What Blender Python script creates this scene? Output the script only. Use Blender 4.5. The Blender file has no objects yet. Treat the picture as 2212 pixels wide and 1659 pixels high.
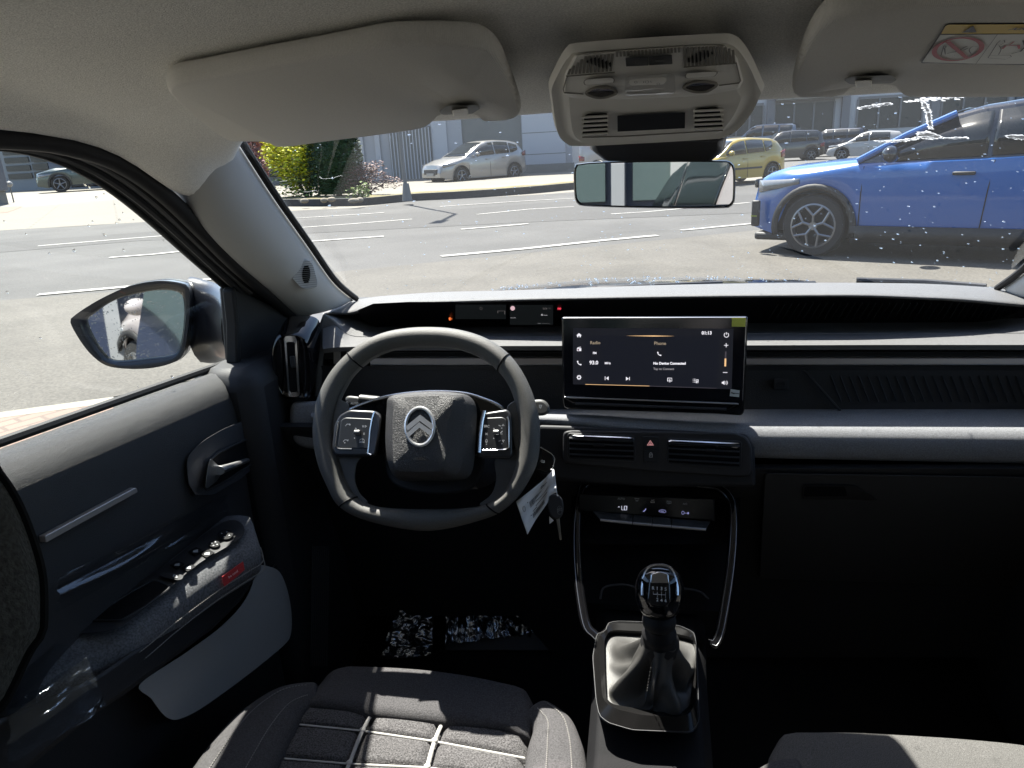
import bpy, bmesh, math, random
from mathutils import Vector, Matrix, noise
random.seed(7)
S = bpy.context.scene
COL = S.collection
R = math.radians

# ------------------------------------------------------------------ camera, world, sun
# The picture is measured in units of a 2212 x 1659 view; the car frame is X right, Y forward, Z up.
FPX = 1600.0
EYE = Vector((0, 0, 1.33))
_F = Vector((304, 530, -FPX)).normalized()
_U = -Vector((271, -4980.0, -FPX)); _U = (_U - _F * _U.dot(_F)).normalized()
_R = _F.cross(_U)
cam = bpy.data.cameras.new('camera')
cam_o = bpy.data.objects.new('camera', cam)
COL.objects.link(cam_o)
cam_o.matrix_world = Matrix((( _R[0], _R[1], _R[2], EYE[0]), (_F[0], _F[1], _F[2], EYE[1]), (_U[0], _U[1], _U[2], EYE[2]), (0, 0, 0, 1)))
cam.sensor_width = 36.0
cam.lens = 36.0 * FPX / 2212.0
cam.clip_start = 0.02
cam.clip_end = 900
S.camera = cam_o

SUN_DIR = Vector((-0.30, 0.46, 1.0)).normalized()      # towards the sun
W = bpy.data.worlds.new("World"); S.world = W; W.use_nodes = True
nt = W.node_tree
sky = nt.nodes.new('ShaderNodeTexSky'); sky.sky_type = 'NISHITA'; sky.sun_disc = False
sky.sun_elevation = math.asin(SUN_DIR.z)
sky.sun_rotation = math.atan2(SUN_DIR.x, SUN_DIR.y)
nt.links.new(sky.outputs[0], nt.nodes['Background'].inputs[0])
nt.nodes['Background'].inputs[1].default_value = 0.085
sl = bpy.data.lights.new('sun', 'SUN'); sl.energy = 5.0; sl.angle = R(0.55); sl.color = (1.0, 0.955, 0.88)
slo = bpy.data.objects.new('sun', sl); COL.objects.link(slo)
slo.rotation_euler = SUN_DIR.to_track_quat('Z', 'Y').to_euler()
S.view_settings.view_transform = 'Standard'
S.view_settings.look = 'None'
S.view_settings.exposure = 2.3
S.view_settings.gamma = 1.0

# ------------------------------------------------------------------ picture point -> point in space
def ray(x, y):
    d = Vector((x - 1106.0, 829.5 - y, -FPX))
    return Vector((d.dot(_R), d.dot(_F), d.dot(_U)))
def PY(x, y, Y): r = ray(x, y); return r * (Y / r.y) + EYE
def PX(x, y, X): r = ray(x, y); return r * (X / r.x) + EYE
def PZ(x, y, Z): r = ray(x, y); return r * ((Z - EYE.z) / r.z) + EYE
class Plane:
    def __init__(s, o, n):
        s.o = Vector(o); s.n = Vector(n).normalized()
        if (EYE - s.o).dot(s.n) < 0: s.n = -s.n
        r = Vector((1, 0, 0)); r = (r - s.n * r.dot(s.n))
        s.r = r.normalized() if r.length > .1 else Vector((0, 1, 0))
        s.u = s.n.cross(s.r)
    def p(s, x, y, lift=0.0):
        o = s.o + s.n * lift; r = ray(x, y)
        return EYE + r * ((o - EYE).dot(s.n) / r.dot(s.n))
    def P(s, pts, lift=0.0): return [s.p(x, y, lift) for x, y in pts]
ZM = dict(S=(1340, 740, 3.568), C=(1400, 1140, 2.127), D=(0, 1000, 1.8026), F=(480, 1280, 2.212), R=(1780, 680, 2.675), H=(800, 680, 3.16),
          O=(1380, 60, 3.95), W=(820, 980, 4.096), K=(1260, 1080, 5.532), A=(1500, 1180, 6.144), L=(2200, 0, 6.144), V=(0, 0, 1.728),
          Q=(1280, 0, 1.728), B=(1700, 200, 2.572), M=(0, 300, 2.37), E=(560, 300, 2.458), Y=(1700, 200, 4.916), G=(0, 340, 6.9125),
          T=(600, 290, 5.53), N=(650, 700, 2.37), I=(0, 0, 1 / .864 ))
def z(k, pts):
    x0, y0, s = ZM[k]
    return [((x0 + a / s) * .864, (y0 + b / s) * .864) for a, b in pts]
def z1(k, a, b): return z(k, [(a, b)])[0]

# ------------------------------------------------------------------ materials
MATS = {}
TONE = [1.0]
def mat(name, col, rough=.6, metal=0., spec=.5, bump=None, var=None, coat=0., emit=None, sheen=0., grain=None, trans=None, weave=None):
    """bump=(scale,strength) ; var=(scale,amount) broad tone change of the thing itself ; grain=(scale,amount) fine speckle"""
    if name in MATS: return MATS[name]
    col = tuple(c * TONE[0] for c in col)
    m = bpy.data.materials.new(name); m.use_nodes = True; MATS[name] = m
    n = m.node_tree.nodes; L = m.node_tree.links; b = n['Principled BSDF']
    b.inputs['Base Color'].default_value = (*col, 1); b.inputs['Roughness'].default_value = rough
    b.inputs['Metallic'].default_value = metal; b.inputs['Specular IOR Level'].default_value = spec
    if coat: b.inputs['Coat Weight'].default_value = coat; b.inputs['Coat Roughness'].default_value = .06
    if sheen: b.inputs['Sheen Weight'].default_value = sheen; b.inputs['Sheen Roughness'].default_value = .5
    if emit: b.inputs['Emission Color'].default_value = (*emit[0], 1); b.inputs['Emission Strength'].default_value = emit[1]
    geo = n.new('ShaderNodeNewGeometry')
    def noise_(sc, det=3):
        t = n.new('ShaderNodeTexNoise'); t.inputs['Scale'].default_value = sc; t.inputs['Detail'].default_value = det
        L.new(geo.outputs['Position'], t.inputs['Vector']); return t.outputs['Fac']
    cur = None
    for vv, det in ((var, 4), (grain, 1)):
        if not vv: continue
        fac = noise_(vv[0], det)
        mr = n.new('ShaderNodeMapRange'); mr.inputs[1].default_value = .3; mr.inputs[2].default_value = .7
        mr.inputs[3].default_value = 1 - vv[1]; mr.inputs[4].default_value = 1 + vv[1]
        L.new(fac, mr.inputs[0])
        mx = n.new('ShaderNodeVectorMath'); mx.operation = 'SCALE'
        if cur is None: mx.inputs[0].default_value = col
        else: L.new(cur, mx.inputs[0])
        L.new(mr.outputs[0], mx.inputs['Scale']); cur = mx.outputs[0]
    if cur is not None: L.new(cur, b.inputs['Base Color'])
    h = None
    if bump: h = noise_(bump[0], 2); bs = bump[1]
    if weave:
        w = n.new('ShaderNodeTexWave'); w.inputs['Scale'].default_value = weave[0]; w.bands_direction = weave[2] if len(weave) > 2 else 'DIAGONAL'
        w.inputs['Distortion'].default_value = .6; w.inputs['Detail'].default_value = 1; w.inputs['Detail Scale'].default_value = 3
        L.new(geo.outputs['Position'], w.inputs['Vector'])
        if h is not None:
            ad = n.new('ShaderNodeMath'); ad.operation = 'ADD'; L.new(h, ad.inputs[0]); L.new(w.outputs['Fac'], ad.inputs[1]); h = ad.outputs[0]
        else: h = w.outputs['Fac']; bs = weave[1]
    if h is not None:
        bp = n.new('ShaderNodeBump'); bp.inputs['Strength'].default_value = bs; bp.inputs['Distance'].default_value = .002
        L.new(h, bp.inputs['Height']); L.new(bp.outputs[0], b.inputs['Normal'])
    return m
def glass_mat(name, tint=(1, 1, 1), gloss=1.0, rough=0.0):
    if name in MATS: return MATS[name]
    m = bpy.data.materials.new(name); m.use_nodes = True; MATS[name] = m
    n = m.node_tree.nodes; L = m.node_tree.links; n.remove(n['Principled BSDF'])
    t = n.new('ShaderNodeBsdfTransparent'); t.inputs[0].default_value = (*tint, 1)
    g = n.new('ShaderNodeBsdfGlossy'); g.inputs['Roughness'].default_value = rough
    f = n.new('ShaderNodeLayerWeight'); f.inputs[0].default_value = .5
    pw = n.new('ShaderNodeMath'); pw.operation = 'POWER'; pw.inputs[1].default_value = 5
    ml = n.new('ShaderNodeMath'); ml.operation = 'MULTIPLY_ADD'; ml.inputs[1].default_value = .92 * min(gloss, 1); ml.inputs[2].default_value = .065 * gloss
    mx = n.new('ShaderNodeMixShader')
    L.new(f.outputs['Facing'], pw.inputs[0]); L.new(pw.outputs[0], ml.inputs[0]); L.new(ml.outputs[0], mx.inputs[0]); L.new(t.outputs[0], mx.inputs[1]); L.new(g.outputs[0], mx.inputs[2])
    L.new(mx.outputs[0], n['Material Output'].inputs[0]); return m
def emis(name, col, s): s = s * (.33 if max(col) > .08 else .14); return mat(name, (0.01, .01, .01), .4, emit=(col, s))

LINER = mat('headliner_fabric', (.78, .765, .725), .95, spec=.1, bump=(900, .55), grain=(700, .16), var=(5, .04))
VISOR = mat('visor_vinyl', (.64, .625, .595), .8, spec=.25, weave=(260, .25, 'X'), grain=(900, .05))
PLBEIGE = mat('grey_beige_plastic', (.72, .705, .665), .55, spec=.35, bump=(1500, .12))
PILLAR = mat('pillar_plastic', (.38, .378, .37), .55, spec=.35, bump=(1400, .15))
PAD = mat('dash_pad_grained', (.072, .072, .074), .62, spec=.4, bump=(900, .6), grain=(800, .22))
DARK = mat('charcoal_plastic', (.017, .0175, .020), .55, spec=.4, bump=(1000, .25))
DARKER = mat('black_plastic', (.015, .0158, .018), .6, spec=.3, bump=(700, .2))
RUBBER = mat('black_rubber', (.010, .010, .011), .65, spec=.3)
PIANO = mat('piano_black', (.005, .005, .006), .07, spec=.5, coat=.2)
LEATHER = mat('wheel_leather', (.085, .083, .078), .55, spec=.35, bump=(1300, .35), grain=(650, .12))
BAGMAT = mat('airbag_grain', (.036, .035, .036), .45, spec=.5, bump=(1000, .8), grain=(700, .25))
CHROME = mat('satin_chrome', (.62, .63, .65), .22, metal=1.)
SATIN = mat('satin_silver', (.50, .50, .51), .38, metal=1.)
BRONZE = mat('bronze_trim', (.34, .31, .30), .42, metal=.5)
FABRIC = mat('dash_fabric', (.195, .199, .208), .95, spec=.15, weave=(330, .5), bump=(800, .5), grain=(600, .18))
SEAT = mat('seat_cloth', (.074, .071, .072), .95, spec=.2, bump=(800, .8), grain=(520, .55))
SEATB = mat('seat_smooth_cloth', (.056, .054, .056), .95, spec=.2, bump=(900, .5), grain=(560, .3))
PIPING = mat('white_piping', (.34, .33, .31), .7)
THREAD = mat('grey_thread', (.22, .21, .20), .8)
BLACK = mat('flat_black', (.006, .006, .007), .8, spec=.1)
DOORTOP = mat('door_grain', (.019, .0195, .022), .5, spec=.5, bump=(1500, .8), grain=(900, .2))
ARMFAB = mat('armrest_cloth', (.135, .138, .147), .92, spec=.2, weave=(420, .7), bump=(800, .6), grain=(420, .35))
BOOT = mat('gaiter_leather', (.046, .0445, .042), .45, spec=.5, bump=(900, .3), var=(30, .15))
CARPET = mat('carpet', (.013, .013, .014), 1, spec=.05, bump=(500, .8))
BRUSHLINE = mat('light_insert', (.27, .27, .268), .6, bump=(1000, .15))

# ------------------------------------------------------------------ mesh builder
def catmull(pts, n=8, closed=False):
    pts = [Vector(p) for p in pts]; out = []; m = len(pts)
    rng = range(m) if closed else range(m - 1)
    for i in rng:
        if closed: a, b, c, d = pts[(i - 1) % m], pts[i], pts[(i + 1) % m], pts[(i + 2) % m]
        else: a, b, c, d = pts[max(i - 1, 0)], pts[i], pts[i + 1], pts[min(i + 2, m - 1)]
        for k in range(n):
            t = k / n; t2 = t * t; t3 = t2 * t
            out.append(.5 * ((2 * b) + (c - a) * t + (2 * a - 5 * b + 4 * c - d) * t2 + (3 * b - a - 3 * c + d) * t3))
    if not closed: out.append(pts[-1].copy())
    return out
def c2(pts, n=6, closed=False): return [(p.x, p.y) for p in catmull([Vector((a, b, 0)) for a, b in pts], n, closed)]
def resample(pts, n, closed=False):
    pts = [Vector(p) for p in pts]
    if closed: pts = pts + [pts[0]]
    d = [0]
    for a, b in zip(pts, pts[1:]): d.append(d[-1] + (b - a).length)
    out = []; m = n if closed else n - 1; j = 0
    for i in range(n):
        t = d[-1] * i / m
        while j < len(d) - 2 and d[j + 1] < t: j += 1
        s = (t - d[j]) / max(d[j + 1] - d[j], 1e-9); out.append(pts[j].lerp(pts[j + 1], min(max(s, 0), 1)))
    return out
class B:
    def __init__(s): s.v = []; s.f = []; s.m = []; s.mats = []; s.mi = 0
    def use(s, m):
        if m not in s.mats: s.mats.append(m)
        s.mi = s.mats.index(m); return s
    def add(s, vs, fs):
        o = len(s.v); s.v += [tuple(v) for v in vs]
        for f in fs: s.f.append([i + o for i in f]); s.m.append(s.mi)
        return s
    def grid(s, rows, closed_u=False, closed_v=False):
        nr = len(rows); nc = len(rows[0]); fs = []
        for i in range(nr if closed_u else nr - 1):
            for j in range(nc if closed_v else nc - 1):
                fs.append([i * nc + j, i * nc + (j + 1) % nc, ((i + 1) % nr) * nc + (j + 1) % nc, ((i + 1) % nr) * nc + j])
        return s.add([p for r in rows for p in r], fs)
    def loft(s, rings, caps=True):
        n = len(rings[0]); s.grid(rings, closed_v=True); o = len(s.v) - n * len(rings)
        if caps:
            s.f.append([o + i for i in range(n)][::-1]); s.m.append(s.mi)
            s.f.append([o + n * (len(rings) - 1) + i for i in range(n)]); s.m.append(s.mi)
        return s
    def solid(s, pts, d, lift=None):
        """planar outline extruded by vector d"""
        d = Vector(d); a = [Vector(p) for p in pts]; return s.loft([a, [p + d for p in a]])
    def box(s, c, size, M=None):
        c = Vector(c); x, y, zz = [k / 2 for k in size]
        vs = [Vector((i * x, j * y, k * zz)) for i in (-1, 1) for j in (-1, 1) for k in (-1, 1)]
        if M is not None: vs = [M @ v for v in vs]
        return s.add([v + c for v in vs], [[0, 1, 3, 2], [4, 6, 7, 5], [0, 4, 5, 1], [2, 3, 7, 6], [0, 2, 6, 4], [1, 5, 7, 3]])
    def tube(s, path, r, closed=False, n=10, flat=1.0, up=None, caps=True):
        path = [Vector(p) for p in path]; m = len(path); rings = []
        for i in range(m):
            a = path[(i - 1) % m] if (closed or i) else path[i]; b = path[(i + 1) % m] if (closed or i < m - 1) else path[i]
            t = (b - a).normalized() if (b - a).length > 1e-9 else Vector((0, 0, 1))
            if up is not None: u = Vector(up)
            elif i == 0: u = Vector((0, 0, 1)) if abs(t.z) < .9 else Vector((0, 1, 0))
            else: u = pu
            u = (u - t * u.dot(t))
            u = u.normalized() if u.length > 1e-6 else Vector((1, 0, 0)); pu = u; w = t.cross(u)
            rr = r[i] if isinstance(r, (list, tuple)) else r
            rings.append([path[i] + (w * math.cos(k * 2 * math.pi / n) + u * math.sin(k * 2 * math.pi / n) * flat) * rr for k in range(n)])
        if closed: return s.grid(rings, closed_u=True, closed_v=True)
        return s.loft(rings, caps)
    def ribbon(s, pts, w, nrm, closed=False):
        """thin flat stroke lying on a surface"""
        nrm = Vector(nrm).normalized(); pts = [Vector(p) for p in pts]; m = len(pts); rows = []
        for i in range(m):
            a = pts[(i - 1) % m] if (closed or i) else pts[i]; b = pts[(i + 1) % m] if (closed or i < m - 1) else pts[i]
            t = (b - a).normalized(); q = t.cross(nrm) * (w / 2)
            if 0 < i < m - 1 or closed:
                t1 = (pts[i] - a).normalized(); c = max(t1.dot(t), .5); q = q / c
            rows.append([pts[i] - q, pts[i] + q])
        return s.grid(rows, closed_u=closed)
    def poly(s, pts): return s.add(pts, [list(range(len(pts)))])
    def ell(s, c, r, M=None, n=16, m=10, half=False):
        rings = []
        for i in range(m + 1):
            th = math.pi * (i / m) / (2 if half else 1)
            ring = []
            for k in range(n):
                a = 2 * math.pi * k / n; v = Vector((math.sin(th) * math.cos(a) * r[0], math.sin(th) * math.sin(a) * r[1], math.cos(th) * r[2]))
                if M is not None: v = M @ v
                ring.append(v + Vector(c))
            rings.append(ring)
        return s.loft(rings, caps=True)
    def cyl(s, c, axis, r, h, n=24, r2=None):
        axis = Vector(axis).normalized(); u = axis.orthogonal().normalized(); w = axis.cross(u); c = Vector(c); r2 = r if r2 is None else r2
        f = lambda rr, o: [c + axis * o + (u * math.cos(k * 2 * math.pi / n) + w * math.sin(k * 2 * math.pi / n)) * rr for k in range(n)]
        return s.loft([f(r, -h / 2), f(r2, h / 2)])
    def text(s, body, size, o, r, u, align='CENTER', bold=0.0, ext=0.0, spacing=1.0):
        cu = bpy.data.curves.new('t', 'FONT'); cu.body = body; cu.size = size; cu.align_x = align; cu.align_y = 'CENTER'
        cu.offset = bold; cu.extrude = ext; cu.space_character = spacing; cu.resolution_u = 3
        to = bpy.data.objects.new('t', cu); COL.objects.link(to)
        dg = bpy.context.evaluated_depsgraph_get(); me = bpy.data.meshes.new_from_object(to.evaluated_get(dg))
        r = Vector(r).normalized(); u = Vector(u).normalized(); nn = r.cross(u); o = Vector(o)
        s.add([o + r * v.co.x + u * v.co.y + nn * v.co.z for v in me.vertices], [list(p.vertices) for p in me.polygons])
        bpy.data.objects.remove(to); bpy.data.curves.remove(cu); bpy.data.meshes.remove(me); return s
    def build(s, name, m=None, parent=None, bevel=0, seg=2, smooth=True, ang=38, solid=0, off=-1, sub=0, label=None, matrix=None, fix=True, triangulate=False):
        me = bpy.data.meshes.new(name); me.from_pydata(s.v, [], s.f)
        if m is not None: me.materials.append(m)
        else:
            for q in s.mats: me.materials.append(q)
            me.polygons.foreach_set('material_index', s.m)
        bm = bmesh.new(); bm.from_mesh(me)
        if fix: bmesh.ops.recalc_face_normals(bm, faces=bm.faces)
        if triangulate: bmesh.ops.triangulate(bm, faces=[f for f in bm.faces if len(f.verts) > 4])
        for f in bm.faces: f.smooth = smooth
        if smooth and not sub:
            for e in bm.edges:
                if len(e.link_faces) == 2: e.smooth = e.calc_face_angle(0) < R(ang)
        bm.to_mesh(me); bm.free()
        o = bpy.data.objects.new(name, me); COL.objects.link(o)
        if matrix is not None: o.matrix_world = matrix
        if parent is not None: o.parent = parent
        if solid:
            q = o.modifiers.new('s', 'SOLIDIFY'); q.thickness = solid; q.offset = off
        if sub:
            q = o.modifiers.new('u', 'SUBSURF'); q.levels = sub; q.render_levels = sub
        if bevel:
            q = o.modifiers.new('b', 'BEVEL'); q.width = bevel; q.segments = seg; q.limit_method = 'ANGLE'; q.angle_limit = R(35)
            q.harden_normals = False
        if label: o['label'] = label
        return o
def empty(name, loc=(0, 0, 0), parent=None, rot=0):
    o = bpy.data.objects.new(name, None); COL.objects.link(o); o.location = loc; o.rotation_euler = (0, 0, rot); o.empty_display_size = .1
    if parent is not None: o.parent = parent
    return o
def tag(o, label=None, cat=None, group=None, kind=None):
    for k, v in (('label', label), ('category', cat), ('group', group), ('kind', kind)):
        if v: o[k] = v
    return o
def rrect(cx, cy, w, h, r, n=5):
    out = []
    for sx, sy, a0 in ((1, 1, 0), (-1, 1, 90), (-1, -1, 180), (1, -1, 270)):
        for k in range(n + 1):
            a = R(a0 + 90 * k / n); out.append((cx + sx * (w / 2 - r) + r * math.cos(a), cy + sy * (h / 2 - r) + r * math.sin(a)))
    return out
def circ(cx, cy, rx, ry=None, n=24, a0=0, a1=360):
    ry = ry or rx; m = n if a1 - a0 == 360 else n + 1
    return [(cx + rx * math.cos(R(a0 + (a1 - a0) * k / n)), cy + ry * math.sin(R(a0 + (a1 - a0) * k / n))) for k in range(m)]
def rquad(p, r=.12, n=4):
    """round the corners of a polygon given in picture points"""
    out = []; m = len(p)
    for i in range(m):
        a, b, c = Vector(p[i - 1]), Vector(p[i]), Vector(p[(i + 1) % m])
        la = min(r, (a - b).length * .45); lc = min(r, (c - b).length * .45)
        s = b + (a - b).normalized() * la; e = b + (c - b).normalized() * lc
        for k in range(n + 1):
            t = k / n; q = s * (1 - t) ** 2 + b * 2 * t * (1 - t) + e * t * t; out.append((q.x, q.y))
    return out
def mirror_x(pts): return [Vector((-p[0], p[1], p[2])) for p in pts]
TONE[0] = .335
# ================================================================== the street outside
CREAM = mat('cream_paving', (.36, .322, .26), .9, var=(.35, .08), grain=(30, .10), bump=(60, .3))
ASPH = mat('asphalt', (.152, .147, .140), .9, spec=.3, var=(.7, .17), grain=(55, .24), bump=(90, .5))
ASPHL = mat('pale_asphalt', (.195, .180, .156), .9, spec=.3, var=(1.1, .15), grain=(60, .24), bump=(90, .5))
ASPHD = mat('dark_asphalt_lane', (.122, .117, .111), .9, spec=.3, var=(.4, .10), grain=(55, .2), bump=(90, .5))
PAINT = mat('road_paint', (.62, .60, .56), .8, var=(6, .3), grain=(40, .25))
KERB = mat('kerb_stone', (.075, .075, .08), .9, var=(3, .2), grain=(60, .2))
REDPAVE = mat('red_paving', (.46, .24, .17), .9, var=(1.5, .2), grain=(30, .12))
PINKPAVE = mat('pink_paving', (.55, .36, .28), .9, var=(1.5, .1))
DRYGRASS = mat('dry_verge', (.30, .25, .09), 1, var=(2.5, .35), grain=(22, .3))
def brick_mat(name, c1, c2, mortar, scale, ang, bw=.5, rh=.25, ms=.02):
    m = mat(name, c1, .9); n = m.node_tree.nodes; L = m.node_tree.links; b = n['Principled BSDF']
    g = n.new('ShaderNodeNewGeometry'); mp = n.new('ShaderNodeMapping'); mp.inputs['Rotation'].default_value = (0, 0, R(ang)); mp.inputs['Scale'].default_value = (scale,) * 3
    k = n.new('ShaderNodeTexBrick'); k.inputs['Color1'].default_value = (*[q * .335 for q in c1], 1); k.inputs['Color2'].default_value = (*[q * .335 for q in c2], 1); k.inputs['Mortar'].default_value = (*[q * .335 for q in mortar], 1)
    k.inputs['Scale'].default_value = 1; k.inputs['Mortar Size'].default_value = ms; k.inputs['Brick Width'].default_value = bw; k.inputs['Row Height'].default_value = rh
    L.new(g.outputs['Position'], mp.inputs[0]); L.new(mp.outputs[0], k.inputs[0]); L.new(k.outputs[0], b.inputs['Base Color']); return m
REDBRICK = brick_mat('red_block_paving', (.46, .31, .24), (.40, .27, .21), (.27, .20, .16), 1, -62, .20, .10, .012)
CREAMROW = brick_mat('cream_rows', (.31, .278, .225), (.295, .262, .212), (.20, .178, .14), 1, -38, 4.0, .42, .035)
def gsheet(name, px, zz, m, extra=None, kind='structure'):
    b = B(); pts = [PZ(x, y, zz) for x, y in px] if extra is None else extra
    b.poly(pts); return tag(b.build(name, m, fix=False, triangulate=True), kind=kind)
g = B(); g.add([(-400, -300, 0), (400, -300, 0), (400, 500, 0), (-400, 500, 0)], [[0, 1, 2, 3]])
tag(g.build('ground', CREAM, fix=False), kind='structure')
far = [(-70, 497), (150, 490), (346, 477), (520, 463), (610, 456), (765, 449), (884, 435), (1152, 421), (1300, 411), (1550, 400), (2300, 375), (2700, 362)]
near = [(x, y) for x, y in [(2700, 700), (2212, 720), (1400, 760), (560, 800), (240, 860), (0, 893), (-200, 925)]]
road = [PZ(x, y, 0.004) for x, y in far]; nearw = [PZ(x, y, 0.004) for x, y in near]
# the road continues out of view on both sides
left = [Vector((-60, 0, .004)), Vector((-70, 22, .004))]
pts = road + [Vector((70, 14, .004)), Vector((70, -6, .004)), Vector((14, -5, .004)), Vector((4.5, 1.0, .004))] + [Vector((-1.6, .75, .004)), Vector((-3.4, 1.9, .004)) , nearw[5], nearw[6]] + left
gsheet('road', None, .004, ASPH, extra=pts)
# lanes of another tone worn into the carriageway
gsheet('worn_lane', [(600, 480), (1200, 436), (2300, 395), (2300, 432), (1180, 478), (640, 505), (300, 520), (-80, 552), (-80, 530)], .008, ASPHD)
gsheet('near_lane', [(-80, 655), (480, 612), (980, 562), (1480, 513), (2300, 428), (2600, 420), (2600, 760), (1300, 720), (560, 790), (240, 858), (0, 890), (-80, 905)], .008, ASPHL)
# red block pavement under the driver's window, its cream kerb row
gsheet('pavement', [(-90, 930), (0, 902), (245, 868), (245, 1000), (-90, 1200)], .012, REDBRICK)
gsheet('kerb_row', [(-90, 915), (0, 890), (245, 857), (245, 869), (0, 903), (-90, 931)], .013, mat('pale_kerb', (.46, .42, .34), .9, var=(2, .1)))
gsheet('paved_forecourt', z('M', [(-60, 505), (60, 525), (560, 480), (760, 468), (1100, 500), (1100, 590), (0, 655), (-100, 660)]), .006, CREAMROW)
gsheet('red_footway', z('G', [(-200, 1245), (380, 1215), (330, 1245), (130, 1320), (-200, 1340)]), .012, REDPAVE)
# road markings, each stroke its own thing
def marking(px, w, label, group='white lane strokes painted on the road'):
    a = [PZ(x, y, .014) for x, y in px]; b = B(); b.ribbon(a, w, (0, 0, 1))
    o = b.build('lane_marking', PAINT, fix=False); return tag(o, label, 'road marking', group)
for px, w, lab in [
    ([(82, 636), (250, 621), (400, 608), (478, 600)], .14, 'white road stroke seen just above the black door mirror'),
    ([(236, 556), (330, 549), (416, 540)], .13, 'short white road stroke seen through the side window right of its middle'),
    ([(82, 531), (240, 518), (378, 507)], .13, 'long thin white road stroke highest in the side window'),
    ([(655, 522), (740, 516), (829, 510)], .13, 'white road stroke starting at the left windscreen pillar'),
    ([(953, 553), (1130, 537), (1300, 519), (1420, 508)], .15, 'long rough white road stroke nearest the bonnet'),
    ([(996, 495), (1070, 489), (1141, 483)], .12, 'short white road stroke below the silver car'),
    ([(1472, 497), (1630, 482), (1700, 475)], .12, 'white road stroke between the rear view mirror and the blue car'),
    ([(1320, 462), (1400, 457), (1620, 437)], .10, 'thin white road stroke just under the rear view mirror'),
    ([(625, 472), (740, 465), (830, 459)], .10, 'thin white road line closest to the dark kerb at the left'),
    ([(640, 492), (750, 484), (890, 473)], .10, 'thin white road line below the yellow green bush'),
    ([(950, 446), (1100, 436), (1240, 428)], .10, 'thin white road line beyond the reflection at the middle'),
    ([(1030, 463), (1140, 452), (1240, 446)], .10, 'thin white road line left of the rear view mirror')]:
    marking(px, w, lab)
# planted bed with its dark kerb
kb = B(); lo = [(560, 446), (620, 446), (700, 446), (790, 444), (884, 435), (1000, 429), (1152, 418), (1260, 408), (1400, 402)]
base = resample(catmull([PZ(x, y, 0) for x, y in lo], 6), 40)
kb.grid([[p + Vector((0, 0, -.02)) for p in base], [p + Vector((0, 0, .20)) for p in base], [p + Vector((.0, .16, .20)) for p in base], [p + Vector((.0, .17, .0)) for p in base]])
tag(kb.build('kerb', KERB, ang=20), kind='structure')
vb = B(); back = [p + Vector((0, .16, .17)) for p in base]
vb.grid([back, [p + Vector((0, 1.5 + .2 * math.sin(i * 1.3), .0)) for i, p in enumerate(back)]])
tag(vb.build('verge', DRYGRASS), kind='structure')
pb = B(); r1 = [p + Vector((0, 1.7, .14)) for p in base[14:]]; pb.grid([r1, [p + Vector((0, 2.0, 0)) for p in r1]])
tag(pb.build('footway', PINKPAVE), kind='structure')
fb = B(); r1 = [p + Vector((0, 3.72, .13)) for p in base]; r0 = [p + Vector((0, 1.72, .13)) for p in base]
fb.grid([[p + Vector((-.4, .2, -.005)) for p in r0], [Vector((p.x * 1.6, 42, .12)) for p in r1]]); tag(fb.build('yard_paving', CREAM), kind='structure')
gsheet('car_park', None, .006, mat('car_park_asphalt', (.17, .165, .16), .9, var=(.2, .1), grain=(20, .15)), extra=[Vector((1.5, 25.5, .02)), Vector((60, 24, .02)), Vector((60, 52, .02)), Vector((1.5, 52, .02))])

# ------------------------------------------------------------------ plants
def leaf_mat(name, c, c2):
    m = mat(name, c, .6, spec=.3); n = m.node_tree.nodes; L = m.node_tree.links; b = n['Principled BSDF']
    g = n.new('ShaderNodeNewGeometry'); mx = n.new('ShaderNodeMix'); mx.data_type = 'RGBA'
    mx.inputs[6].default_value = (*[q * .72 for q in c], 1); mx.inputs[7].default_value = (*[q * .72 for q in c2], 1); L.new(g.outputs['Random Per Island'], mx.inputs[0]); L.new(mx.outputs[2], b.inputs['Base Color'])
    return m
BARK = mat('bark', (.09, .07, .05), .95)
def leaves(b, fn, n, size, rnd):
    for _ in range(n):
        c = fn(rnd); q = Matrix.Rotation(rnd.uniform(0, 6.28), 3, 'Z') @ Matrix.Rotation(rnd.uniform(-1.2, 1.2), 3, 'X')
        s = size * rnd.uniform(.6, 1.4); vs = [Vector((-.5, 0, 0)), Vector((0, -.32, .08)), Vector((.5, 0, 0)), Vector((0, .32, .08))]
        b.add([c + q @ (v * s) for v in vs], [[0, 1, 2, 3]])
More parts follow.
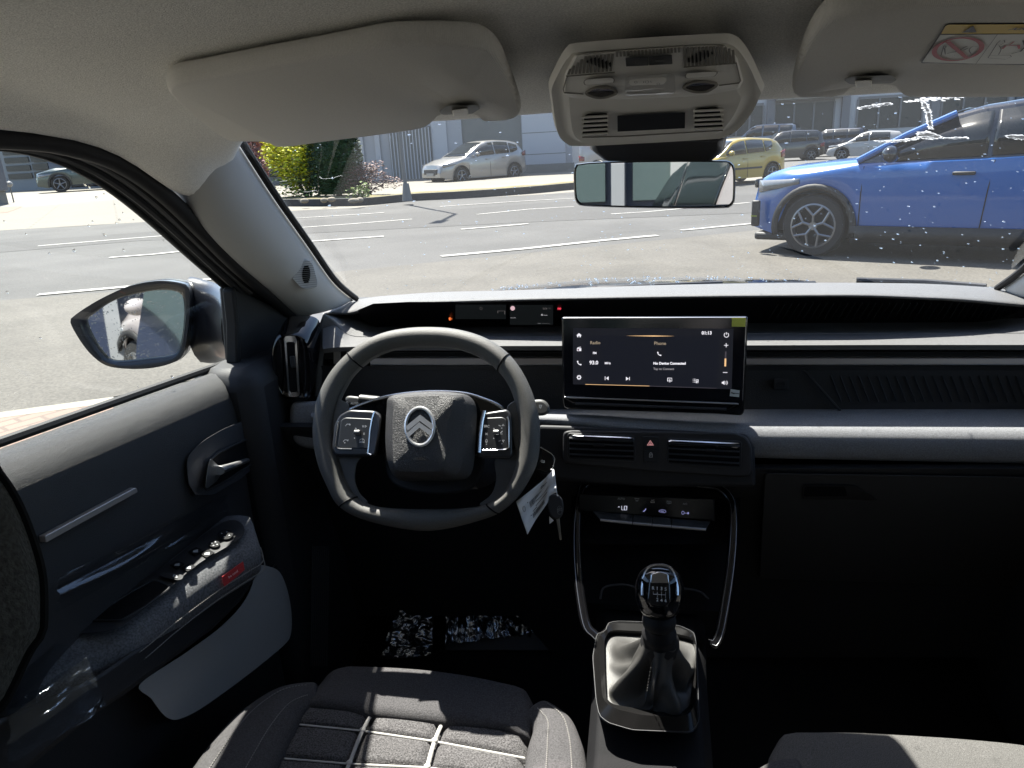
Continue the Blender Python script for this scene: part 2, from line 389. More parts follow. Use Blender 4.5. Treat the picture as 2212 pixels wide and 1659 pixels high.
def shrub(name, loc, blobs, n, size, m, label, cat='bush', stems=7, seed=1, group=None, hole=.35):
    rnd = random.Random(seed); t = empty(name, loc); tag(t, label, cat, group)
    tot = sum(r[3] * r[4] * r[5] for r in blobs); b = B()
    for (x, y, zz, rx, ry, rz) in blobs:
        cnt = int(n * rx * ry * rz / tot)
        def fn(r, x=x, y=y, zz=zz, rx=rx, ry=ry, rz=rz):
            while 1:
                v = Vector((r.gauss(0, 1), r.gauss(0, 1), r.gauss(0, 1))).normalized() * (r.random() ** .38)
                p = Vector((x + v.x * rx, y + v.y * ry, zz + v.z * rz))
                if noise.noise(p * 2.6 + Vector((seed, 0, 0))) > -hole * v.length * 1.2 + .0 or r.random() < .18: return p
        leaves(b, fn, cnt, size, rnd)
    b.build('crown', m, t, smooth=False, fix=False)
    s = B(); top = max(q[2] for q in blobs)
    for k in range(stems):
        a = rnd.uniform(0, 6.28); q = rnd.choice(blobs)
        s.tube([(0.06 * math.cos(a), .06 * math.sin(a), 0), (q[0] * .3 + .1 * math.cos(a), q[1] * .3, q[2] * .5), (q[0] * .8 + rnd.uniform(-.2, .2) * q[3], q[1] + rnd.uniform(-.2, .2), q[2] + .3 * q[5])], [.03, .02, .008], n=6)
    s.build('trunk', BARK, t); return t
def spot(px, py, dy): p = PZ(px, py, 0.1); k = (p.y + dy) / p.y; return Vector((p.x * k, p.y * k, .1))
YL = leaf_mat('yellow_green_leaf', (.85, .78, .035), (.46, .52, .03)); GL = leaf_mat('green_leaf', (.10, .17, .03), (.20, .26, .05))
DG = leaf_mat('dark_conifer_leaf', (.03, .065, .022), (.055, .10, .03)); RL = leaf_mat('purple_leaf', (.22, .10, .09), (.13, .085, .07)); RL2 = leaf_mat('red_leaf', (.36, .13, .12), (.20, .09, .09))
p = spot(668, 432, 1.2)
t = shrub('yellow_bush', p, [(0, 0, .95, .95, .75, .6), (-.45, 0, 1.35, .55, .5, .5), (.35, 0, 1.35, .6, .5, .5), (-.15, 0, 1.75, .4, .35, .45), (.05, 0, .55, .75, .6, .45), (-.35, .1, 1.95, .14, .14, .3), (.1, 0, 2.05, .14, .14, .3), (.42, 0, 1.85, .14, .14, .28), (-.75, 0, 1.15, .35, .35, .35), (.7, 0, 1.2, .3, .3, .4)], 6500, .085, YL, 'bright yellow green rounded bush beside the left windscreen pillar', seed=3)
b = B(); leaves(b, lambda r: Vector((r.gauss(.05, .38), r.gauss(-.1, .3), abs(r.gauss(.45, .3)))), 1600, .085, random.Random(5)); b.build('lower_foliage', GL, t, smooth=False, fix=False); t.scale = (1.32, 1.32, 1.22)
p = spot(734, 432, 1.6); t = empty('conifer_tree', p); tag(t, 'tall dark green column shaped conifer right of the yellow bush', 'tree')
b = B(); rnd = random.Random(4)
def cf(r):
    zz = r.random() ** .9 * 4.6; rad = (.46 + .30 * math.exp(-((zz - .9) / 1.2) ** 2) if zz < 3.4 else .46 * max(.05, (4.7 - zz) / 1.3)); a = r.uniform(0, 6.28); q = rad * r.uniform(.82, 1.0) * (1 + .1 * noise.noise(Vector((a * 2, zz * 3, 0))))
    return Vector((q * math.cos(a), q * math.sin(a), .15 + zz))
leaves(b, cf, 15000, .085, rnd)
b.loft([[Vector((.78 * (.46 + .28 * math.exp(-((h - .9) / 1.2) ** 2)) * (1 if h < 3.4 else (4.7 - h) / 1.3) * math.cos(a * .524), .78 * (.46 + .28 * math.exp(-((h - .9) / 1.2) ** 2)) * (1 if h < 3.4 else (4.7 - h) / 1.3) * math.sin(a * .524), .1 + h)) for a in range(12)] for h in (0, .5, 1, 1.6, 2.4, 3.2, 3.9, 4.5)])
b.build('crown', DG, t, smooth=False, fix=False); B().tube([(0, 0, -.1), (0, 0, 2)], [.09, .05]).build('trunk', BARK, t); t.scale = (1.12, 1.12, 1.05)
t = shrub('purple_bush', spot(800, 430, 1.5), [(0, 0, .7, .75, .6, .55), (-.3, 0, 1.2, .4, .4, .35), (.25, 0, 1.25, .4, .4, .35), (.7, 0, .55, .4, .3, .3), (-.6, 0, .6, .3, .3, .4)], 2300, .08, RL, 'small purple leaved bush right of the dark conifer', seed=9, group=None, hole=.1); t.scale = (1.0, 1.0, .66)
shrub('red_bush', spot(556, 440, 3.0), [(-.2, 0, 1.0, .8, .7, .7), (.0, 0, 1.7, .7, .5, .5), (.3, 0, 2.15, .5, .4, .35)], 3600, .09, RL2, 'dull red leaved bush half hidden behind the left windscreen pillar', seed=12)
shrub('low_plant', spot(775, 437, .7), [(0, 0, .2, .4, .3, .2), (.2, 0, .35, .2, .2, .2)], 350, .08, GL, 'low yellow green plant between the conifer and the purple bush', 'plant', seed=2, stems=3)
STONE = mat('pale_stone', (.50, .43, .33), .9, var=(4, .2), bump=(8, .5))
for (x, y), lb_, k in zip([(683, 436), (700, 434), (748, 437), (762, 435), (640, 437)], ['pale rock at the foot of the conifer, left one of two', 'pale rock at the foot of the conifer, right one of two', 'pale rock between the conifer and the low green plant', 'pale rock just left of the purple bush', 'pale rock under the middle of the yellow bush'], range(5)):
    b = B(); c = PZ(x, y, .2); b.ell(c + Vector((0, .5, 0)), (.10 + .03 * (k % 3), .09, .07), n=9, m=6); tag(b.build('garden_stone', STONE), lb_, 'stone', 'pale rocks in the planted bed')

# ------------------------------------------------------------------ buildings and posts
GREYW = mat('grey_cladding', (.76, .78, .83), .7, var=(.3, .06), weave=(2.2, .3, 'X')); GREYL = mat('light_grey_cladding', (.92, .94, 1.0), .7, var=(.4, .05))
DGREY = mat('dark_grey_wall', (.33, .345, .33), .75, var=(.5, .06)); WGLASS = mat('window_dark_glass', (.05, .06, .065), .35, spec=.4); WFRAME = mat('window_frame_grey', (.33, .33, .34), .5)
DOORW = mat('garage_door_grey', (.95, .98, 1.05), .6); ORNG = mat('orange_panel', (.50, .20, .10), .7); CREAMW = mat('cream_wall', (.50, .47, .43), .8)
def wallbox(b, x0, x1, y0, y1, z0, z1): b.box(((x0 + x1) / 2, (y0 + y1) / 2, (z0 + z1) / 2), (x1 - x0, y1 - y0, z1 - z0))
Yb = 34.5
def bx(px): return PY(px, 330, Yb).x
hall = empty('industrial_hall', (bx(1000), Yb, 0)); tag(hall, 'long grey clad industrial hall with tall garage doors behind the silver car', 'building')
def hp(name, m, x0, x1, z0, z1, d0=0., d1=3., bev=.01, par=hall):
    b = B(); o = par.location; wallbox(b, x0 - o.x, x1 - o.x, Yb + d0 - o.y, Yb + d1 - o.y, z0, z1); return b.build(name, m, par, bevel=bev)
hp('wall', GREYW, bx(690), bx(1000), 0, 7, .05, 5); hp('wall', DGREY, bx(1000) , bx(1128), 0, 7, .12, 5); hp('wall', GREYW, bx(1128), bx(1236), 0, 7, 0.05, 5, label=None) if False else hp('wall', GREYW, bx(1128), bx(1236), 0, 7, 0.05, 5)
hp('garage_door', DOORW, bx(1130), bx(1222), .05, 4.6, -.03, .04); 
for k in range(1, 5): hp('door_groove', DGREY, bx(1130), bx(1222), .92 * k, .92 * k + .03, -.036, -.031, 0)
hp('plinth', DGREY, bx(1128), bx(1240), 0, .5, -.08, -.035)
hp('roller_door', DOORW, bx(935), bx(968), .05, 4.2, -.02, .04)
for x in (700, 738, 776, 812, 850, 893, 914): hp('cladding_rib', GREYL, bx(x), bx(x) + .25, 0, 7, -.05, .04)
hp('canopy', GREYL, bx(752), bx(800), 3.25, 3.5, -1.2, .04)
hp('dark_gate', DGREY, bx(844), bx(932), 0, 2.4, -.10, .04)
for x in range(846, 932, 7): hp('gate_bar', GREYL, bx(x), bx(x) + .05, 0.1, 2.35, -.14, -.105, 0)
# showroom at the left end with coloured panels
Yc = 40
sh = empty('showroom_building', (-20, Yc, 0)); tag(sh, 'showroom with orange and cream panels and dark windows behind the yellow bush', 'building')
def bc(px): return PY(px, 330, Yc).x
def sp(name, m, x0, x1, z0, z1, d0, d1, par=sh, Y=Yc):
    b = B(); o = par.location; wallbox(b, x0 - o.x, x1 - o.x, Y + d0 - o.y, Y + d1 - o.y, z0, z1); return b.build(name, m, par, bevel=.01)
sp('wall', CREAMW, bc(480), bc(700), 0, 6.5, 0, 6)
for a, c, m in [(525, 545, WGLASS), (548, 560, WGLASS), (563, 574, ORNG), (577, 600, WGLASS), (603, 618, ORNG), (622, 640, CREAMW), (643, 668, WGLASS), (672, 690, GREYL)]: sp('panel', m, bc(a), bc(c), .4, 5, -.08, .04)
sp('sign_band', ORNG, bc(560), bc(660), 5.05, 5.5, -.1, .04)
# grey block seen in the side window
Yd = 52
gb = empty('grey_block', (-46, Yd, 0)); tag(gb, 'blue grey building with a rack of windows seen through the side window', 'building')
def bd(px): return PY(px, 360, Yd).x
BLUEG = mat('blue_grey_wall', (.24, .28, .36), .7, var=(.2, .05))
sp('wall', BLUEG, bd(105), bd(300), 0, 9, 0, 6, gb, Yd); sp('wall', mat('pale_blue_wall', (.42, .47, .52), .7), bd(-30), bd(104), 0, 9, .2, 6, gb, Yd)
for k, zz in enumerate((.9, 1.5, 2.1, 2.7, 3.3)):
    sp('window', WGLASS, bd(70), bd(104), zz, zz + .45, -.02, .16, gb, Yd); sp('window', WGLASS, bd(10), bd(62), zz, zz + .4, .1, .25, gb, Yd)
sp('sign_band', mat('brown_sign', (.20, .08, .05), .6), bd(73), bd(103), 3.8, 4.3, -.05, .16, gb, Yd)
sp('sign_band', mat('brown_sign', (.20, .08, .05), .6), bd(8), bd(62), 5.6, 6.3, .1, .26, gb, Yd)
# long office building beyond the car park
Ye = 50
ob = empty('office_building', (15, Ye, 0)); tag(ob, 'long pale grey building with a row of dark windows beyond the car park', 'building')
def be(px): return PY(px, 260, Ye).x
sp('wall', mat('pale_grey_wall', (1.0, 1.0, 1.02), .75, var=(.3, .05)), be(1490), be(1900) + 60, 0, 9, 0, 8, ob, Ye)
x = be(1500)
for k, (a, c) in enumerate([(1563, 1648), (1672, 1800), (1850, 1990), (2030, 2170), (2200, 2320), (2350, 2450)]):
    f = sp('window', WGLASS, be(a), be(c), 1.2, 2.9, -.03, .05, ob, Ye); fo = B(); o = ob.location
    for q in (0, .33, .66, 1): xx = be(a) + (be(c) - be(a)) * q - o.x; wallbox(fo, xx - .05, xx + .05, -.09, -.035, 1.2, 2.9)
    wallbox(fo, be(a) - o.x, be(c) - o.x, -.07, -.036, 2.9, 3.05); fo.build('frame', WFRAME, f, smooth=False)
for a in (1655, 1815, 2005, 2185): sp('pillar', mat('pillar_grey', (.40, .40, .42), .8), be(a), be(a) + .45, 0, 9, -.25, -.0, ob, Ye)
sp('canopy', mat('cream_band', (.50, .47, .38), .7), be(1672), be(1812), 3.1, 3.4, -.8, -.1, ob, Ye)
sp('notice', mat('pale_board', (.55, .52, .46), .7), be(1570), be(1604), 2.35, 2.75, -.12, -.035, ob, Ye)
# lamp post, flagpoles, sign tower, box
PST = mat('galvanised_post', (.30, .31, .32), .5, metal=.4)
base_ = PZ(880, 434, .1); top_ = PY(857, 250, base_.y)
lp = empty('lamp_post', base_); tag(lp, 'slim grey metal lamp post at the kerb between the bushes and the silver car', 'lamp post')
d = (top_ - base_) / 3.2
B().tube([Vector((0, 0, 0)), d * 1.2, Vector((d.x * 3.2, 0, 7.5))], [.055, .05, .04]).build('pole', PST, lp); B().tube([(0, 0, 0), (0, 0, .45)], [.14, .08], n=12).build('base_sleeve', PST, lp)
B().tube([(d.x * 3.2, 0, 7.5), (d.x * 3.2, -1.2, 7.8)], .05).build('arm', PST, lp); B().box((d.x * 3.2, -1.5, 7.8), (.25, .6, .1)).build('lamp_head', PST, lp, bevel=.03)
for px, py, tp, lab in [(38, 409, 12, 'leftmost of the three white flagpoles'), (58, 406, 30, 'middle one of the three white flagpoles'), (77, 402, 50, 'rightmost of the three white flagpoles, nearest the green car')]:
    o = PZ(px, py, 0); t = PY(tp, 318, o.y); b = B(); k = (t - o); k = k * (7 / max(k.z, .5)); b.tube([(0, 0, 0), k * .6, k], [.075, .065, .05]); f = empty('flagpole', o); tag(f, lab, 'flagpole', 'white flagpoles at the left of the forecourt')
    b.build('pole', mat('white_pole', (.55, .56, .56), .4), f); B().cyl((0, 0, .03), (0, 0, 1), .16, .08).build('foot', PST, f)
q = z('G', [(0, 1190), (165, 1140), (150, 330)]); o = PZ(*q[0], 0)
sg = empty('sign_tower', o); tag(sg, 'tall blue grey advertising tower at the far left edge', 'sign tower')
wq = (PY(q[1][0], q[1][1], o.y) - o).x
B().box((wq / 2 - 2.0, .3, 3.2), (wq + 3.2, .5, 5.2)).build('panel', mat('blue_grey_panel', (.20, .23, .29), .35), sg, bevel=.02); B().box((wq / 2 - 2.0, .3, .3), (wq + 2.9, .4, .62)).build('plinth', DGREY, sg)
o = PZ(*z1('G', 240, 1145), 0); c = empty('globe_marker', o); tag(c, 'short post with a pale round top beside the blue grey tower', 'post')
B().tube([(0, 0, 0), (0, 0, .75)], .03).build('pole', PST, c); B().ell((0, 0, .85), (.14, .14, .14)).build('globe', mat('pale_globe', (.5, .5, .5), .3), c)
# ================================================================== cars outside
TYRE = mat('tyre_rubber', (.018, .018, .019), .8); ALLOY = mat('alloy_rim', (.55, .55, .56), .3, metal=.7); WELL = mat('wheel_well', (.006, .006, .006), .9)
CGLASS = mat('car_window_glass', (.022, .028, .030), .08, spec=.5); LAMPG = mat('head_lamp_glass', (.30, .32, .34), .08, spec=.8, coat=.5); TAIL = mat('tail_lamp_red', (.35, .01, .012), .2, spec=.6)
CLAD = mat('black_cladding', (.022, .022, .024), .6); PLATE = mat('number_plate', (.6, .6, .58), .5)
def paint(name, c, flake=.3): return mat(name, c, .28, metal=flake, coat=.8, spec=.5)
def interp(tab, x):
    if x <= tab[0][0]: return tab[0][1]
    for (a, b), (c, d) in zip(tab, tab[1:]):
        if x <= c:
            t = (x - a) / (c - a); t = t * t * (3 - 2 * t) * .35 + t * .65; return b + (d - b) * t
    return tab[-1][1]
def make_car(name, loc, yaw, p, label, cat='car', group=None, detail=1):
    """local frame: nose towards -x, tail towards +x, near side -y; z up from the ground"""
    L, Wd = p['L'], p['W']; w2 = Wd / 2; t = empty(name, loc, rot=yaw); tag(t, label, cat, group)
    xf, xr = p['wheels']; wr = p.get('wr', .33); body = p['paint']
    hood, sh, bot = p['hood'], p['shoulder'], p.get('bottom', [(0, .30), (.5, .2), (L - .5, .2), (L, .32)])
    ar = wr + .06
    xs = [0, .02, .06, .12, .2, .3]; x = .4
    while x < L - .3: xs.append(x); x += .07
    xs += [L - .3, L - .2, L - .12, L - .06, L - .02, L]
    def halfw(x):
        e = 1.0
        if x < .9: e = 1 - .30 * ((.9 - x) / .9) ** 2.4
        if x > L - .7: e = 1 - .20 * ((x - L + .7) / .7) ** 2.4
        return w2 * e
    def zb(x, y=0):
        b0 = interp(bot, x)
        for c in (xf, xr):
            d = abs(x - c)
            if d < ar: b0 = max(b0, wr + math.sqrt(max(ar * ar - d * d, 0)))
        return b0
    rows = []
    for x in xs:
        w = halfw(x); zs = interp(sh, x); zt = interp(hood, x); z0 = min(zb(x), zs - .02); zl = interp(bot, x)
        half = [(w * .97, z0), (w * 1.0, z0 + (zs - z0) * .35), (w * 1.0, z0 + (zs - z0) * .62), (w * .985, z0 + (zs - z0) * .88), (w * .955, zs), (w * .88, zs + (zt - zs) * .55), (w * .72, zt - .012), (w * .35, zt), (0, zt + .006)]
        rows.append([(x - L / 2, -y, zz) for y, zz in half] + [(x - L / 2, y, zz) for y, zz in half[::-1][1:]])
    b = B(); b.grid([[Vector(q) for q in r] for r in rows]); o_ = len(b.v)
    for r in (rows[0], rows[-1]): b.add([Vector(q) for q in r], [list(range(len(r)))])
    b.build('body', body, t, ang=50)
    u = B(); u.box((0, 0, .42), (L - .25, Wd - .42, .3)); u.build('underbody', WELL, t)
    # greenhouse
    g0, g1, roof = p['cowl'], p['tail'], p['roof']      # x of windscreen base, x of rear end, roof line [(x,z)]
    sy = lambda x: halfw(x) * .93
    zr = lambda x: interp(roof, x)
    xs2 = [g0 + (g1 - g0) * k / 40 for k in range(41)]
    rows = []
    for x in xs2:
        zsb = interp(sh, x) - .01; zt = max(zr(x), zsb + .005); tum = (zt - zsb) / (p['H'] - zsb + .001); yb = sy(x); yt = yb - (Wd * .115) * tum
        half = [(yb, zsb), (yb + (yt - yb) * .5, zsb + (zt - zsb) * .5), (yt, zsb + (zt - zsb) * .90), (yt - .07 * tum, zsb + (zt - zsb) * .975), (yt * .55, zt), (0, zt + .01 * tum)]
        rows.append([Vector((x - L / 2, -y, zz)) for y, zz in half] + [Vector((x - L / 2, y, zz)) for y, zz in half[::-1][1:]])
    b = B(); b.grid(rows); b.build('roof', p.get('roofpaint', body), t, ang=50)
    def side(x, zz, s, off=.02):
        zsb = interp(sh, x) - .01; zt = max(zr(x), zsb + .005); tum = (zt - zsb) / (p['H'] - zsb + .001); yb = sy(x); yt = yb - Wd * .115 * tum
        k = min(max((zz - zsb) / max(zt - zsb, .02), 0), .93) / .9; return Vector((x - L / 2, s * (yb + (yt - yb) * k + off), zz))
    for s in (-1, 1):
        for wi, win in enumerate(p['windows']):          # list of (x0,x1): glass follows shoulder and roof lines
            x0, x1 = win[0], win[1]; n = 22; lo = []; hi = []
            for k in range(n + 1):
                x = x0 + (x1 - x0) * k / n; zsb = interp(sh, x) + .035; zt = zr(x) - .075 - (.0 if len(win) < 3 else win[2])
                if len(win) > 3: zsb += win[3] * (k / n) ** 2
                lo.append(side(x, zsb, s)); hi.append(side(x, max(zt, zsb + .004), s))
            b = B(); b.grid([lo, hi]); b.build('side_window', CGLASS, t, fix=False, solid=.004)
    # windscreen and rear glass lie a little proud of the shell
    def cross(x0, x1, name, m):
        r = []
        for k in range(7):
            x = x0 + (x1 - x0) * k / 6; zsb = interp(sh, x); zt = zr(x) + .014; tum = (zt - zsb) / (p['H'] - zsb + .001); yt = (sy(x) - Wd * .115 * tum) * .90
            r.append([Vector((x - L / 2, yt * q, zt + .006 * (1 - q * q) - .02 * abs(q) ** 4)) for q in (-1, -.8, -.5, 0, .5, .8, 1)])
        b = B(); b.grid(r); b.build(name, m, t, fix=False, solid=.01)
    cross(g0 + .1, p['ws_top'], 'windscreen', CGLASS)
    if 'rg' in p: cross(p['rg'][0], p['rg'][1], 'rear_window', CGLASS)
    # wheels
    for xx in (xf, xr):
        for s in (-1, 1):
            wo = B(); wy = s * (w2 - .115); c = Vector((xx - L / 2, wy, wr))
            prof = [(wr * .60, .10), (wr * .70, .108), (wr * .93, .105), (wr, .08), (wr, -.08), (wr * .93, -.105), (wr * .60, -.10)]
            wo.grid([[c + Vector((q * math.cos(a * math.pi / 18), h, q * math.sin(a * math.pi / 18))) for a in range(36)] for q, h in prof], closed_v=True)
            wh = wo.build('wheel', TYRE, t, ang=40)
            rm = B(); yo = s * .075; rr = wr * p.get('rim', .66)
            rm.grid([[c + Vector((q * math.cos(a * math.pi / 18), yo + s * h, q * math.sin(a * math.pi / 18))) for a in range(36)] for q, h in ((rr, .03), (rr * .93, .035), (rr * .88, .0), (rr * .86, -.05))], closed_v=True)
            ns = p.get('spokes', 5)
            for k in range(ns):
                a = 2 * math.pi * k / ns + p.get('sa', .3); e = Vector((math.cos(a), 0, math.sin(a))); f = Vector((-math.sin(a), 0, math.cos(a)))
                if p.get('ysp'):
                    rm.tube([c + Vector((0, yo + s * .02, 0)), c + e * rr * .48 + Vector((0, yo + s * .03, 0))], .016, n=6)
                    for q in (-1, 1): rm.tube([c + e * rr * .46 + Vector((0, yo + s * .03, 0)), c + (e * math.cos(q * .42) + f * math.sin(q * .42)) * rr * .93 + Vector((0, yo + s * .025, 0))], .014, n=6)
                else: rm.tube([c + Vector((0, yo, 0)), c + e * rr * .92 + Vector((0, yo + s * .02, 0))], [.035, .022], n=6)
            rm.cyl(c + Vector((0, yo + s * .02, 0)), (0, 1, 0), wr * .13, .03)
            rm.use(ALLOY); rm.mats = [ALLOY]; rm.build('rim', None, wh)
            hb = B(); hb.cyl(c + Vector((0, s * .01, 0)), (0, 1, 0), rr * .99, .06, n=28); hb.build('brake_disc', WELL, wh)
            if detail and p.get('arch', True):
                ab = B(); n = 20
                y0 = halfw(xx) + .004; rr_ = [(ar - .01, 0), (ar + .055, 0)] if p.get('clad') else [(ar - .012, 0), (ar + .006, 0)]
                rws = []
                for q, _ in rr_:
                    rws.append([Vector((xx - L / 2 + q * math.cos(math.pi * k / n * 1.16 - .25), s * y0, wr + q * math.sin(math.pi * k / n * 1.16 - .25))) for k in range(n + 1)])
                ab.grid(rws); ab.build('wheel_arch', CLAD, t, solid=.03, off=0)
    # lamps, grille, plates, mirrors, handles
    for s in (-1, 1):
        h0 = p.get('lampz', (.66, .80)); b = B(); pts = []
        x0, x1 = .10, .62
        lo = []; hi = []
        for k in range(8):
            x = x0 + (x1 - x0) * k / 7; q = k / 7; y = s * (halfw(x) + .004); zz = h0[0] + (h0[1] - h0[0]) * q * .75
            lo.append(Vector((x - L / 2, y, zz))); hi.append(Vector((x - L / 2, y - s * .01, h0[1] + .02 * q)))
        b.grid([lo, hi]); b.build('headlight', LAMPG, t, solid=.02, off=0)
        b = B(); tz = p.get('tailz', (.75, 1.0)); lo = []; hi = []
        for k in range(5):
            x = L - .30 + .26 * k / 4; y = s * (halfw(x) + .004); lo.append(Vector((x - L / 2, y, tz[0]))); hi.append(Vector((x - L / 2, y - s * .005, tz[1] - .06 + .06 * k / 4)))
        b.grid([lo, hi]); b.build('tail_light', TAIL, t, solid=.02, off=0)
        mx = p['cowl'] + p.get('mirx', .42); b = B(); b.ell((mx - L / 2, s * (w2 + .09), interp(sh, mx) + .10), (.085, .12, .085), n=12, m=8); mo = b.build('door_mirror', p.get('mirpaint', body), t)
        for hx in p.get('handles', []):
            b = B(); b.box((hx - L / 2, s * (w2 + .012), interp(sh, hx) - .12), (.20, .03, .035)); b.build('door_handle', p.get('handlepaint', body), t, bevel=.01)
        for dx in p.get('seams', []):
            b = B(); zz0 = interp(bot, dx[0]) + .03; zz1 = interp(sh, dx[1]) - .01
            b.tube([Vector((dx[0] + (dx[1] - dx[0]) * q - L / 2, s * (halfw(dx[0]) * (1.0 if q < .7 else 1 - .045 * (q - .7) / .3) + .0005), zz0 + (zz1 - zz0) * q)) for q in (0, .35, .62, .88, 1)], .006, n=5); b.build('door_gap', WELL, t)
        if p.get('sill'):
            b = B(); n = 10; lo = []; hi = []
            for k in range(n + 1):
                x = xf + ar + (xr - xf - 2 * ar) * k / n; lo.append(Vector((x - L / 2, s * (w2 - .01), interp(bot, x) - .02))); hi.append(Vector((x - L / 2, s * (w2 + .012), interp(bot, x) + p['sill'])))
            b.grid([lo, hi]); b.build('sill_trim', CLAD, t, solid=.03, off=0)
        if p.get('strip'):
            b = B(); b.box(((xf + xr) / 2 - L / 2, s * (w2 + .008), .52), (xr - xf - 1.0, .025, .06)); b.build('door_strip', CLAD, t, bevel=.008)
    b = B(); b.box((-L / 2 - .0, 0, .52), (.05, Wd * .5, .2)); b.build('grille', CLAD, t, bevel=.02)
    b = B(); b.box((-L / 2 - .03, 0, .42), (.02, .5, .11)); b.build('number_plate', PLATE, t)
    b = B(); b.box((L / 2 + .015, 0, .6), (.02, .5, .11)); b.build('number_plate', PLATE, t)
    return t
def hatch(L=4.0, W=1.75, H=1.5, nose=.72, cowl=1.05, shoulder=.95, pt=None, **k):
    p = dict(L=L, W=W, H=H, wheels=(L * .20, L * .82), paint=pt,
             hood=[(0, .50), (.05, nose - .05), (.2, nose), (cowl * .6, nose + .16), (cowl, shoulder + .02), (L - .15, shoulder + .06), (L - .03, .85), (L, .55)],
             shoulder=[(0, .46), (.08, nose - .10), (.3, nose - .03), (cowl, shoulder - .03), (L - .6, shoulder + .05), (L - .1, shoulder + .05), (L - .02, .8), (L, .5)],
             roof=[(cowl - .1, shoulder - .05), (cowl + .05, shoulder + .05), (cowl + .72, H - .09), (cowl + 1.0, H - .02), (L * .55, H), (L * .75, H - .03), (L - .45, H - .10), (L - .15, shoulder + .15), (L - .06, shoulder + .0)],
             cowl=cowl - .1, tail=L - .06, ws_top=cowl + .74, rg=(L - .40, L - .14), windows=[(cowl + .28, L * .52), (L * .535, L * .78)], handles=[L * .5, L * .70], seams=[(cowl + .05, cowl + .05), (L * .53, L * .53)])
    if 'sl' in k: p['shoulder'] = k.pop('sl')
    p.update(k); return p
def place(px, py, pz=0.0): return PZ(px, py, pz)
SILVER = paint('silver_car_paint', (.62, .60, .57), .4); YELLOW = paint('yellow_car_paint', (.72, .50, .03), .0); WHITEP = paint('white_car_paint', (.68, .67, .66), 0.)
BLUE = paint('bright_blue_car_paint', (.002, .19, .72), .0); GREEN = paint('green_car_paint', (.085, .13, .115), .4); RED = paint('red_car_paint', (.45, .015, .03), .1); DARKC = paint('dark_car_paint', (.05, .045, .045), .2); LBLUE = paint('pale_blue_car_paint', (.30, .36, .46), .3)
def put(name, pa, pb, p, label, flip=False, z0=.0, **k):
    """pa, pb: picture points where the near front and near rear wheels touch the ground"""
    A = PZ(*pa, z0); Bq = PZ(*pb, z0) if pb else A + (PZ(2480, 590, 0) - A) * .86; d = (Bq - A); d.z = 0; span = d.length; d.normalize()
    if 'ang' in k: d = Vector((math.cos(k['ang']), math.sin(k.pop('ang')), 0)); span = (p['wheels'][1] - p['wheels'][0]) * k.pop('mul', 1.)
    xf, xr = p['wheels']; s = span / (xr - xf) if k.pop('scale', True) else 1.0
    nrm = Vector((-d.y, d.x, 0))
    c = A - d * xf * s + d * p['L'] * s / 2 + nrm * (p['W'] / 2) * s
    t = make_car(name, (c.x, c.y, z0), math.atan2(d.y, d.x), p, label, **k); t.scale = (s, s, s); return t
# bright blue hatchback on the road, its nose to the left
bl = hatch(L=4.0, W=1.76, H=1.57, nose=.86, cowl=1.16, shoulder=1.0, pt=BLUE, wr=.345, rim=.72, spokes=5, ysp=True, clad=True, sill=.16, sa=1.57,
    hood=[(0, .56), (.05, .80), (.14, .92), (.4, .985), (.9, 1.03), (1.3, 1.06), (3.85, 1.05), (3.97, .85), (4.0, .55)],
    sl=[(0, .52), (.05, .74), (.15, .84), (.45, .90), (1.2, .985), (2.2, 1.01), (3.2, 1.05), (3.85, 1.06), (3.97, .8), (4.0, .5)],
    roof=[(1.15, .98), (1.3, 1.08), (2.05, 1.47), (2.3, 1.53), (2.7, 1.57), (3.2, 1.54), (3.55, 1.47), (3.85, 1.12), (3.94, 1.05)], ws_top=2.1, windows=[(1.58, 2.38), (2.42, 3.12), (3.18, 3.52)], wheels=(.80, 3.34),
    seams=[(1.28, 1.28), (2.40, 2.46), (3.30, 3.2)], handles=[2.22, 3.02], handlepaint=CLAD, mirpaint=PIANO, roofpaint=mat('gloss_black_roof', (.02, .025, .035), .08, coat=.6), lampz=(.70, .84), mirx=.50)
blue = put('blue_car', (1750, 555), None, bl, 'bright blue hatchback with black arches and white alloy wheels stopped on the road')
def local(t, m, name, fn, **k): b = B(); fn(b); return b.build(name, m, t, **k)
local(blue, mat('yellow_accent', (.5, .6, .02), .4), 'accent_strip', lambda b: b.box((-1.90, -.80, .44), (.07, .05, .015)))
local(blue, CLAD, 'bumper_vent', lambda b: b.box((-1.89, -.795, .47), (.10, .05, .30)), bevel=.02)
local(blue, CLAD, 'front_skirt', lambda b: b.box((-1.66, 0, .20), (.52, 1.50, .09)), bevel=.03)
local(blue, BLUE, 'windscreen_pillar', lambda b: b.tube([Vector((-.80, -.805, 1.03)), Vector((-.36, -.735, 1.27)), Vector((.06, -.655, 1.455))], .034, n=8))
local(blue, CGLASS, 'light_bar', lambda b: b.box((-1.955, 0, .80), (.05, 1.3, .10)), bevel=.02)
sv = hatch(L=4.38, W=1.83, H=1.62, nose=.82, cowl=1.20, shoulder=1.02, pt=SILVER, wr=.325, roof=[(1.1, .98), (1.25, 1.10), (2.1, 1.52), (2.4, 1.60), (2.9, 1.62), (3.5, 1.58), (3.95, 1.48), (4.26, 1.10), (4.32, 1.02)], ws_top=2.15, windows=[(1.7, 2.62), (2.68, 3.40), (3.46, 3.88, .03, .1)], tailz=(.95, 1.15), mirx=.52)
put('silver_car', (1000, 398), (1103, 391), sv, 'silver people carrier parked in front of the grey hall', ang=R(50))
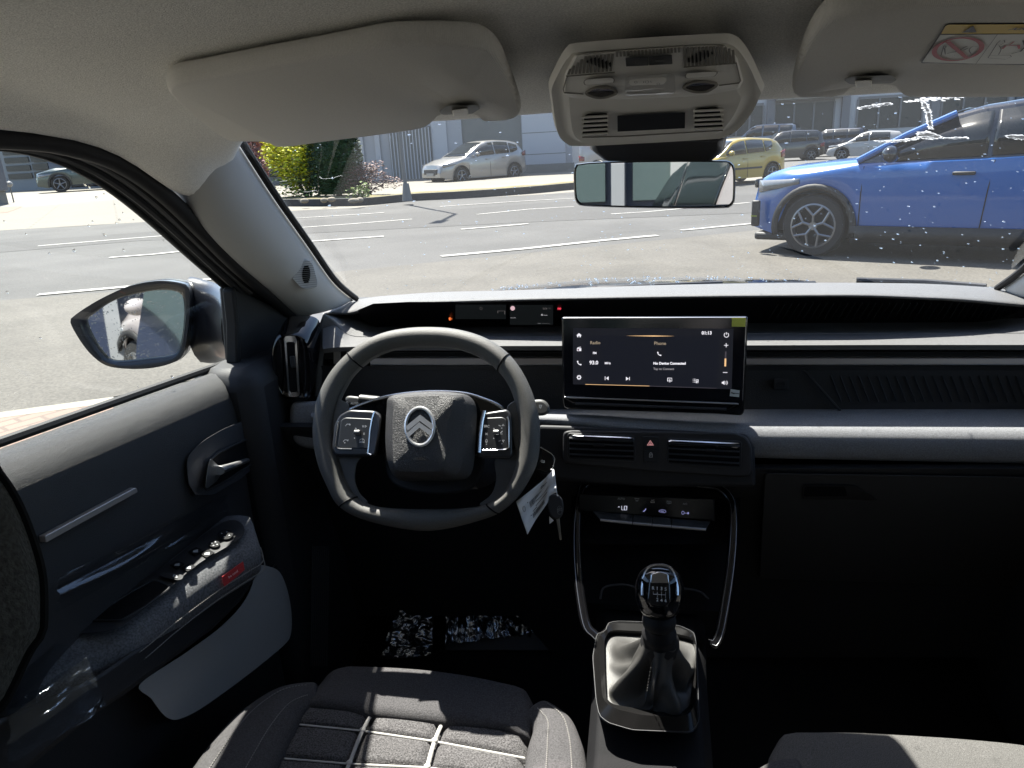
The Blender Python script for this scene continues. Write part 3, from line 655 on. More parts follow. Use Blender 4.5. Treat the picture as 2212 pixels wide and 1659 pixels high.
yl = hatch(L=3.9, W=1.65, H=1.5, nose=.75, cowl=.95, shoulder=.95, pt=YELLOW, wr=.31, strip=True, windows=[(1.2, 2.05), (2.1, 2.85), (2.90, 3.25, .02, .15)], tailz=(.80, 1.05), wheels=(.75, 3.2),
    roof=[(.85, .93), (1.0, 1.02), (1.6, 1.40), (1.9, 1.47), (2.4, 1.50), (3.2, 1.45), (3.5, 1.38), (3.78, 1.08), (3.84, .98)], ws_top=1.62, mirx=.42)
put('yellow_car', (1548, 404), (1668, 393), yl, 'yellow hatchback with a black door strip between the mirror and the blue car')
wh = hatch(L=4.0, W=1.7, H=1.5, pt=WHITEP)
put('white_hatchback', (1817, 347), (1925, 343), wh, 'white hatchback parked above the bonnet of the blue car')
mv = hatch(L=4.3, W=1.8, H=1.75, pt=DARKC, nose=.9, shoulder=1.05, roof=[(.95, 1.0), (1.1, 1.1), (1.7, 1.62), (1.9, 1.70), (2.6, 1.75), (3.8, 1.70), (4.05, 1.6), (4.2, 1.15), (4.24, 1.05)], windows=[(1.4, 2.3), (2.36, 3.2), (3.26, 3.9)], clad=True)
put('dark_minivan', (1650, 352), (1752, 347), mv, 'dark brown minivan parked right behind the yellow car')
lv = hatch(L=4.3, W=1.8, H=1.8, pt=LBLUE, nose=.9, shoulder=1.1, roof=[(.95, 1.0), (1.1, 1.15), (1.7, 1.68), (1.9, 1.78), (2.6, 1.80), (3.8, 1.76), (4.1, 1.68), (4.22, 1.15), (4.24, 1.05)], windows=[(1.4, 2.3), (2.36, 3.2), (3.26, 3.95)])
put('pale_blue_van', (1588, 341), (1690, 337), lv, 'pale blue family van whose roof shows above the yellow car')
jp = hatch(L=4.4, W=1.85, H=1.85, pt=mat('navy_car_paint', (.03, .04, .08), .25, coat=.7), nose=1.0, shoulder=1.15, roof=[(.95, 1.0), (1.1, 1.2), (1.6, 1.74), (1.8, 1.83), (2.6, 1.85), (4.0, 1.82), (4.2, 1.78), (4.3, 1.2), (4.34, 1.1)], windows=[(1.4, 2.3), (2.36, 3.2), (3.26, 4.0)], clad=True)
put('dark_offroader', (1748, 341), (1838, 338), jp, 'dark navy boxy off roader left of the white hatchback')
# red cars behind the bushes
rd = hatch(L=4.2, W=1.75, H=1.42, pt=RED)
put('red_car', (832, 369), (748, 375), rd, 'red low car behind the dark conifer and purple bush', z0=0.1)
put('red_hatchback', (560, 377), (640, 373), hatch(L=4.0, W=1.7, H=1.45, pt=RED), 'red hatchback mostly hidden behind the yellow bush', z0=0.1)
# white delivery van by the garage door
vn = hatch(L=5.2, W=2.0, H=2.3, pt=WHITEP, nose=1.1, cowl=.8, shoulder=1.25, roof=[(.7, 1.2), (.85, 1.4), (1.35, 2.1), (1.6, 2.25), (2.6, 2.3), (4.8, 2.3), (5.05, 2.25), (5.12, 1.6), (5.14, 1.25)], windows=[(1.1, 1.9)], ws_top=1.4, wr=.36)
vn.pop('rg')
van = put('white_van', (1430, 371), (1290, 378), vn, 'white delivery van with a red stripe behind the rear view mirror', cat='van')
local(van, mat('red_stripe', (1.2, .06, .08), .4), 'side_stripe', lambda b: b.box((.4, 1.012, 1.62), (3.6, .02, .26)))
# green suv and white cars behind it, in the side window
gv = hatch(L=4.5, W=1.86, H=1.64, pt=GREEN, nose=.92, cowl=1.35, shoulder=1.05, clad=True, wr=.36, rim=.72, spokes=5, windows=[(1.8, 2.6), (2.66, 3.5)], sill=.1, mirx=.45)
gs = put('green_suv', z1('G', 1070, 975), z1('G', 1880, 905), gv, 'dark green crossover with white lettering parked beyond the side window', ang=R(38), mul=1.42)
TXT = mat('white_vinyl', (.6, .6, .58), .6)
local(gs, TXT, 'lettering', lambda b: [b.box((-.75 + k * .13, -.945, .86 + .012 * (k % 3)), (.085, .008, .05 + .05 * ((k * 7) % 3))) for k in range(8)])
for i, (a, c, lab) in enumerate([((z1('G', 560, 880)), (z1('G', 1000, 860)), 'white car directly left of the green crossover'), ((z1('G', 250, 820)), (z1('G', 560, 800)), 'white car behind the three flagpoles, farther left than the other')]):
    put('white_parked_car', a, c, hatch(L=4.2, W=1.75, H=1.5, pt=WHITEP, nose=.85), lab, group='white cars behind the flagpoles', ang=R(38), mul=1.25)
# glazed showroom behind us: seen only in the door mirror
sr_ = empty('glazed_showroom', (-4, -6.4, 0)); tag(sr_, 'glazed showroom with navy panels standing behind us, mirrored in the door mirror', 'building')
b = B(); b.box((0, -3, 2.6), (22, 6, 5.2)); b.build('wall', mat('navy_panel', (.03, .045, .10), .4), sr_)
b = B()
for k in range(9): b.box((-10 + k * 2.4, .04, 2.3), (2.1, .08, 2.2))
b.build('window_band', mat('teal_glass', (.13, .18, .18), .2), sr_)
for k in range(10): b = B(); b.box((-11.2 + k * 2.4, .10, 2.6), (.14, .2, 5.2)); b.build('mullion', mat('mullion_grey', (.45, .46, .48), .5), sr_)
b = B(); b.box((6.5, .12, 2.6), (5.5, .1, 5.0)); b.build('light_panel', mat('light_panel', (.6, .6, .58), .6), sr_)
# white car right behind ours and the glazed showroom beside us: seen only in the mirrors
wb = hatch(L=4.1, W=1.78, H=1.6, pt=paint('pinkish_white_paint', (.62, .56, .56), .0), nose=.9, clad=True, wr=.34)
w_ = make_car('pink_white_car', (.55, -5.0, 0), R(72), wb, 'pinkish white car standing behind ours, seen in the rear view mirror')

TONE[0] = 1.0
# ================================================================== our own car: shell, roof lining, doors
car = empty('car', (0, 0, 0)); tag(car, 'the car the picture is taken from, its black and grey cabin filling the photo', 'car')
def lr(name, rows_fn=None): pass
def both(fn):
    for s in (1, -1): fn(s)
def mx(pts, s): return [Vector((p[0] * s, p[1], p[2])) for p in pts]

# ---- roof lining: rows from the rear forwards, each half row = edge .. centre, mirrored
def row(half): h = [Vector(p) for p in half]; h = resample(catmull(h, 6), 22); return h + mirror_x(h[::-1][1:])
e = [PX(*q, -.62) for q in [(0, 290), (109, 299), (219, 328), (292, 365), (365, 423)]]
bl_pts = [PX(412, 437, -.615), PX(455, 421, -.60), PX(481, 385, -.592), PX(514, 325, -.58 * .90)]
hd = [(-.52, .925, 1.352), (-.49, .92, 1.366), (-.3, .955, 1.363), (-.12, .965, 1.366), (0, .965, 1.366)]
rows = []
for Y in (-1.75, -1.2, -.6, -.1, .25): rows.append(row([(-.60, Y, 1.375), (-.585, Y, 1.395), (-.54, Y, 1.42), (-.4, Y, 1.437), (-.2, Y, 1.442), (0, Y, 1.442)]))
rows.append(row([(-.605, .50, 1.375), (-.585, .48, 1.395), (-.53, .46, 1.418), (-.4, .45, 1.43), (-.2, .45, 1.436), (0, .45, 1.438)]))
rows.append(row([e[1], e[1] + Vector((.03, -.03, .022)), (-.53, .585, 1.408), (-.4, .58, 1.414), (-.2, .58, 1.418), (0, .58, 1.424)]))
rows.append(row([e[2], e[2] + Vector((.035, -.02, .028)), (-.52, .70, 1.388), (-.4, .70, 1.394), (-.2, .70, 1.400), (0, .70, 1.408)]))
rows.append(row([e[3], e[3] + Vector((.04, -.01, .022)), (-.53, .80, 1.372), (-.4, .80, 1.378), (-.2, .80, 1.385), (0, .80, 1.392)]))
rows.append(row([e[4], e[4] + Vector((.045, .0, .022)), (-.535, .865, 1.352), (-.4, .88, 1.368), (-.2, .90, 1.372), (0, .90, 1.378)]))
rows.append(row([bl_pts[0], bl_pts[1], bl_pts[2], (-.535, .94, 1.341), hd[1], (-.3, .955, 1.361), (0, .965, 1.364)]))
rows.append([p + Vector((0, .02, .012)) for p in rows[-1]])
b = B(); b.grid(rows); b.build('roof_lining', LINER, car, sub=1, solid=.018, off=1)
# outer roof skin so nothing shines through
b = B(); b.grid([[p + Vector((p.x * .08, .02 if i > 8 else 0, .045)) for p in r] for i, r in enumerate(rows[:-1])]); b.build('roof', mat('own_paint_black', (.012, .014, .02), .25, coat=.8), car, solid=.01)

# ---- windscreen pillars
Lp = [(380, 398), (400, 424), (437, 487), (510, 562), (583, 624), (640, 677)]
Rp = [(500, 303), (514, 325), (583, 430), (656, 532), (711, 609), (757, 648)]
for s in (-1, 1):
    b = B(); A = resample(catmull([PX(*q, -.625) for q in Lp], 6), 30); C = resample(catmull([PX(*q, -.565) for q in Rp], 6), 30)
    rws = []
    for t in range(12):
        k = t / 11; w = math.sin(math.pi * k); rws.append([A[i].lerp(C[i], k) + Vector((.012 * w, -.016 * w - .004 * min(1, k * 5, (1 - k) * 9), -.002)) for i in range(30)])
    rws = [[a + Vector((-.03, .03, .0)) for a in A]] + rws + [[c + Vector((-.02, .045, 0)) for c in C]]
    rws = [mx([Vector((-p.x * 1, p.y, p.z)) for p in r], s) for r in rws] if s > 0 else rws
    sb = B(); sb.tube([p + Vector((.007 * (1 if s < 0 else -1), .012, .002)) for p in rws[-2]], .0055, n=8); sb.build('glass_seal', RUBBER, car)
    b.grid(rws); pil = b.build('pillar_trim', PILLAR, car, sub=1, solid=.006, off=1)
    if s < 0:
        # small loudspeaker grille
        gp = Plane(PX(656, 590, -.566), (.62, -.75, .12)); pl = z('M', [(1706, 905), (1750, 865), (1806, 826), (1850, 850), (1868, 900), (1884, 965), (1866, 995), (1796, 1000), (1740, 950)])
        g = B(); g.loft([gp.P(c2(pl, 4, True), -.02), gp.P(c2(pl, 4, True), .004)]); gr = g.build('speaker_grille', PILLAR, car, bevel=.0012)
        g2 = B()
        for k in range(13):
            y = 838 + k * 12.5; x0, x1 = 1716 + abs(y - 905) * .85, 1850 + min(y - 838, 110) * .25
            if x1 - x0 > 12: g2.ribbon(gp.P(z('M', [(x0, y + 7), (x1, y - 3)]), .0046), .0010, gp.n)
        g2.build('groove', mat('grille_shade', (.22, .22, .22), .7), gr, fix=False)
        g3 = B()
        for k in range(9):
            y = 868 + k * 11.5; q = 24 * math.sqrt(max(0, 1 - ((k - 4) / 4.9) ** 2)); g3.ribbon(gp.P(z('M', [(1815 - q, y + 2), (1815 + q, y - 2)]), .0052), .0026, gp.n)
        g3.build('slot', BLACK, gr, fix=False)

# ---- door aperture: seal, window frame, glass (left built from the picture, right mirrored)
seal_px = [(-120, 287), (0, 296), (109, 306), (219, 335), (292, 373), (365, 430), (437, 500), (510, 573), (583, 637), (632, 680)]
gls = [(-120, 306), (0, 312), (73, 321), (146, 343), (219, 379), (292, 430), (365, 492), (437, 558), (507, 623)]
seal = catmull([PX(*q, -.632) for q in seal_px], 5); rear_ext = [Vector((-.632, y, 1.372)) for y in (-.1, .15, .35)]
ge = catmull([PX(*q, -.665) for q in gls], 5)
for s in (-1, 1):
    m_ = lambda pts: pts if s < 0 else mirror_x(pts)
    fr = empty('front_door', parent=car)
    d = B(); d.tube(m_(resample(rear_ext + seal, 60)), .012, n=10); d.build('door_seal', RUBBER, car)
    a = resample(rear_ext + seal, 60); g_ = resample([Vector((-.665, y, 1.352)) for y in (-.1, .15, .35)] + ge + [PX(540, 660, -.665)], 60)
    d = B(); rws = []
    for k in range(9):
        t = k / 8; rws.append([a[i].lerp(g_[i], t) + Vector((-.022 * math.sin(math.pi * t) - .012, 0, 0)) for i in range(60)])
    d.grid([m_(r) for r in rws]); d.build('window_frame', RUBBER, fr, solid=.01, off=0)
    d = B(); d.tube(m_([p + Vector((.004, 0, 0)) for p in g_]), .006, n=8); d.build('glass_channel', DARKER, fr)
    d = B(); pt = [g_[i].lerp(a[i], .58) + Vector((-.012, 0, 0)) for i in range(36, 57)]; d.tube(m_(pt), .0085, n=8, flat=.5); d.build('frame_strip', mat('frame_grey_strip', (.12, .12, .12), .5, bump=(60, .8)), fr)

# ---- door panel profile (X, z) swept along the car
DARKFAB = DARK
def beltz(Y): return 1.055 - .093 * (Y - .58)
def door_panel(s, parent):
    prof = [(-.700, -.012), (-.688, .000), (-.672, .001), (-.655, -.008), (-.643, -.026), (-.637, -.055), (-.636, -.10), (-.638, -.16), (-.640, -.24), (-.640, -.34), (-.635, -.50), (-.632, -.62), (-.640, -.70)]
    b = B(); rws = []
    for k in range(30):
        Y = -.2 + (1.27 - (-.2)) * k / 29; o = max(0, (Y - 1.05) / .22) ** 2 * .012
        rws.append([Vector((-(abs(x) + o) * (1 if s < 0 else -1), Y, beltz(Y) + dz)) for x, dz in prof])
    b.grid(rws); return b.build('door_panel', DOORTOP, parent, sub=1)
doorL = [o for o in bpy.data.objects if o.name.startswith('front_door')][0]; doorR = [o for o in bpy.data.objects if o.name.startswith('front_door')][1]
for s, dr in ((-1, doorL), (1, doorR)):
    door_panel(s, dr)
    b = B(); b.tube([Vector((s * .692, y, beltz(y) + .004)) for y in (-.2, .2, .6, 1.0, 1.2)], .006, n=8); b.build('belt_seal', RUBBER, dr)
    b = B(); n = 24; topz = lambda Y: 0
    gg = resample([Vector((-.667, y, 1.356)) for y in (-.15, .15, .35)] + ge, 30)
    b.grid([[Vector((p.x * -s, p.y, p.z)) for p in gg], [Vector((s * .690, min(max(p.y, -.15), 1.09), beltz(p.y) - .01)) for p in gg]])
    b.build('side_glass', glass_mat('window_glass', (.93, .96, .94), .9), dr, fix=False)
# black divider post and quarter panel behind the mirror
qp = Plane(PX(520, 700, -.655), (1, -.12, 0))
b = B(); b.solid(qp.P([(503, 628), (509, 618), (514, 640), (523, 782), (512, 786), (511, 700)]), Vector((-.02, 0, 0))); b.build('divider_post', RUBBER, doorL, bevel=.003)
qp2 = Plane(PX(560, 700, -.650), (1, -.25, 0))
b = B(); b.solid(qp2.P([(508, 618), (560, 645), (650, 690), (700, 720), (700, 900), (600, 860), (522, 800)]), Vector((-.03, 0, 0))); b.build('quarter_panel', DARKER, doorL, bevel=.004)
b = B(); b.solid(mirror_x(qp2.P([(508, 618), (560, 645), (650, 690), (700, 720), (700, 900), (600, 860), (522, 800)])), Vector((.03, 0, 0))); b.build('quarter_panel', DARKER, doorR, bevel=.004)

# ---- details on the driver's door
dp = Plane((-.634, .9, .9), (1, 0, 0))
def dz_(pts, lift=0): return dp.P(z('D', pts), lift)
b = B(); out = rquad(z('D', [(172, 612), (588, 392), (598, 414), (180, 642)]), 4); b.solid(dp.P(out, -.002), dp.n * .008); b.build('trim_strip', BRONZE, doorL, bevel=.002)
# handle bowl: raised surround, dark recess, silver lever
arc_o = c2([(842, 300), (846, 262), (870, 226), (920, 182), (1000, 134), (1060, 108), (1124, 82)], 5); arc_i = c2([(1128, 108), (1060, 130), (1000, 156), (925, 203), (880, 246), (852, 300)], 5)
b = B(); full = z('D', c2([(842, 300), (846, 262), (870, 226), (920, 182), (1000, 134), (1060, 108), (1124, 82)], 4) + [(1150, 90), (1150, 300), (1080, 360), (960, 428), (880, 430), (850, 380)])
b.loft([dp.P(full, -.012), dp.P(full, .004)]); b.build('handle_surround', mat('door_surround', (.030, .032, .038), .6, bump=(700, .4), grain=(500, .3)), doorL, bevel=.004)
rec = rquad(z('D', [(938, 280), (980, 240), (1135, 165), (1142, 185), (1132, 290), (1010, 370), (935, 408), (925, 395)]), 8)
b = B(); b.loft([dp.P(rec, .0035), dp.P(rec, .0050)]); b.build('handle_bowl', BLACK, doorL)
b = B(); b.tube(dp.P(rec, .0055), .0018, closed=True, n=6); b.build('bowl_rim', DARK, doorL)
sc = [dp.p(*z1('D', x, y), l) for x, y, l in [(1112, 272, .010), (1070, 288, .018), (1020, 306, .024), (985, 318, .024)]]
b = B(); rl = [.0050, .0058, .008, .010]; b.tube(catmull(sc, 5), [.005 + .005 * (i / 15) ** 1.5 for i in range(16)], n=12, flat=.7)
fl = rquad(z('D', [(948, 262), (985, 296), (1020, 304), (1000, 330), (975, 368), (932, 400), (926, 392), (936, 310)]), 5); b.loft([dp.P(fl, .010), dp.P(fl, .020)]); b.build('door_handle', SATIN, doorL, bevel=.003, seg=3)
# armrest: padded top, side drop, switch panel, grab recess
ZA = .815
def az(pts, Zv=ZA): return [PZ(x, y, Zv) for x, y in z('D', pts)]
inner = catmull(az([(-60, 1250), (60, 1180), (200, 1085), (300, 1025), (450, 900), (700, 745), (900, 610), (1010, 535), (1060, 516), (1110, 530)]), 6)
outer = catmull(az([(-120, 1440), (30, 1335), (250, 1215), (420, 1130), (600, 1030), (760, 905), (950, 770), (1100, 680), (1160, 640), (1150, 580)]), 6)
n = 46; I = resample(inner, n); O = resample(outer, n)
rws = [[p + Vector((-.06, 0, -.012)) for p in I], [p + Vector((-.03, 0, -.005)) for p in I], I]
for t in (.2, .45, .7, .88): rws.append([I[i].lerp(O[i], t) + Vector((0, 0, .010 * math.sin(math.pi * t))) for i in range(n)])
rws += [[p + Vector((.0, -.002, -.002)) for p in O], [p + Vector((.006, -.006, -.014)) for p in O], [p + Vector((.006, -.008, -.032)) for p in O], [p + Vector((-.004, -.002, -.055)) for p in O], [p + Vector((-.03, 0, -.06)) for p in O]]
b = B(); b.grid(rws); arm = b.build('armrest', ARMFAB, doorL, sub=1, ang=60)
for k, (dx, dzv) in enumerate([(.0085, -.026), (.0088, -.038)]):
    b = B(); line = [p + Vector((dx, -.008, dzv)) for p in O]; 
    for i in range(0, n - 1): 
        for q in (0.1, .45, .8): a_ = line[i].lerp(line[i + 1], q); c_ = line[i].lerp(line[i + 1], q + .2); b.tube([a_, c_], .0008, n=4)
    b.build('stitching', THREAD, doorL)
# switch carrier
ZS = ZA + .006
swp = Plane((-.6, .8, ZS), (0, 0, 1))
o1 = c2([(270, 1050), (390, 975), (560, 865), (760, 730), (900, 620), (990, 560), (1050, 540), (1092, 560), (1100, 600), (1060, 640), (900, 735), (760, 850), (640, 950), (540, 1022), (450, 1046)], 5, True)
b = B(); b.loft([swp.P(z('D', o1), -.02), swp.P(z('D', o1), .006)]); b.build('switch_panel', DARK, doorL, bevel=.003)
o2 = rquad(z('D', [(395, 996), (560, 885), (690, 812), (770, 845), (650, 935), (545, 995)]), 10)
b = B(); b.loft([swp.P(o2, .0064), swp.P(o2, .0070)]); b.build('grab_recess', BLACK, doorL)
b = B(); b.tube(swp.P(o2, .0066), .0016, closed=True, n=6); b.build('recess_rim', DARKER, doorL)
SWB = mat('switch_black', (.006, .006, .007), .7, spec=.15)
WICON = mat('white_symbol', (.30, .31, .32), .5)
for (cx, cy) in [(880, 684), (932, 695), (797, 745), (848, 758)]:
    b = B(); b.loft([swp.P(rquad(z('D', [(cx - 34, cy - 2), (cx + 6, cy - 24), (cx + 38, cy - 6), (cx - 2, cy + 20)]), 3), .006), swp.P(rquad(z('D', [(cx - 30, cy - 2), (cx + 6, cy - 21), (cx + 34, cy - 6), (cx - 2, cy + 16)]), 3), .0085)]); sw = b.build('window_switch', SWB, doorL, bevel=.001)
    b = B(); b.poly(swp.P(z('D', [(cx - 12, cy + 2), (cx - 8, cy - 6), (cx + 12, cy - 10), (cx + 12, cy + 3)]), .0092)); b.build('symbol', WICON, sw, fix=False)
b = B(); b.loft([swp.P(rquad(z('D', [(718, 788), (745, 770), (828, 790), (822, 808), (800, 812), (740, 800)]), 4), .006), swp.P(rquad(z('D', [(718, 788), (745, 770), (828, 790), (822, 808), (800, 812), (740, 800)]), 4), .010)]); sw = b.build('lock_switch', DARKER, doorL, bevel=.001)
b = B(); b.ribbon(swp.P(z('D', [(780, 796), (784, 788), (796, 790), (798, 800)]), .0115), .0012, (0, 0, 1), closed=True); b.build('symbol', WICON, sw, fix=False)
for (cx, cy, r) in [(1016, 606, 36), (966, 648, 26)]:
    b = B(); pts = z('D', circ(cx, cy, r, r * .62, 24)); b.loft([swp.P(pts, .006), swp.P(pts, .0095)]); sw = b.build('mirror_knob', SWB, doorL, bevel=.0015)
    b = B()
    for q in range(4): a = R(q * 90 + 20); x, y = cx + r * .5 * math.cos(a), cy + r * .33 * math.sin(a); b.poly(swp.P(z('D', [(x - 4, y + 2), (x, y - 4), (x + 5, y + 1)]), .0102))
    b.build('symbol', WICON, sw, fix=False)
# lower trim and pale pocket insert
lp_ = Plane((-.592, .8, .6), (1, 0, .10))
low = z('D', c2([(1160, 752), (1215, 752), (1262, 778), (1296, 860), (1314, 960), (1312, 1050), (1285, 1100), (1180, 1190), (1050, 1290), (900, 1395), (810, 1438), (765, 1438), (728, 1410), (680, 1345), (628, 1282), (820, 1150), (980, 1035), (1080, 935), (1130, 850)], 4, True))
b = B(); b.loft([lp_.P(low, -.05), lp_.P(low, .004)]); b.build('pocket_insert', BRUSHLINE, doorL, bevel=.004)
dk = z('D', [(1150, 700), (1168, 740), (1150, 800), (1085, 905), (960, 1030), (630, 1276), (560, 1330), (420, 1420), (150, 1640), (0, 1800), (-200, 1900), (-200, 1500), (30, 1425), (430, 1245), (700, 1060), (1000, 850)])
lp2 = Plane((-.578, .8, .7), (1, 0, .1))
b = B(); b.loft([lp2.P(dk, -.06), lp2.P(dk, .0)]); b.build('lower_trim', DARKER, doorL, bevel=.006)
# red cloth tag on the armrest edge
tg = z('D', [(1000, 796), (1040, 766), (1094, 728), (1101, 764), (1060, 800), (1010, 840)])
tp = Plane(O[int(n * .80)] + Vector((.014, -.01, -.03)), (1, -.6, .15))
b = B(); b.solid(tp.P(tg, .0), tp.n * .0012); rt = b.build('fabric_tag', mat('red_tag', (.42, .025, .03), .75, grain=(700, .2)), doorL)
q0, q1 = tp.p(*z1('D', 1030, 800), .0016), tp.p(*z1('D', 1072, 770), .0016); dr_ = (q1 - q0).normalized(); up_ = tp.n.cross(dr_)
b = B(); b.text('be cool', (q1 - q0).length * .34, (q0 + q1) / 2, dr_, up_, bold=.0001); b.build('lettering', mat('pink_thread', (.75, .45, .45), .8), rt, fix=False)

# ---- outside door mirror
mg = Plane(PX(285, 710, -.93), (.37, -1, .085))
def mz(pts, l=0.): return mg.P(z('M', pts), l)
shell = c2([(417, 1200), (440, 1160), (560, 1080), (700, 1010), (820, 970), (960, 952), (1080, 968), (1120, 1000), (1125, 1120), (1110, 1260), (1085, 1390), (1020, 1440), (900, 1470), (760, 1475), (630, 1455), (540, 1390), (470, 1300)], 5, True)
hole = c2([(503, 1190), (540, 1155), (640, 1085), (760, 1040), (900, 1012), (1000, 1008), (1065, 1025), (1088, 1070), (1090, 1180), (1075, 1300), (1050, 1370), (1000, 1400), (880, 1415), (740, 1430), (650, 1425), (590, 1370), (530, 1270)], 5, True)
PAINTK = mat('mirror_cap_black', (.006, .007, .010), .3, spec=.35, coat=.15)
b = B(); ns = 80; A = resample(mz(shell), ns, True); H_ = resample(mz(hole, -.006), ns, True); cen = sum(A, Vector()) / ns
def ins(P_, k, d): return [cen + (p - cen) * k + mg.n * d for p in P_]
# align starts
def align(P_, Q_):
    k = min(range(len(Q_)), key=lambda i: (Q_[i] - P_[0]).length); return Q_[k:] + Q_[:k]
H_ = align(A, H_)
b.grid([ins(H_, 1, -.012), H_, [a.lerp(h, .55) + mg.n * .004 for a, h in zip(A, H_)], A, ins(A, 1.01, -.015), ins(A, .99, -.05), ins(A, .86, -.085), ins(A, .6, -.105), ins(A, .2, -.115)], closed_v=True)
mir = b.build('side_mirror', mat('mirror_shell_black', (.016, .016, .018), .35, coat=.3, bump=(400, .1)), car, ang=60)
b = B(); b.poly(ins(H_, 1.0, -.008)); b.build('mirror_glass', mat('mirror_silvered', (.86, .88, .88), .015, metal=1.), mir, fix=False)
b = B(); cap = [ins(A, 1.015, -.018), ins(A, 1.0, -.052), ins(A, .87, -.09), ins(A, .6, -.11)]; b.grid([[p for i, p in enumerate(r)] for r in cap], closed_v=True); b.build('mirror_cap', PAINTK, mir, ang=60)
arm_ = [PX(*z1('M', 1120, 1210), -.86) + Vector((0, .03, 0)), PX(*z1('M', 1260, 1230), -.80) + Vector((0, .03, 0)), PX(*z1('M', 1400, 1260), -.70)]
b = B(); rg = []
for p, h in zip(catmull(arm_, 4), [.085, .085, .083, .08, .077, .072, .066, .06, .055]): rg.append([p + Vector((0, .045 * math.cos(a * math.pi / 8), h * math.sin(a * math.pi / 8))) for a in range(16)])
b.loft(rg); b.build('mirror_arm', PAINTK, mir, ang=60)
# ================================================================== dashboard
dash = empty('dashboard', parent=car)
def Pl(pts, Y): return [PY(x, y, Y) for x, y in pts]
# upper hood of the pad: glass-side line, crest, lip
topL = [(700, 672), (722, 662), (765, 649), (814, 641), (882, 636), (964, 631), (1101, 628), (1183, 625), (1293, 622), (1400, 617), (1538, 614), (1650, 612), (1796, 611), (1920, 612), (2022, 614), (2151, 622), (2260, 634)]
lipL = [(700, 676), (718, 675), (752, 675), (800, 664), (882, 653), (964, 650), (1101, 646), (1183, 644), (1293, 642), (1400, 640), (1538, 638), (1650, 637), (1829, 636), (1920, 638), (1990, 641), (2087, 646), (2260, 662)]
yt_ = [1.33, 1.37, 1.40, 1.41, 1.42, 1.42, 1.42, 1.42, 1.42, 1.42, 1.42, 1.42, 1.42, 1.42, 1.42, 1.42, 1.40]
yl_ = [1.24, 1.235, 1.23, 1.215, 1.20, 1.19, 1.18, 1.175, 1.17, 1.17, 1.17, 1.17, 1.17, 1.175, 1.18, 1.19, 1.22]
n = 90
T = resample(catmull([PY(x, y, Y) for (x, y), Y in zip(topL, yt_)], 6), n); Lq = resample(catmull([PY(x, y, Y) for (x, y), Y in zip(lipL, yl_)], 6), n)
rws = [[p + Vector((0, .10, -.04)) for p in T], [p + Vector((0, .02, -.002)) for p in T], T]
for t in (.3, .6, .85): rws.append([T[i].lerp(Lq[i], t) + Vector((0, 0, .007 * math.sin(math.pi * t))) for i in range(n)])
rws += [Lq, [p + Vector((0, .004, -.006)) for p in Lq], [p + Vector((0, .03, -.010)) for p in Lq]]
b = B(); b.grid(rws); b.build('upper_pad', PAD, dash, sub=1, ang=60)
# recessed display band behind the lip
bandb = [(700, 676), (752, 677), (800, 702), (820, 706), (900, 706), (1211, 705), (1615, 699), (1900, 698), (2100, 697), (2135, 695), (2160, 688), (2212, 671), (2260, 664)]
bY = [1.25, 1.25, 1.26, 1.27, 1.27, 1.27, 1.27, 1.27, 1.27, 1.27, 1.26, 1.24, 1.23]
Bb = resample([PY(x, y, Y) for (x, y), Y in zip(bandb, bY)], n)
b = B(); b.grid([[p + Vector((0, .03, -.008)) for p in Lq], [p + Vector((0, .012, -.004)) for p in Bb], [p + Vector((0, .012, -.03)) for p in Bb]]); b.build('display_band', mat('band_black', (.006, .006, .007), .35, spec=.4), dash)
# ribs on the passenger side of the band
b = B()
for k in range(34):
    x = 1660 + k * 15; a_, c_ = PY(x, 690, 1.262), PY(x + 22, 655, 1.215); b.tube([a_, c_], .0009, n=4)
b.build('band_rib', DARKER, dash)
# lower pad (lit shelf) with its seam and front edge
Sb = [(722, 690), (746, 719), (762, 727), (860, 728), (1211, 727), (1615, 721), (1900, 720), (2130, 720), (2260, 719)]
Eb = [(690, 755), (730, 750), (800, 748), (1000, 747.5), (1211, 747), (1615, 746), (1900, 745), (2130, 745), (2260, 745)]
n2 = 60
xs_ = lambda L_, x: L_[0][1] if x <= L_[0][0] else next((a[1] + (c[1] - a[1]) * (x - a[0]) / (c[0] - a[0]) for a, c in zip(L_, L_[1:]) if x <= c[0]), L_[-1][1])
cols = [697, 705, 715, 725, 735, 746, 757, 770, 785, 800, 815, 830, 860, 900] + list(range(950, 2101, 50)) + [2110, 2125, 2140, 2155, 2170, 2185, 2200, 2215, 2235, 2262]
rws = [[], [], [], [], [], [], [], []]
for x in cols:
    yb_, ys_, ye_ = xs_(bandb, x), xs_([(697, 688)] + Sb, x), xs_(Eb, x)
    rws[0].append(PY(x, yb_ - 1, 1.275)); rws[1].append(PY(x, yb_ + (ys_ - yb_) * .5, 1.235)); rws[2].append(PY(x, ys_ - .7, 1.185)); rws[3].append(PY(x, ys_ + .0, 1.183) + Vector((0, 0, -.003)))
    rws[4].append(PY(x, ys_ + .9, 1.180)); rws[5].append(PY(x, (ys_ + ye_) / 2, 1.15)); rws[6].append(PY(x, ye_, 1.12)); rws[7].append(PY(x, ye_, 1.12) + Vector((0, .002, -.008)))
rws.append([p + Vector((0, .03, -.004)) for p in rws[-1]])
b = B(); b.grid(rws); b.build('lower_pad', PAD, dash, ang=30)
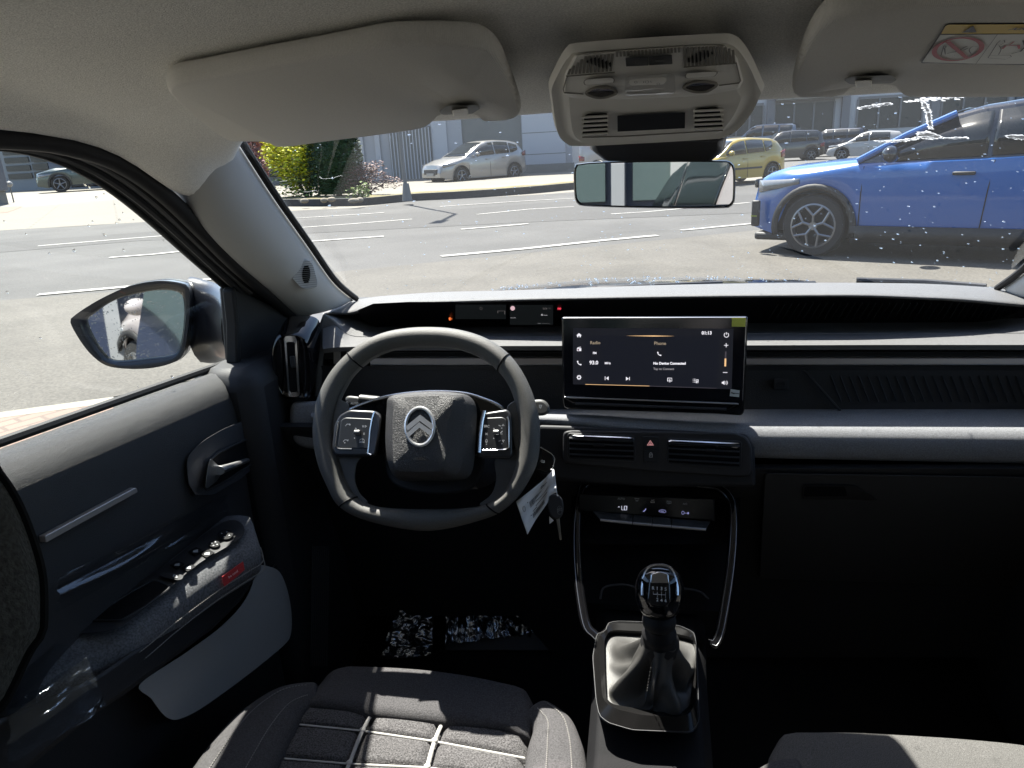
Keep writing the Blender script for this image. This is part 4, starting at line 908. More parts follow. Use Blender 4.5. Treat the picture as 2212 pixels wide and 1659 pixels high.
# left cheek under the pad end, beside the round vent
chk = Plane(PY(700, 720, 1.16), (.45, -1, .1))
b = B(); b.loft([chk.P([(699, 676), (722, 690), (746, 720), (762, 729), (790, 748), (700, 762), (690, 860), (676, 858), (690, 700)], -.03), chk.P([(699, 676), (722, 690), (746, 720), (762, 729), (790, 748), (700, 760), (692, 860), (678, 858), (690, 700)], 0)]); b.build('pad_cheek', PAD, dash, bevel=.004, seg=3)
# fascia below the pad
def strip(name, m, x0, x1, ya, yb, Ya, Yb, par=dash, d=.01, bev=.001, n=16, lab=None):
    b = B(); r1 = [PY(x0 + (x1 - x0) * k / n, ya, Ya) for k in range(n + 1)]; r2 = [PY(x0 + (x1 - x0) * k / n, yb, Yb) for k in range(n + 1)]
    b.grid([[p + Vector((0, d, 0)) for p in r1], r1, r2, [p + Vector((0, d, 0)) for p in r2]]); return b.build(name, m, par, bevel=bev)
strip('fascia_recess', DARKER, 640, 2300, 748, 776, 1.165, 1.155, d=.0)
strip('recess_lip', DARK, 720, 2300, 760, 763, 1.150, 1.150, d=.01)
strip('bronze_strip', BRONZE, 800, 2300, 773.5, 787, 1.142, 1.140, d=.01); strip('strip_edge', SATIN, 800, 2300, 787, 790, 1.140, 1.144, d=.01)
strip('fascia_lower', DARK, 640, 2300, 790, 800, 1.150, 1.152, d=0); strip('fascia_recess', mat('recess_black', (.012, .0125, .014), .7, bump=(600, .3)), 640, 2300, 800, 884, 1.153, 1.145, d=0)
# slanted ribs in the passenger recess, slot socket, diagonal step
b = B()
for k in range(26):
    x = 1795 + k * 20; b.tube([PY(x, 812, 1.150), PY(x + 22, 868, 1.143)], .0012, n=4)
b.build('recess_rib', DARK, dash)
b = B(); b.tube([PY(1735, 801, 1.148), PY(1742, 805, 1.146), PY(1815, 887, 1.135)], .002, n=6); b.build('step_edge', DARK, dash)
b = B(); b.loft([Pl(rquad([(1671, 818), (1703, 818), (1703, 841), (1671, 841)], 4), 1.15), Pl(rquad([(1671, 818), (1703, 818), (1703, 841), (1671, 841)], 4), 1.138)]); sk = b.build('usb_socket', DARK, dash, bevel=.001)
b = B(); b.tube(Pl(rquad([(1678, 826), (1696, 826), (1696, 833), (1678, 833)], 3), 1.1365), .0007, closed=True, n=5); b.build('socket_slot', DARKER, sk)
# fabric shelf: rises from the recess, rolls over, drops to the lower edge
fx = [672, 690] + list(range(720, 2321, 40)); rws = [[] for _ in range(9)]
for x in fx:
    lo = xs_([(560, 905), (1170, 917), (1260, 925), (1500, 975), (1620, 990), (2300, 1004)], x)
    cr = 925 if x > 1200 else 905
    k_ = (lo - 884) / 120
    for i, (y, Y) in enumerate(((884, 1.145), (890, 1.125), (905, 1.098), (918, 1.077), (930, 1.064), (950, 1.054), (975, 1.052), (998, 1.054), (1003, 1.064))): rws[i].append(PY(x, 884 + (y - 884) * k_, Y))
b = B(); b.grid(rws); b.build('fabric_panel', FABRIC, dash, sub=1)
# rounded fabric end left of the wheel
ep = Plane(PY(650, 915, 1.07), (.2, -1, .2)); ee = rquad([(628, 868), (700, 866), (700, 972), (660, 968), (640, 960), (626, 935), (626, 905)], 14)
b = B(); b.loft([ep.P(ee, -.06), ep.P(ee, -.004), ep.P([(x + (663 - x) * .1, y + (918 - y) * .08) for x, y in ee], .006)]); b.build('fabric_end', FABRIC, dash, bevel=.004, seg=3)
# dark lower dash, glovebox
lowY = [(1003, 1.062), (1012, 1.05), (1022, 1.052), (1080, 1.10), (1160, 1.16), (1290, 1.22), (1420, 1.24)]
b = B(); b.grid([[PY(x, y + (0 if x > 1640 else -90 if x < 1200 else 0), Y) for x in range(560, 2321, 80)] for y, Y in lowY]); b.build('lower_dash', DARKER, dash)
b = B(); gb_ = rquad([(1652, 1022), (2330, 1032), (2330, 1270), (1640, 1250)], 10)
def gY(y): return 1.052 + (y - 1022) / 250 * .155
b.loft([[PY(x, y, gY(y) + .01) for x, y in gb_], [PY(x, y, gY(y) - .006) for x, y in gb_]]); glv = b.build('glovebox_lid', mat('glovebox_black', (.024, .025, .027), .6, bump=(700, .3)), dash, bevel=.003)
hn = rquad(z('R', [(610, 1425), (960, 1430), (1115, 1528), (600, 1518)]), 6); b = B(); b.loft([[PY(x, y, gY(y) - .006) for x, y in hn], [PY(x, y, gY(y) - .012) for x, y in hn]]); h_ = b.build('glovebox_handle', DARK, glv, bevel=.002)
hn = rquad(z('R', [(622, 1434), (890, 1436), (905, 1500), (612, 1502)]), 6); b = B(); b.poly([PY(x, y, gY(y) - .0128) for x, y in hn]); b.build('handle_recess', BLACK, h_, fix=False)

# ---- instrument display graphics
ip = Plane(PY(1100, 680, 1.230), (PY(1100, 648, 1.190) - PY(1100, 706, 1.268)).cross(Vector((1, 0, 0)))); hud = empty('instrument_display', parent=car)
def hz(pts, l=0.): return ip.P(z('H', pts), l)
b = B(); b.loft([hz([(300, 300), (420, 250), (700, 236), (1970, 236), (1990, 430), (440, 432), (330, 370)], -.004), hz([(300, 300), (420, 250), (700, 236), (1970, 236), (1990, 430), (440, 432), (330, 370)], 0)]); b.build('display_panel', mat('display_panel_black', (.004, .004, .005), .35, spec=.1), hud)
LCD = mat('lcd_glass', (.006, .0065, .007), .4, spec=.1, emit=((.10, .12, .13), .012))
for q in ([(1070, 258), (1470, 258), (1470, 372), (1070, 372)], [(1500, 260), (1842, 260), (1842, 418), (1500, 418)]):
    b = B(); b.poly(hz(q, .001)); b.build('display_window', LCD, hud, fix=False)
def glow(name, col, s): return emis(name, col, s)
GW = glow('display_white', (.72, .70, .74), .34); GD = glow('display_dim', (.5, .45, .45), .12); GR = glow('telltale_red', (1, .06, .10), .75); GO = glow('telltale_orange', (1, .20, .05), .75); GP = glow('display_pink', (.9, .6, .66), .5)
pr, pu = (ip.p(*z1('H', 1800, 290)) - ip.p(*z1('H', 1700, 290))).normalized(), None; pu = ip.n.cross(pr)
hs = (ip.p(*z1('H', 1800, 290)) - ip.p(*z1('H', 1700, 290))).length / 100
def htext(t, x, y, size, m, nm='readout', bold=.0): b = B(); b.text(t, size * hs * 1.4, ip.p(*z1('H', x, y), .002), pr, pu, bold=bold * hs); b.build(nm, m, hud, fix=False)
htext('23', 1777, 290, 26, GD, bold=1); htext('°C', 1812, 288, 18, GD); htext('6', 1755, 339, 28, GW, bold=1.5); htext('km', 1784, 342, 15, GW, bold=.5); htext('km/h', 1527, 362, 15, GW, bold=.3)
b = B(); b.poly(hz(circ(1522, 287, 18, 18, 20), .002)); b.build('speed_limit_dot', GP, hud, fix=False)
b = B()
b.ribbon(hz(circ(1891, 290, 8, 8, 14), .002), 3 * hs, ip.n, closed=True); b.ribbon(hz(circ(1891, 290, 13, 13, 8, -50, 50), .002), 2.6 * hs, ip.n); b.ribbon(hz(circ(1891, 290, 13, 13, 8, 130, 230), .002), 2.6 * hs, ip.n)
b.poly(hz(circ(1891, 290, 5, 5, 10), .002)); b.build('brake_telltale', GR, hud, fix=False)
b = B(); b.poly(hz([(1017, 362), (1032, 358), (1032, 382), (1020, 382)], .002)); b.ribbon(hz([(1033, 368), (1041, 364), (1041, 376), (1035, 378)], .002), 2.5 * hs, ip.n); b.build('fuel_telltale', GO, hud, fix=False)
b = B(); b.ribbon(hz([(1720, 407), (1745, 407)], .002), 3 * hs, ip.n); 
for k in range(4): b.ribbon(hz([(1757 + 16 * k, 407), (1765 + 16 * k, 407)], .002), 2 * hs, ip.n)
b.build('page_marks', GW, hud, fix=False)
b = B(); b.ribbon(hz([(1405, 325), (1405, 308), (1460, 308), (1460, 335)], .002), 5 * hs, ip.n); b.ribbon(hz(circ(1272, 288, 9, 12, 14), .002), 2.5 * hs, ip.n, closed=True); b.build('dim_symbol', GD, hud, fix=False)

# ---- black side vent
vp = Plane(PY(640, 780, 1.08), (.32, -1, .05)); vent = empty('side_vent', parent=car)
vo = c2(z('N', [(66, 450), (75, 380), (110, 320), (190, 305), (270, 330), (300, 420), (312, 560), (305, 660), (285, 705), (220, 712), (140, 700), (108, 650), (80, 560)]), 5, True)
vb_ = c2(z('N', [(110, 330), (150, 240), (200, 212), (300, 213), (352, 245), (358, 330), (352, 450), (320, 620), (300, 690), (200, 706), (140, 690), (110, 560)]), 5, True)
A = resample(vp.P(vb_, -.06), 64, True); C = align(A, resample(vp.P(vo, .0), 64, True)); cc = sum(C, Vector()) / 64
b = B(); b.grid([A, C, [c.lerp(cc, .10) + vp.n * .004 for c in C], [c.lerp(cc, .2) + vp.n * .001 for c in C]], closed_v=True); b.poly([c.lerp(cc, .2) + vp.n * .001 for c in C]); b.build('housing', PIANO, vent, ang=50)
fo = rquad(z('N', [(142, 332), (216, 332), (237, 690), (168, 696)]), 7); fi = rquad(z('N', [(156, 366), (206, 366), (222, 662), (176, 666)]), 3)
b = B(); b.loft([vp.P(fi, .0), vp.P(fi, .010)]); b.build('vent_slot', BLACK, vent)
A = resample(vp.P(fo, .006), 48, True); C = align(A, resample(vp.P(fi, .0112), 48, True)); A2 = resample(vp.P(fo, .0102), 48, True); A2 = align(A, A2)
b = B(); b.grid([A, A2, C], closed_v=True); b.build('chrome_frame', CHROME, vent, ang=30)
for x0, x1 in ((244, 262), (112, 128)):
    b = B(); b.tube(vp.P(c2(z('N', [(x0, 350), (x0 + 14, 400), (x0 + 24, 560), (x0 + 18, 680)]), 4), .002), .0016, n=6); b.build('vent_blade', PIANO, vent)
b = B(); b.loft([vp.P(rquad(z('N', [(175, 450), (205, 448), (212, 520), (183, 524)]), 3), .010), vp.P(rquad(z('N', [(178, 453), (202, 451), (208, 516), (186, 520)]), 3), .015)]); b.build('vent_slider', DARK, vent, bevel=.001)
strip('end_cap', mat('end_cap_grey', (.14, .13, .12), .6), *[z1('N', 436, 0)[0], z1('N', 478, 0)[0]], z1('N', 0, 415)[1], z1('N', 0, 498)[1], 1.13, 1.13, d=.01, n=2)

# ---- steering wheel
wp = Plane(EYE + (Vector((-.326, .98, .933)) - EYE) * .955, (0, -math.cos(R(28)), math.sin(R(28)))); wh_ = empty('steering_wheel', parent=car)
def wz(pts, l=0.): return wp.P(z('N', pts), l)
outc = [(1000, 281), (1130, 288), (1260, 315), (1370, 360), (1460, 425), (1530, 505), (1590, 610), (1635, 730), (1658, 850), (1658, 980), (1640, 1090), (1590, 1195), (1520, 1296), (1412, 1384), (1270, 1435), (1130, 1470), (990, 1487), (850, 1475), (700, 1445), (562, 1400), (458, 1328), (400, 1220), (350, 1100), (322, 970), (318, 850), (340, 720), (390, 600), (460, 500), (550, 415), (650, 350), (760, 308), (880, 287)]
wid = lambda x, y: (118 if y < 420 else 122 + (y - 420) * .02 if y < 900 else 140)
cx, cy = 990, 880
inc = [(1000, 398), (1115, 403), (1225, 428), (1320, 470), (1395, 525), (1455, 595), (1495, 675), (1522, 770), (1535, 860), (1535, 975), (1520, 1080), (1490, 1180), (1435, 1268), (1345, 1328), (1225, 1350), (1110, 1356), (990, 1358), (870, 1356), (755, 1350), (645, 1328), (565, 1268), (510, 1180), (478, 1080), (452, 965), (445, 855), (465, 745), (500, 660), (550, 575), (625, 500), (710, 445), (800, 415), (895, 400)]
NR = 128
Ow = catmull(wz(outc), 4, True); Iw = catmull(wz(inc), 4, True); rings = []
for o_, i_ in zip(Ow, Iw):
    c = (o_ + i_) / 2; h = (o_ - i_) / 2; rings.append([c + h * math.cos(a * math.pi / 10) + wp.n * .0165 * math.sin(a * math.pi / 10) for a in range(20)])
b = B(); b.grid(rings, closed_u=True, closed_v=True); b.build('rim', LEATHER, wh_, ang=80)
seam_pts = [(530, 455), (1472, 440), (487, 1335), (1385, 1355)]
for sx, sy in seam_pts:
    i = min(range(len(Ow)), key=lambda k: (Ow[k] - wp.p(*z1('N', sx, sy))).length); o_, i_ = Ow[i], Iw[i]; c = (o_ + i_) / 2; h = (o_ - i_) / 2
    b = B(); b.tube([c + h * 1.012 * math.cos(a * math.pi / 14) + wp.n * .0168 * math.sin(a * math.pi / 14) for a in range(28)], .0011, closed=True, n=6); b.build('seam', BLACK, wh_)
b = B()
for k in range(0, len(Iw)):
    i0, i1 = Iw[k], Iw[(k + 1) % len(Iw)]; o0 = Ow[k]; inn = (i0 - o0).normalized()
    for q in (0.0, .34, .67): 
        pp = i0.lerp(i1, q) + inn * .0 + wp.n * .006 - inn * .0015; t = (i1 - i0).normalized(); b.tube([pp - wp.n * .0013, pp + t * .0028 + wp.n * .0013 ], .00045, n=4)
b.build('stitching', mat('stitch_dark', (.05, .05, .055), .8), wh_)
# lower spokes flowing from the rim
for pts in ([(400, 1010), (600, 1030), (575, 1090), (565, 1180), (590, 1260), (640, 1320), (560, 1345), (480, 1290), (420, 1190), (390, 1090)], [(1400, 1050), (1560, 1000), (1590, 1080), (1550, 1200), (1440, 1310), (1360, 1340), (1300, 1330), (1370, 1270), (1400, 1180)]):
    b = B(); q = c2(pts, 4, True); b.loft([wz(q, -.014), wz(q, .003)]); b.build('spoke_cover', mat('spoke_leather', (.055, .055, .056), .5, bump=(1100, .3)), wh_, bevel=.005, seg=3)
for pts in ([(400, 700), (500, 720), (530, 760), (500, 900), (450, 1080), (390, 1000), (370, 850)], [(1500, 720), (1580, 700), (1610, 850), (1600, 1000), (1540, 1080), (1490, 900), (1460, 770)]):
    b = B(); q = c2(pts, 4, True); b.loft([wz(q, -.012), wz(q, .006)]); b.build('spoke', LEATHER, wh_, bevel=.005, seg=3)
# piano black bridge, chrome arc
br = c2([(440, 900), (500, 790), (640, 722), (800, 682), (1000, 662), (1200, 670), (1330, 706), (1430, 755), (1490, 850)], 5)
b = B(); q = br + [(1480, 1000), (1300, 1040), (740, 1040), (450, 1000)]; b.loft([wz(q, -.02), wz(q, .001)]); b.build('bridge', PIANO, wh_, bevel=.002)
b = B(); arc = wz(br, .003); b.tube(arc, .0024, n=10, flat=.8); b.build('chrome_arc', CHROME, wh_)
# key pods
podL = rquad([(426, 1000), (440, 860), (470, 800), (530, 768), (690, 776), (722, 800), (720, 840), (700, 1010), (690, 1048), (440, 1046)], 22)
podR = rquad([(1290, 1040), (1318, 800), (1340, 785), (1470, 765), (1492, 800), (1497, 1040), (1480, 1058), (1300, 1055)], 18)
for pod, cir in ((podL, [(480, 830), (505, 815), (660, 822), (690, 845), (640, 1000), (460, 992)]), (podR, [(1330, 818), (1440, 812), (1462, 830), (1465, 990), (1450, 1005), (1312, 1008)])):
    b = B(); A = wz(pod, -.015); C = wz(pod, .012); cc = sum(C, Vector()) / len(C); b.loft([A, C, [p.lerp(cc, .06) + wp.n * .003 for p in C]]); po = b.build('key_pod', mat('pod_black', (.020, .021, .024), .35, spec=.5), wh_, bevel=.002, seg=3)
    kq = rquad(cir, 14); b = B(); b.loft([wz(kq, .0145), wz(kq, .0165)]); b.build('key_plate', mat('key_plate', (.028, .030, .033), .45), po, bevel=.001)
def wfull(k, pts, l): return wp.P(z(k, pts), l)
b = B(); b.tube(wfull('W', [(93, 562), (100, 578), (125, 584), (243, 587)], .0165), .0011, n=8); b.tube(wfull('W', [(1580, 598), (1700, 597), (1820, 590), (1850, 570), (1850, 300), (1838, 255)], .0165), .0011, n=8); b.tube(wfull('W', [(110, 300), (92, 420), (75, 560)], .0155), .0011, n=8); b.build('pod_chrome', CHROME, wh_)
bl1 = rquad([(455, 205), (478, 195), (530, 230), (548, 270), (528, 400), (490, 600), (480, 640), (440, 652), (402, 630), (405, 590), (435, 370)], 16)
b = B(); b.loft([wfull('W', bl1, .010), wfull('W', bl1, .024), ]); b.build('pod_fin', mat('dark_satin', (.10, .10, .11), .3, metal=.7), wh_, bevel=.003, seg=3)
b = B(); b.tube(wfull('W', [(478, 200), (450, 280), (430, 400), (415, 560), (405, 625), (440, 645)], .0245), .0013, n=8, flat=.8); b.tube(wfull('W', [(1600, 190), (1575, 300), (1555, 450), (1545, 620)], .016), .0028, n=8, flat=.6); b.build('pod_chrome', CHROME, wh_)
ks = (wp.p(*z1('W', 200, 100)) - wp.p(*z1('W', 100, 100))).length / 100; wr_ = Vector((1, 0, 0)); wu_ = wp.n.cross(wr_) if wp.n.cross(wr_).z > 0 else -wp.n.cross(wr_)
SYM = mat('key_symbol', (.62, .63, .65), .5)
b = B()
b.text('SRC', 22 * ks * 1.4, wfull('W', [(1625, 352)], .018)[0], wr_, wu_, bold=.6 * ks); b.text('MODE', 13 * ks * 1.4, wfull('W', [(348, 514)], .018)[0], wr_, wu_, bold=.6 * ks)
for (x, y) in [(285, 372), (1700, 373)]: b.poly(wfull('W', [(x - 9, y + 6), (x, y - 8), (x + 9, y + 6)], .018))
for (x, y) in [(272, 472), (1697, 475), (1780, 370), (1780, 530), (172, 520), (1623, 535)]: b.poly(wfull('W', circ(x, y, 6, 6, 8), .018))
def rb(pts, w=4, cl=False): b.ribbon(wfull('W', pts, .018), w * ks, wp.n, closed=cl)
rb(circ(205, 350, 24, 22, 10, 180, 340)); rb([(222, 322), (222, 342)]); rb([(212, 332), (232, 332)]); rb(circ(182, 512, 24, 22, 10, 180, 340)); rb([(195, 492), (212, 492)])
rb([(355, 342), (355, 362)], 5); rb([(366, 342), (366, 362)], 5); rb([(380, 342), (396, 351), (380, 362)], 4, True); rb([(360, 420), (378, 420)]); rb([(360, 428), (378, 428)]); rb([(360, 436), (378, 436)])
rb(circ(348, 500, 24, 20, 10, 180, 360)); rb([(348, 500), (358, 486)]); rb([(1780, 345), (1806, 345), (1793, 330)], 4, True); rb([(1785, 494), (1806, 494), (1795, 512)], 4, True); rb([(1748, 340), (1768, 350)], 7); rb([(1748, 505), (1770, 495)], 7)
rb([(1612, 420), (1634, 440)], 5); rb([(1612, 440), (1634, 420)], 5); rb(circ(1623, 498, 8, 14, 12), 4, True); rb([(1610, 508), (1623, 520), (1636, 508)], 3); rb([(1766, 420), (1788, 400)], 9); rb([(1766, 430), (1788, 430)], 5)
lf = [i for i, f in enumerate(b.f) if b.v[f[0]][0] < wp.o.x]
for keep in (True, False):
    c = B(); c.v = b.v; ff = [f for f in b.f if (b.v[f[0]][0] < wp.o.x) == keep]; ids = sorted({i for f in ff for i in f}); mp_i = {a: k for k, a in enumerate(ids)}
    d = B(); d.add([b.v[i] for i in ids], [[mp_i[i] for i in f] for f in ff]); d.build('key_symbols', SYM, wh_, fix=False)
for q in ([(220, 396), (322, 396), (330, 410), (326, 432), (224, 434)], [(1645, 400), (1742, 396), (1752, 412), (1746, 432), (1650, 434)]):
    b = B(); a_, c_ = wfull('W', [((q[0][0] + q[3][0]) / 2 - 2, 414), (q[2][0], 414)], .019); b.tube([a_, c_], .0036, n=14); b.build('thumb_roller', mat('roller_grey', (.16, .16, .165), .4, metal=.6), wh_, bevel=.0008)
# airbag boss, built up in layers so that its flank shows from the right
base_o = c2([(770, 700), (900, 672), (1050, 662), (1190, 672), (1255, 700), (1285, 770), (1282, 900), (1272, 1050), (1250, 1150), (1190, 1185), (1000, 1190), (830, 1185), (770, 1120), (748, 1000), (750, 850), (757, 760)], 4, True)
front = c2([(798, 700), (900, 682), (1050, 676), (1130, 680), (1158, 700), (1150, 760), (1125, 850), (1112, 950), (1110, 1060), (1095, 1118), (1050, 1135), (900, 1137), (810, 1128), (785, 1080), (778, 950), (782, 800)], 4, True)
nb = 96; A = resample(wz(base_o, -.02), nb, True); F_ = align(A, resample(wz(front, .050), nb, True)); A1 = align(A, resample(wz(base_o, .012), nb, True))
M1 = [a.lerp(f, .5) + wp.n * .010 + (a - f).normalized() * .006 for a, f in zip(A1, F_)]; fc = sum(F_, Vector()) / nb
b = B(); b.grid([A, A1, M1, F_, [f.lerp(fc, .06) + wp.n * .0022 for f in F_], [f.lerp(fc, .4) + wp.n * .0045 for f in F_], [f.lerp(fc, .8) + wp.n * .006 for f in F_], [f.lerp(fc, .995) + wp.n * .006 for f in F_]], closed_v=True)
bag = b.build('airbag_cover', BAGMAT, wh_, ang=28)
def wl(pts, l=.0575): return wfull('W', pts, l)
b = B(); ov = wl(circ(940, 355, 143, 192, 48), .0560); b.tube(ov, .0024, closed=True, n=8, flat=.7, up=wp.n)
def chev(pts, w): 
    A_ = wl(pts, .0565); tt = B(); b.ribbon([p + wp.n * .001 for p in A_], w * ks, wp.n); b.ribbon([p - wp.n * .001 for p in A_], w * ks * 1.12, wp.n)
chev([(806, 378), (943, 266), (1079, 366)], 44); chev([(812, 448), (937, 338), (1066, 430)], 40)
b.build('emblem', mat('emblem_chrome', (.72, .73, .75), .3, metal=.75), wh_, ang=30)
for o_, w_, l_ in (('AIRBAG', 26, 685),):
    b = B(); b.text(o_, w_ * ks * 1.3, wl([(940, l_)], .0572)[0], wr_, wu_, bold=.5 * ks); b.ribbon(wl([(905, 738), (905, 724), (960, 735), (985, 724)], .0568), 3 * ks, wp.n); b.build('moulded_text', mat('moulded_dark', (.012, .012, .012), .6), wh_, fix=False)
# column shroud and stalks
b = B(); cA = wz(c2([(800, 1220), (1000, 1270), (1220, 1250), (1320, 1130), (1290, 900), (1000, 800), (770, 900), (740, 1100)], 4, True), -.02); b.loft([cA, [p + Vector((.01, .09, -.035)) for p in cA], [p + Vector((.015, .22, -.05)) for p in cA]]); b.build('column_shroud', DARKER, wh_, bevel=.004)
b = B(); b.poly(wp.P(z('N', [(1250, 1240), (1268, 1203), (1294, 1240)]), -.03)); b.build('shroud_mark', mat('grey_mark', (.09, .08, .075), .7), wh_, fix=False)
sp_ = Plane(wp.o + Vector((0, .06, 0)), wp.n)
b = B(); q = rquad(z('W', [(178, 55), (215, 38), (330, 50), (326, 132), (230, 132), (182, 110)]), 6); b.loft([sp_.P(q, -.012), sp_.P(q, .008)]); st = b.build('light_stalk', mat('stalk_black', (.05, .05, .048), .5), wh_, bevel=.004, seg=3)
b = B(); b.tube(sp_.P(z('W', [(330, 75), (500, 92), (620, 110)]), 0), .0075, n=10); b.build('stalk_arm', mat('stalk_black', (.05, .05, .048), .5), st)
b = B(); b.text('AUTO', 22 * ks * 1.35, sp_.p(*z1('W', 272, 118), .0088), wr_, wu_, bold=.8 * ks); b.ribbon(sp_.P(z('W', circ(198, 108, 9, 9, 12)), .0088), 4 * ks, wp.n, closed=True); b.build('symbol', WICON, st, fix=False)
b = B(); q = rquad(z('N', [(1600, 712), (1670, 706), (1700, 722), (1718, 752), (1716, 785), (1690, 802), (1655, 806), (1600, 800)]), 8); b.loft([sp_.P(q, -.014), sp_.P(q, .008)]); st = b.build('wiper_stalk', mat('stalk_black', (.05, .05, .048), .5), wh_, bevel=.004, seg=3)
b = B(); b.ribbon(sp_.P(z('N', [(1655, 742), (1668, 742), (1662, 762), (1656, 755)]), .009), .0012, wp.n, closed=True); b.build('symbol', WICON, st, fix=False)

# ---- touch screen
tp_ = Plane(PY(1415, 790, 1.075), (0, -math.cos(R(9)), math.sin(R(9)))); ts = empty('touch_screen', parent=car)
def tz(pts, l=0.): return tp_.P(z('S', pts), l)
house = rquad([(229, 186), (1893, 181), (1886, 300), (1866, 940), (1860, 1030), (1835, 1066), (1600, 1050), (280, 1008), (248, 985), (238, 900)], 30)
b = B(); b.loft([tz(house, -.016), tz(house, 0)]); b.build('housing', PIANO, ts, bevel=.002, seg=3)
gq = rquad([(243, 203), (1874, 198), (1842, 938), (250, 886)], 8); b = B(); b.loft([tz(gq, 0), tz(gq, .0018)]); b.build('glass', mat('screen_glass', (.006, .006, .009), .09, spec=.5), ts, bevel=.0006)
b = B(); dq = [(330, 287), (1762, 292), (1746, 832), (330, 787)]; b.poly(tz(dq, .0024)); b.build('display', emis('display_ground', (.030, .032, .048), .42), ts, fix=False)
b = B(); b.poly(tz([(440, 355), (1637, 362), (1612, 823), (440, 790)], .0027)); b.build('display_tile', emis('display_tile', (.022, .025, .044), .42), ts, fix=False)
for q in ([(483, 466), (568, 468), (566, 558), (480, 556)], [(1050, 472), (1148, 474), (1147, 566), (1048, 564)]):
    b = B(); b.poly(tz(q, .0029)); b.build('display_button', emis('display_button', (.03, .03, .045), .40), ts, fix=False)
b = B(); b.tube(tz([(243, 199), (1000, 197), (1872, 195)], .001), .0013, n=8); b.tube(tz([(1874, 205), (1842, 930)], .001), .0009, n=6); b.build('screen_edge', CHROME, ts)
b = B(); b.tube(tz([(255, 905), (330, 945), (1720, 1010), (1800, 968)], .003), .0015, n=8); b.build('lower_edge', PIANO, ts)
b = B(); b.tube(tz([(350, 960), (1000, 985), (1700, 1010)], .004), .0022, n=8); b.build('lower_groove', DARK, ts)
b = B(); b.tube(tz([(255, 903), (300, 905), (1790, 962), (1805, 966)], .003), .0012, n=8); b.build('lower_highlight', SATIN, ts)
b = B(); b.poly(tz([(1748, 199), (1872, 199), (1868, 275), (1746, 273)], .0035)); b.build('yellow_sticker', mat('yellow_film', (.55, .56, .10), .4), ts, fix=False)
b = B(); b.poly(tz([(1736, 832), (1818, 842), (1812, 902), (1728, 893)], .0035)); wsk = b.build('white_sticker', mat('white_label', (.55, .58, .58), .5), ts, fix=False)
b = B(); b.ribbon(tz([(1740, 862), (1762, 868), (1770, 874)], .004), .0016, tp_.n); b.ribbon(tz([(1768, 866), (1812, 873)], .004), .0010, tp_.n); b.build('print', mat('print_black', (.02, .02, .02), .6), wsk, fix=False)
b = B(); b.poly(tz([(1745, 1045), (1740, 1060), (1600, 1052), (1592, 1044)], .001)); 
tr = (tz([(1500, 600)])[0] - tz([(500, 565)])[0]); tr = Vector((1, 0, 0)); tu = -tp_.n.cross(tr) if (-tp_.n.cross(tr)).z > 0 else tp_.n.cross(tr); tk = (tz([(600, 500)])[0] - tz([(500, 497)])[0]).length / 100
SW = emis('screen_white', (.95, .93, 1.0), .62); SA = emis('screen_amber', (.62, .50, .36), .36); SG = emis('screen_grey', (.6, .57, .6), .34); SL = emis('screen_gold', (1, .62, .30), .6)
def tt(t, x, y, h, m, al='LEFT', bold=0.): b = B(); b.text(t, h * tk * 1.38, tz([(x, y)], .0034)[0], tr, tu, align=al, bold=bold * tk); b.build('screen_text', m, ts, fix=False)
tt('01:13', 1478, 331, 28, SW, bold=1.4); tt('Radio', 482, 418, 29, SA, bold=.4); tt('Phone', 1053, 424, 30, SA, bold=.4); tt('FM', 507, 510, 19, SW, bold=1); tt('93.0', 477, 596, 33, SW, bold=1.4); tt('MHz', 613, 600, 20, SW, bold=.7)
tt('No Device Connected', 1047, 602, 22, SW, bold=1.4); tt('Tap to Connect', 1047, 651, 20, SG, bold=.4)
b = B()
def sr(pts, w=5, cl=False): b.ribbon(tz(pts, .0034), w * tk, tp_.n, closed=cl)
def sf(pts): b.poly(tz(pts, .0034))
sf([(360, 352), (384, 331), (408, 352), (400, 352), (400, 368), (390, 368), (390, 356), (378, 356), (378, 368), (368, 368), (368, 352)])
sf([(366, 466), (404, 466), (404, 491), (366, 491)]); sr([(370, 463), (400, 455)], 5)
def phone(x, y, s=1): sr(c2([(x - 14 * s, y - 14 * s), (x - 10 * s, y), (x, y + 10 * s), (x + 14 * s, y + 14 * s)], 3), 7 * s); sf(circ(x - 13 * s, y - 12 * s, 6 * s, 7 * s, 8)); sf(circ(x + 12 * s, y + 13 * s, 7 * s, 6 * s, 8))
phone(386, 598, 1.1); phone(1100, 516)
sr(circ(384, 726, 13, 13, 20), 8, True)
for k in range(8): a = k * math.pi / 4; sr([(384 + 15 * math.cos(a), 726 + 15 * math.sin(a)), (384 + 21 * math.cos(a), 726 + 21 * math.sin(a))], 7)
sr([(617, 717), (617, 750)], 5); sf([(648, 717), (648, 751), (625, 734)]); sr([(834, 722), (834, 754)], 5); sf([(803, 721), (803, 754), (828, 738)])
sr(circ(1699, 348, 20, 20, 18, -60, 240), 5); sr([(1699, 323), (1699, 346)], 5); sr([(1678, 440), (1716, 440)], 5); sr([(1697, 421), (1697, 458)], 5); sr([(1668, 682), (1708, 683)], 5)
sf([(1658, 766), (1668, 766), (1682, 754), (1682, 794), (1668, 782), (1658, 782)]); sr(circ(1684, 775, 12, 14, 8, -55, 55), 4); sr(circ(1684, 775, 24, 24, 8, -50, 50), 4)
sr([(1182, 760), (1175, 760), (1175, 732), (1212, 733), (1212, 761), (1204, 761)], 4); sr([(1193, 744), (1202, 756), (1186, 756)], 4, True); sr([(1187, 765), (1200, 765)], 6)
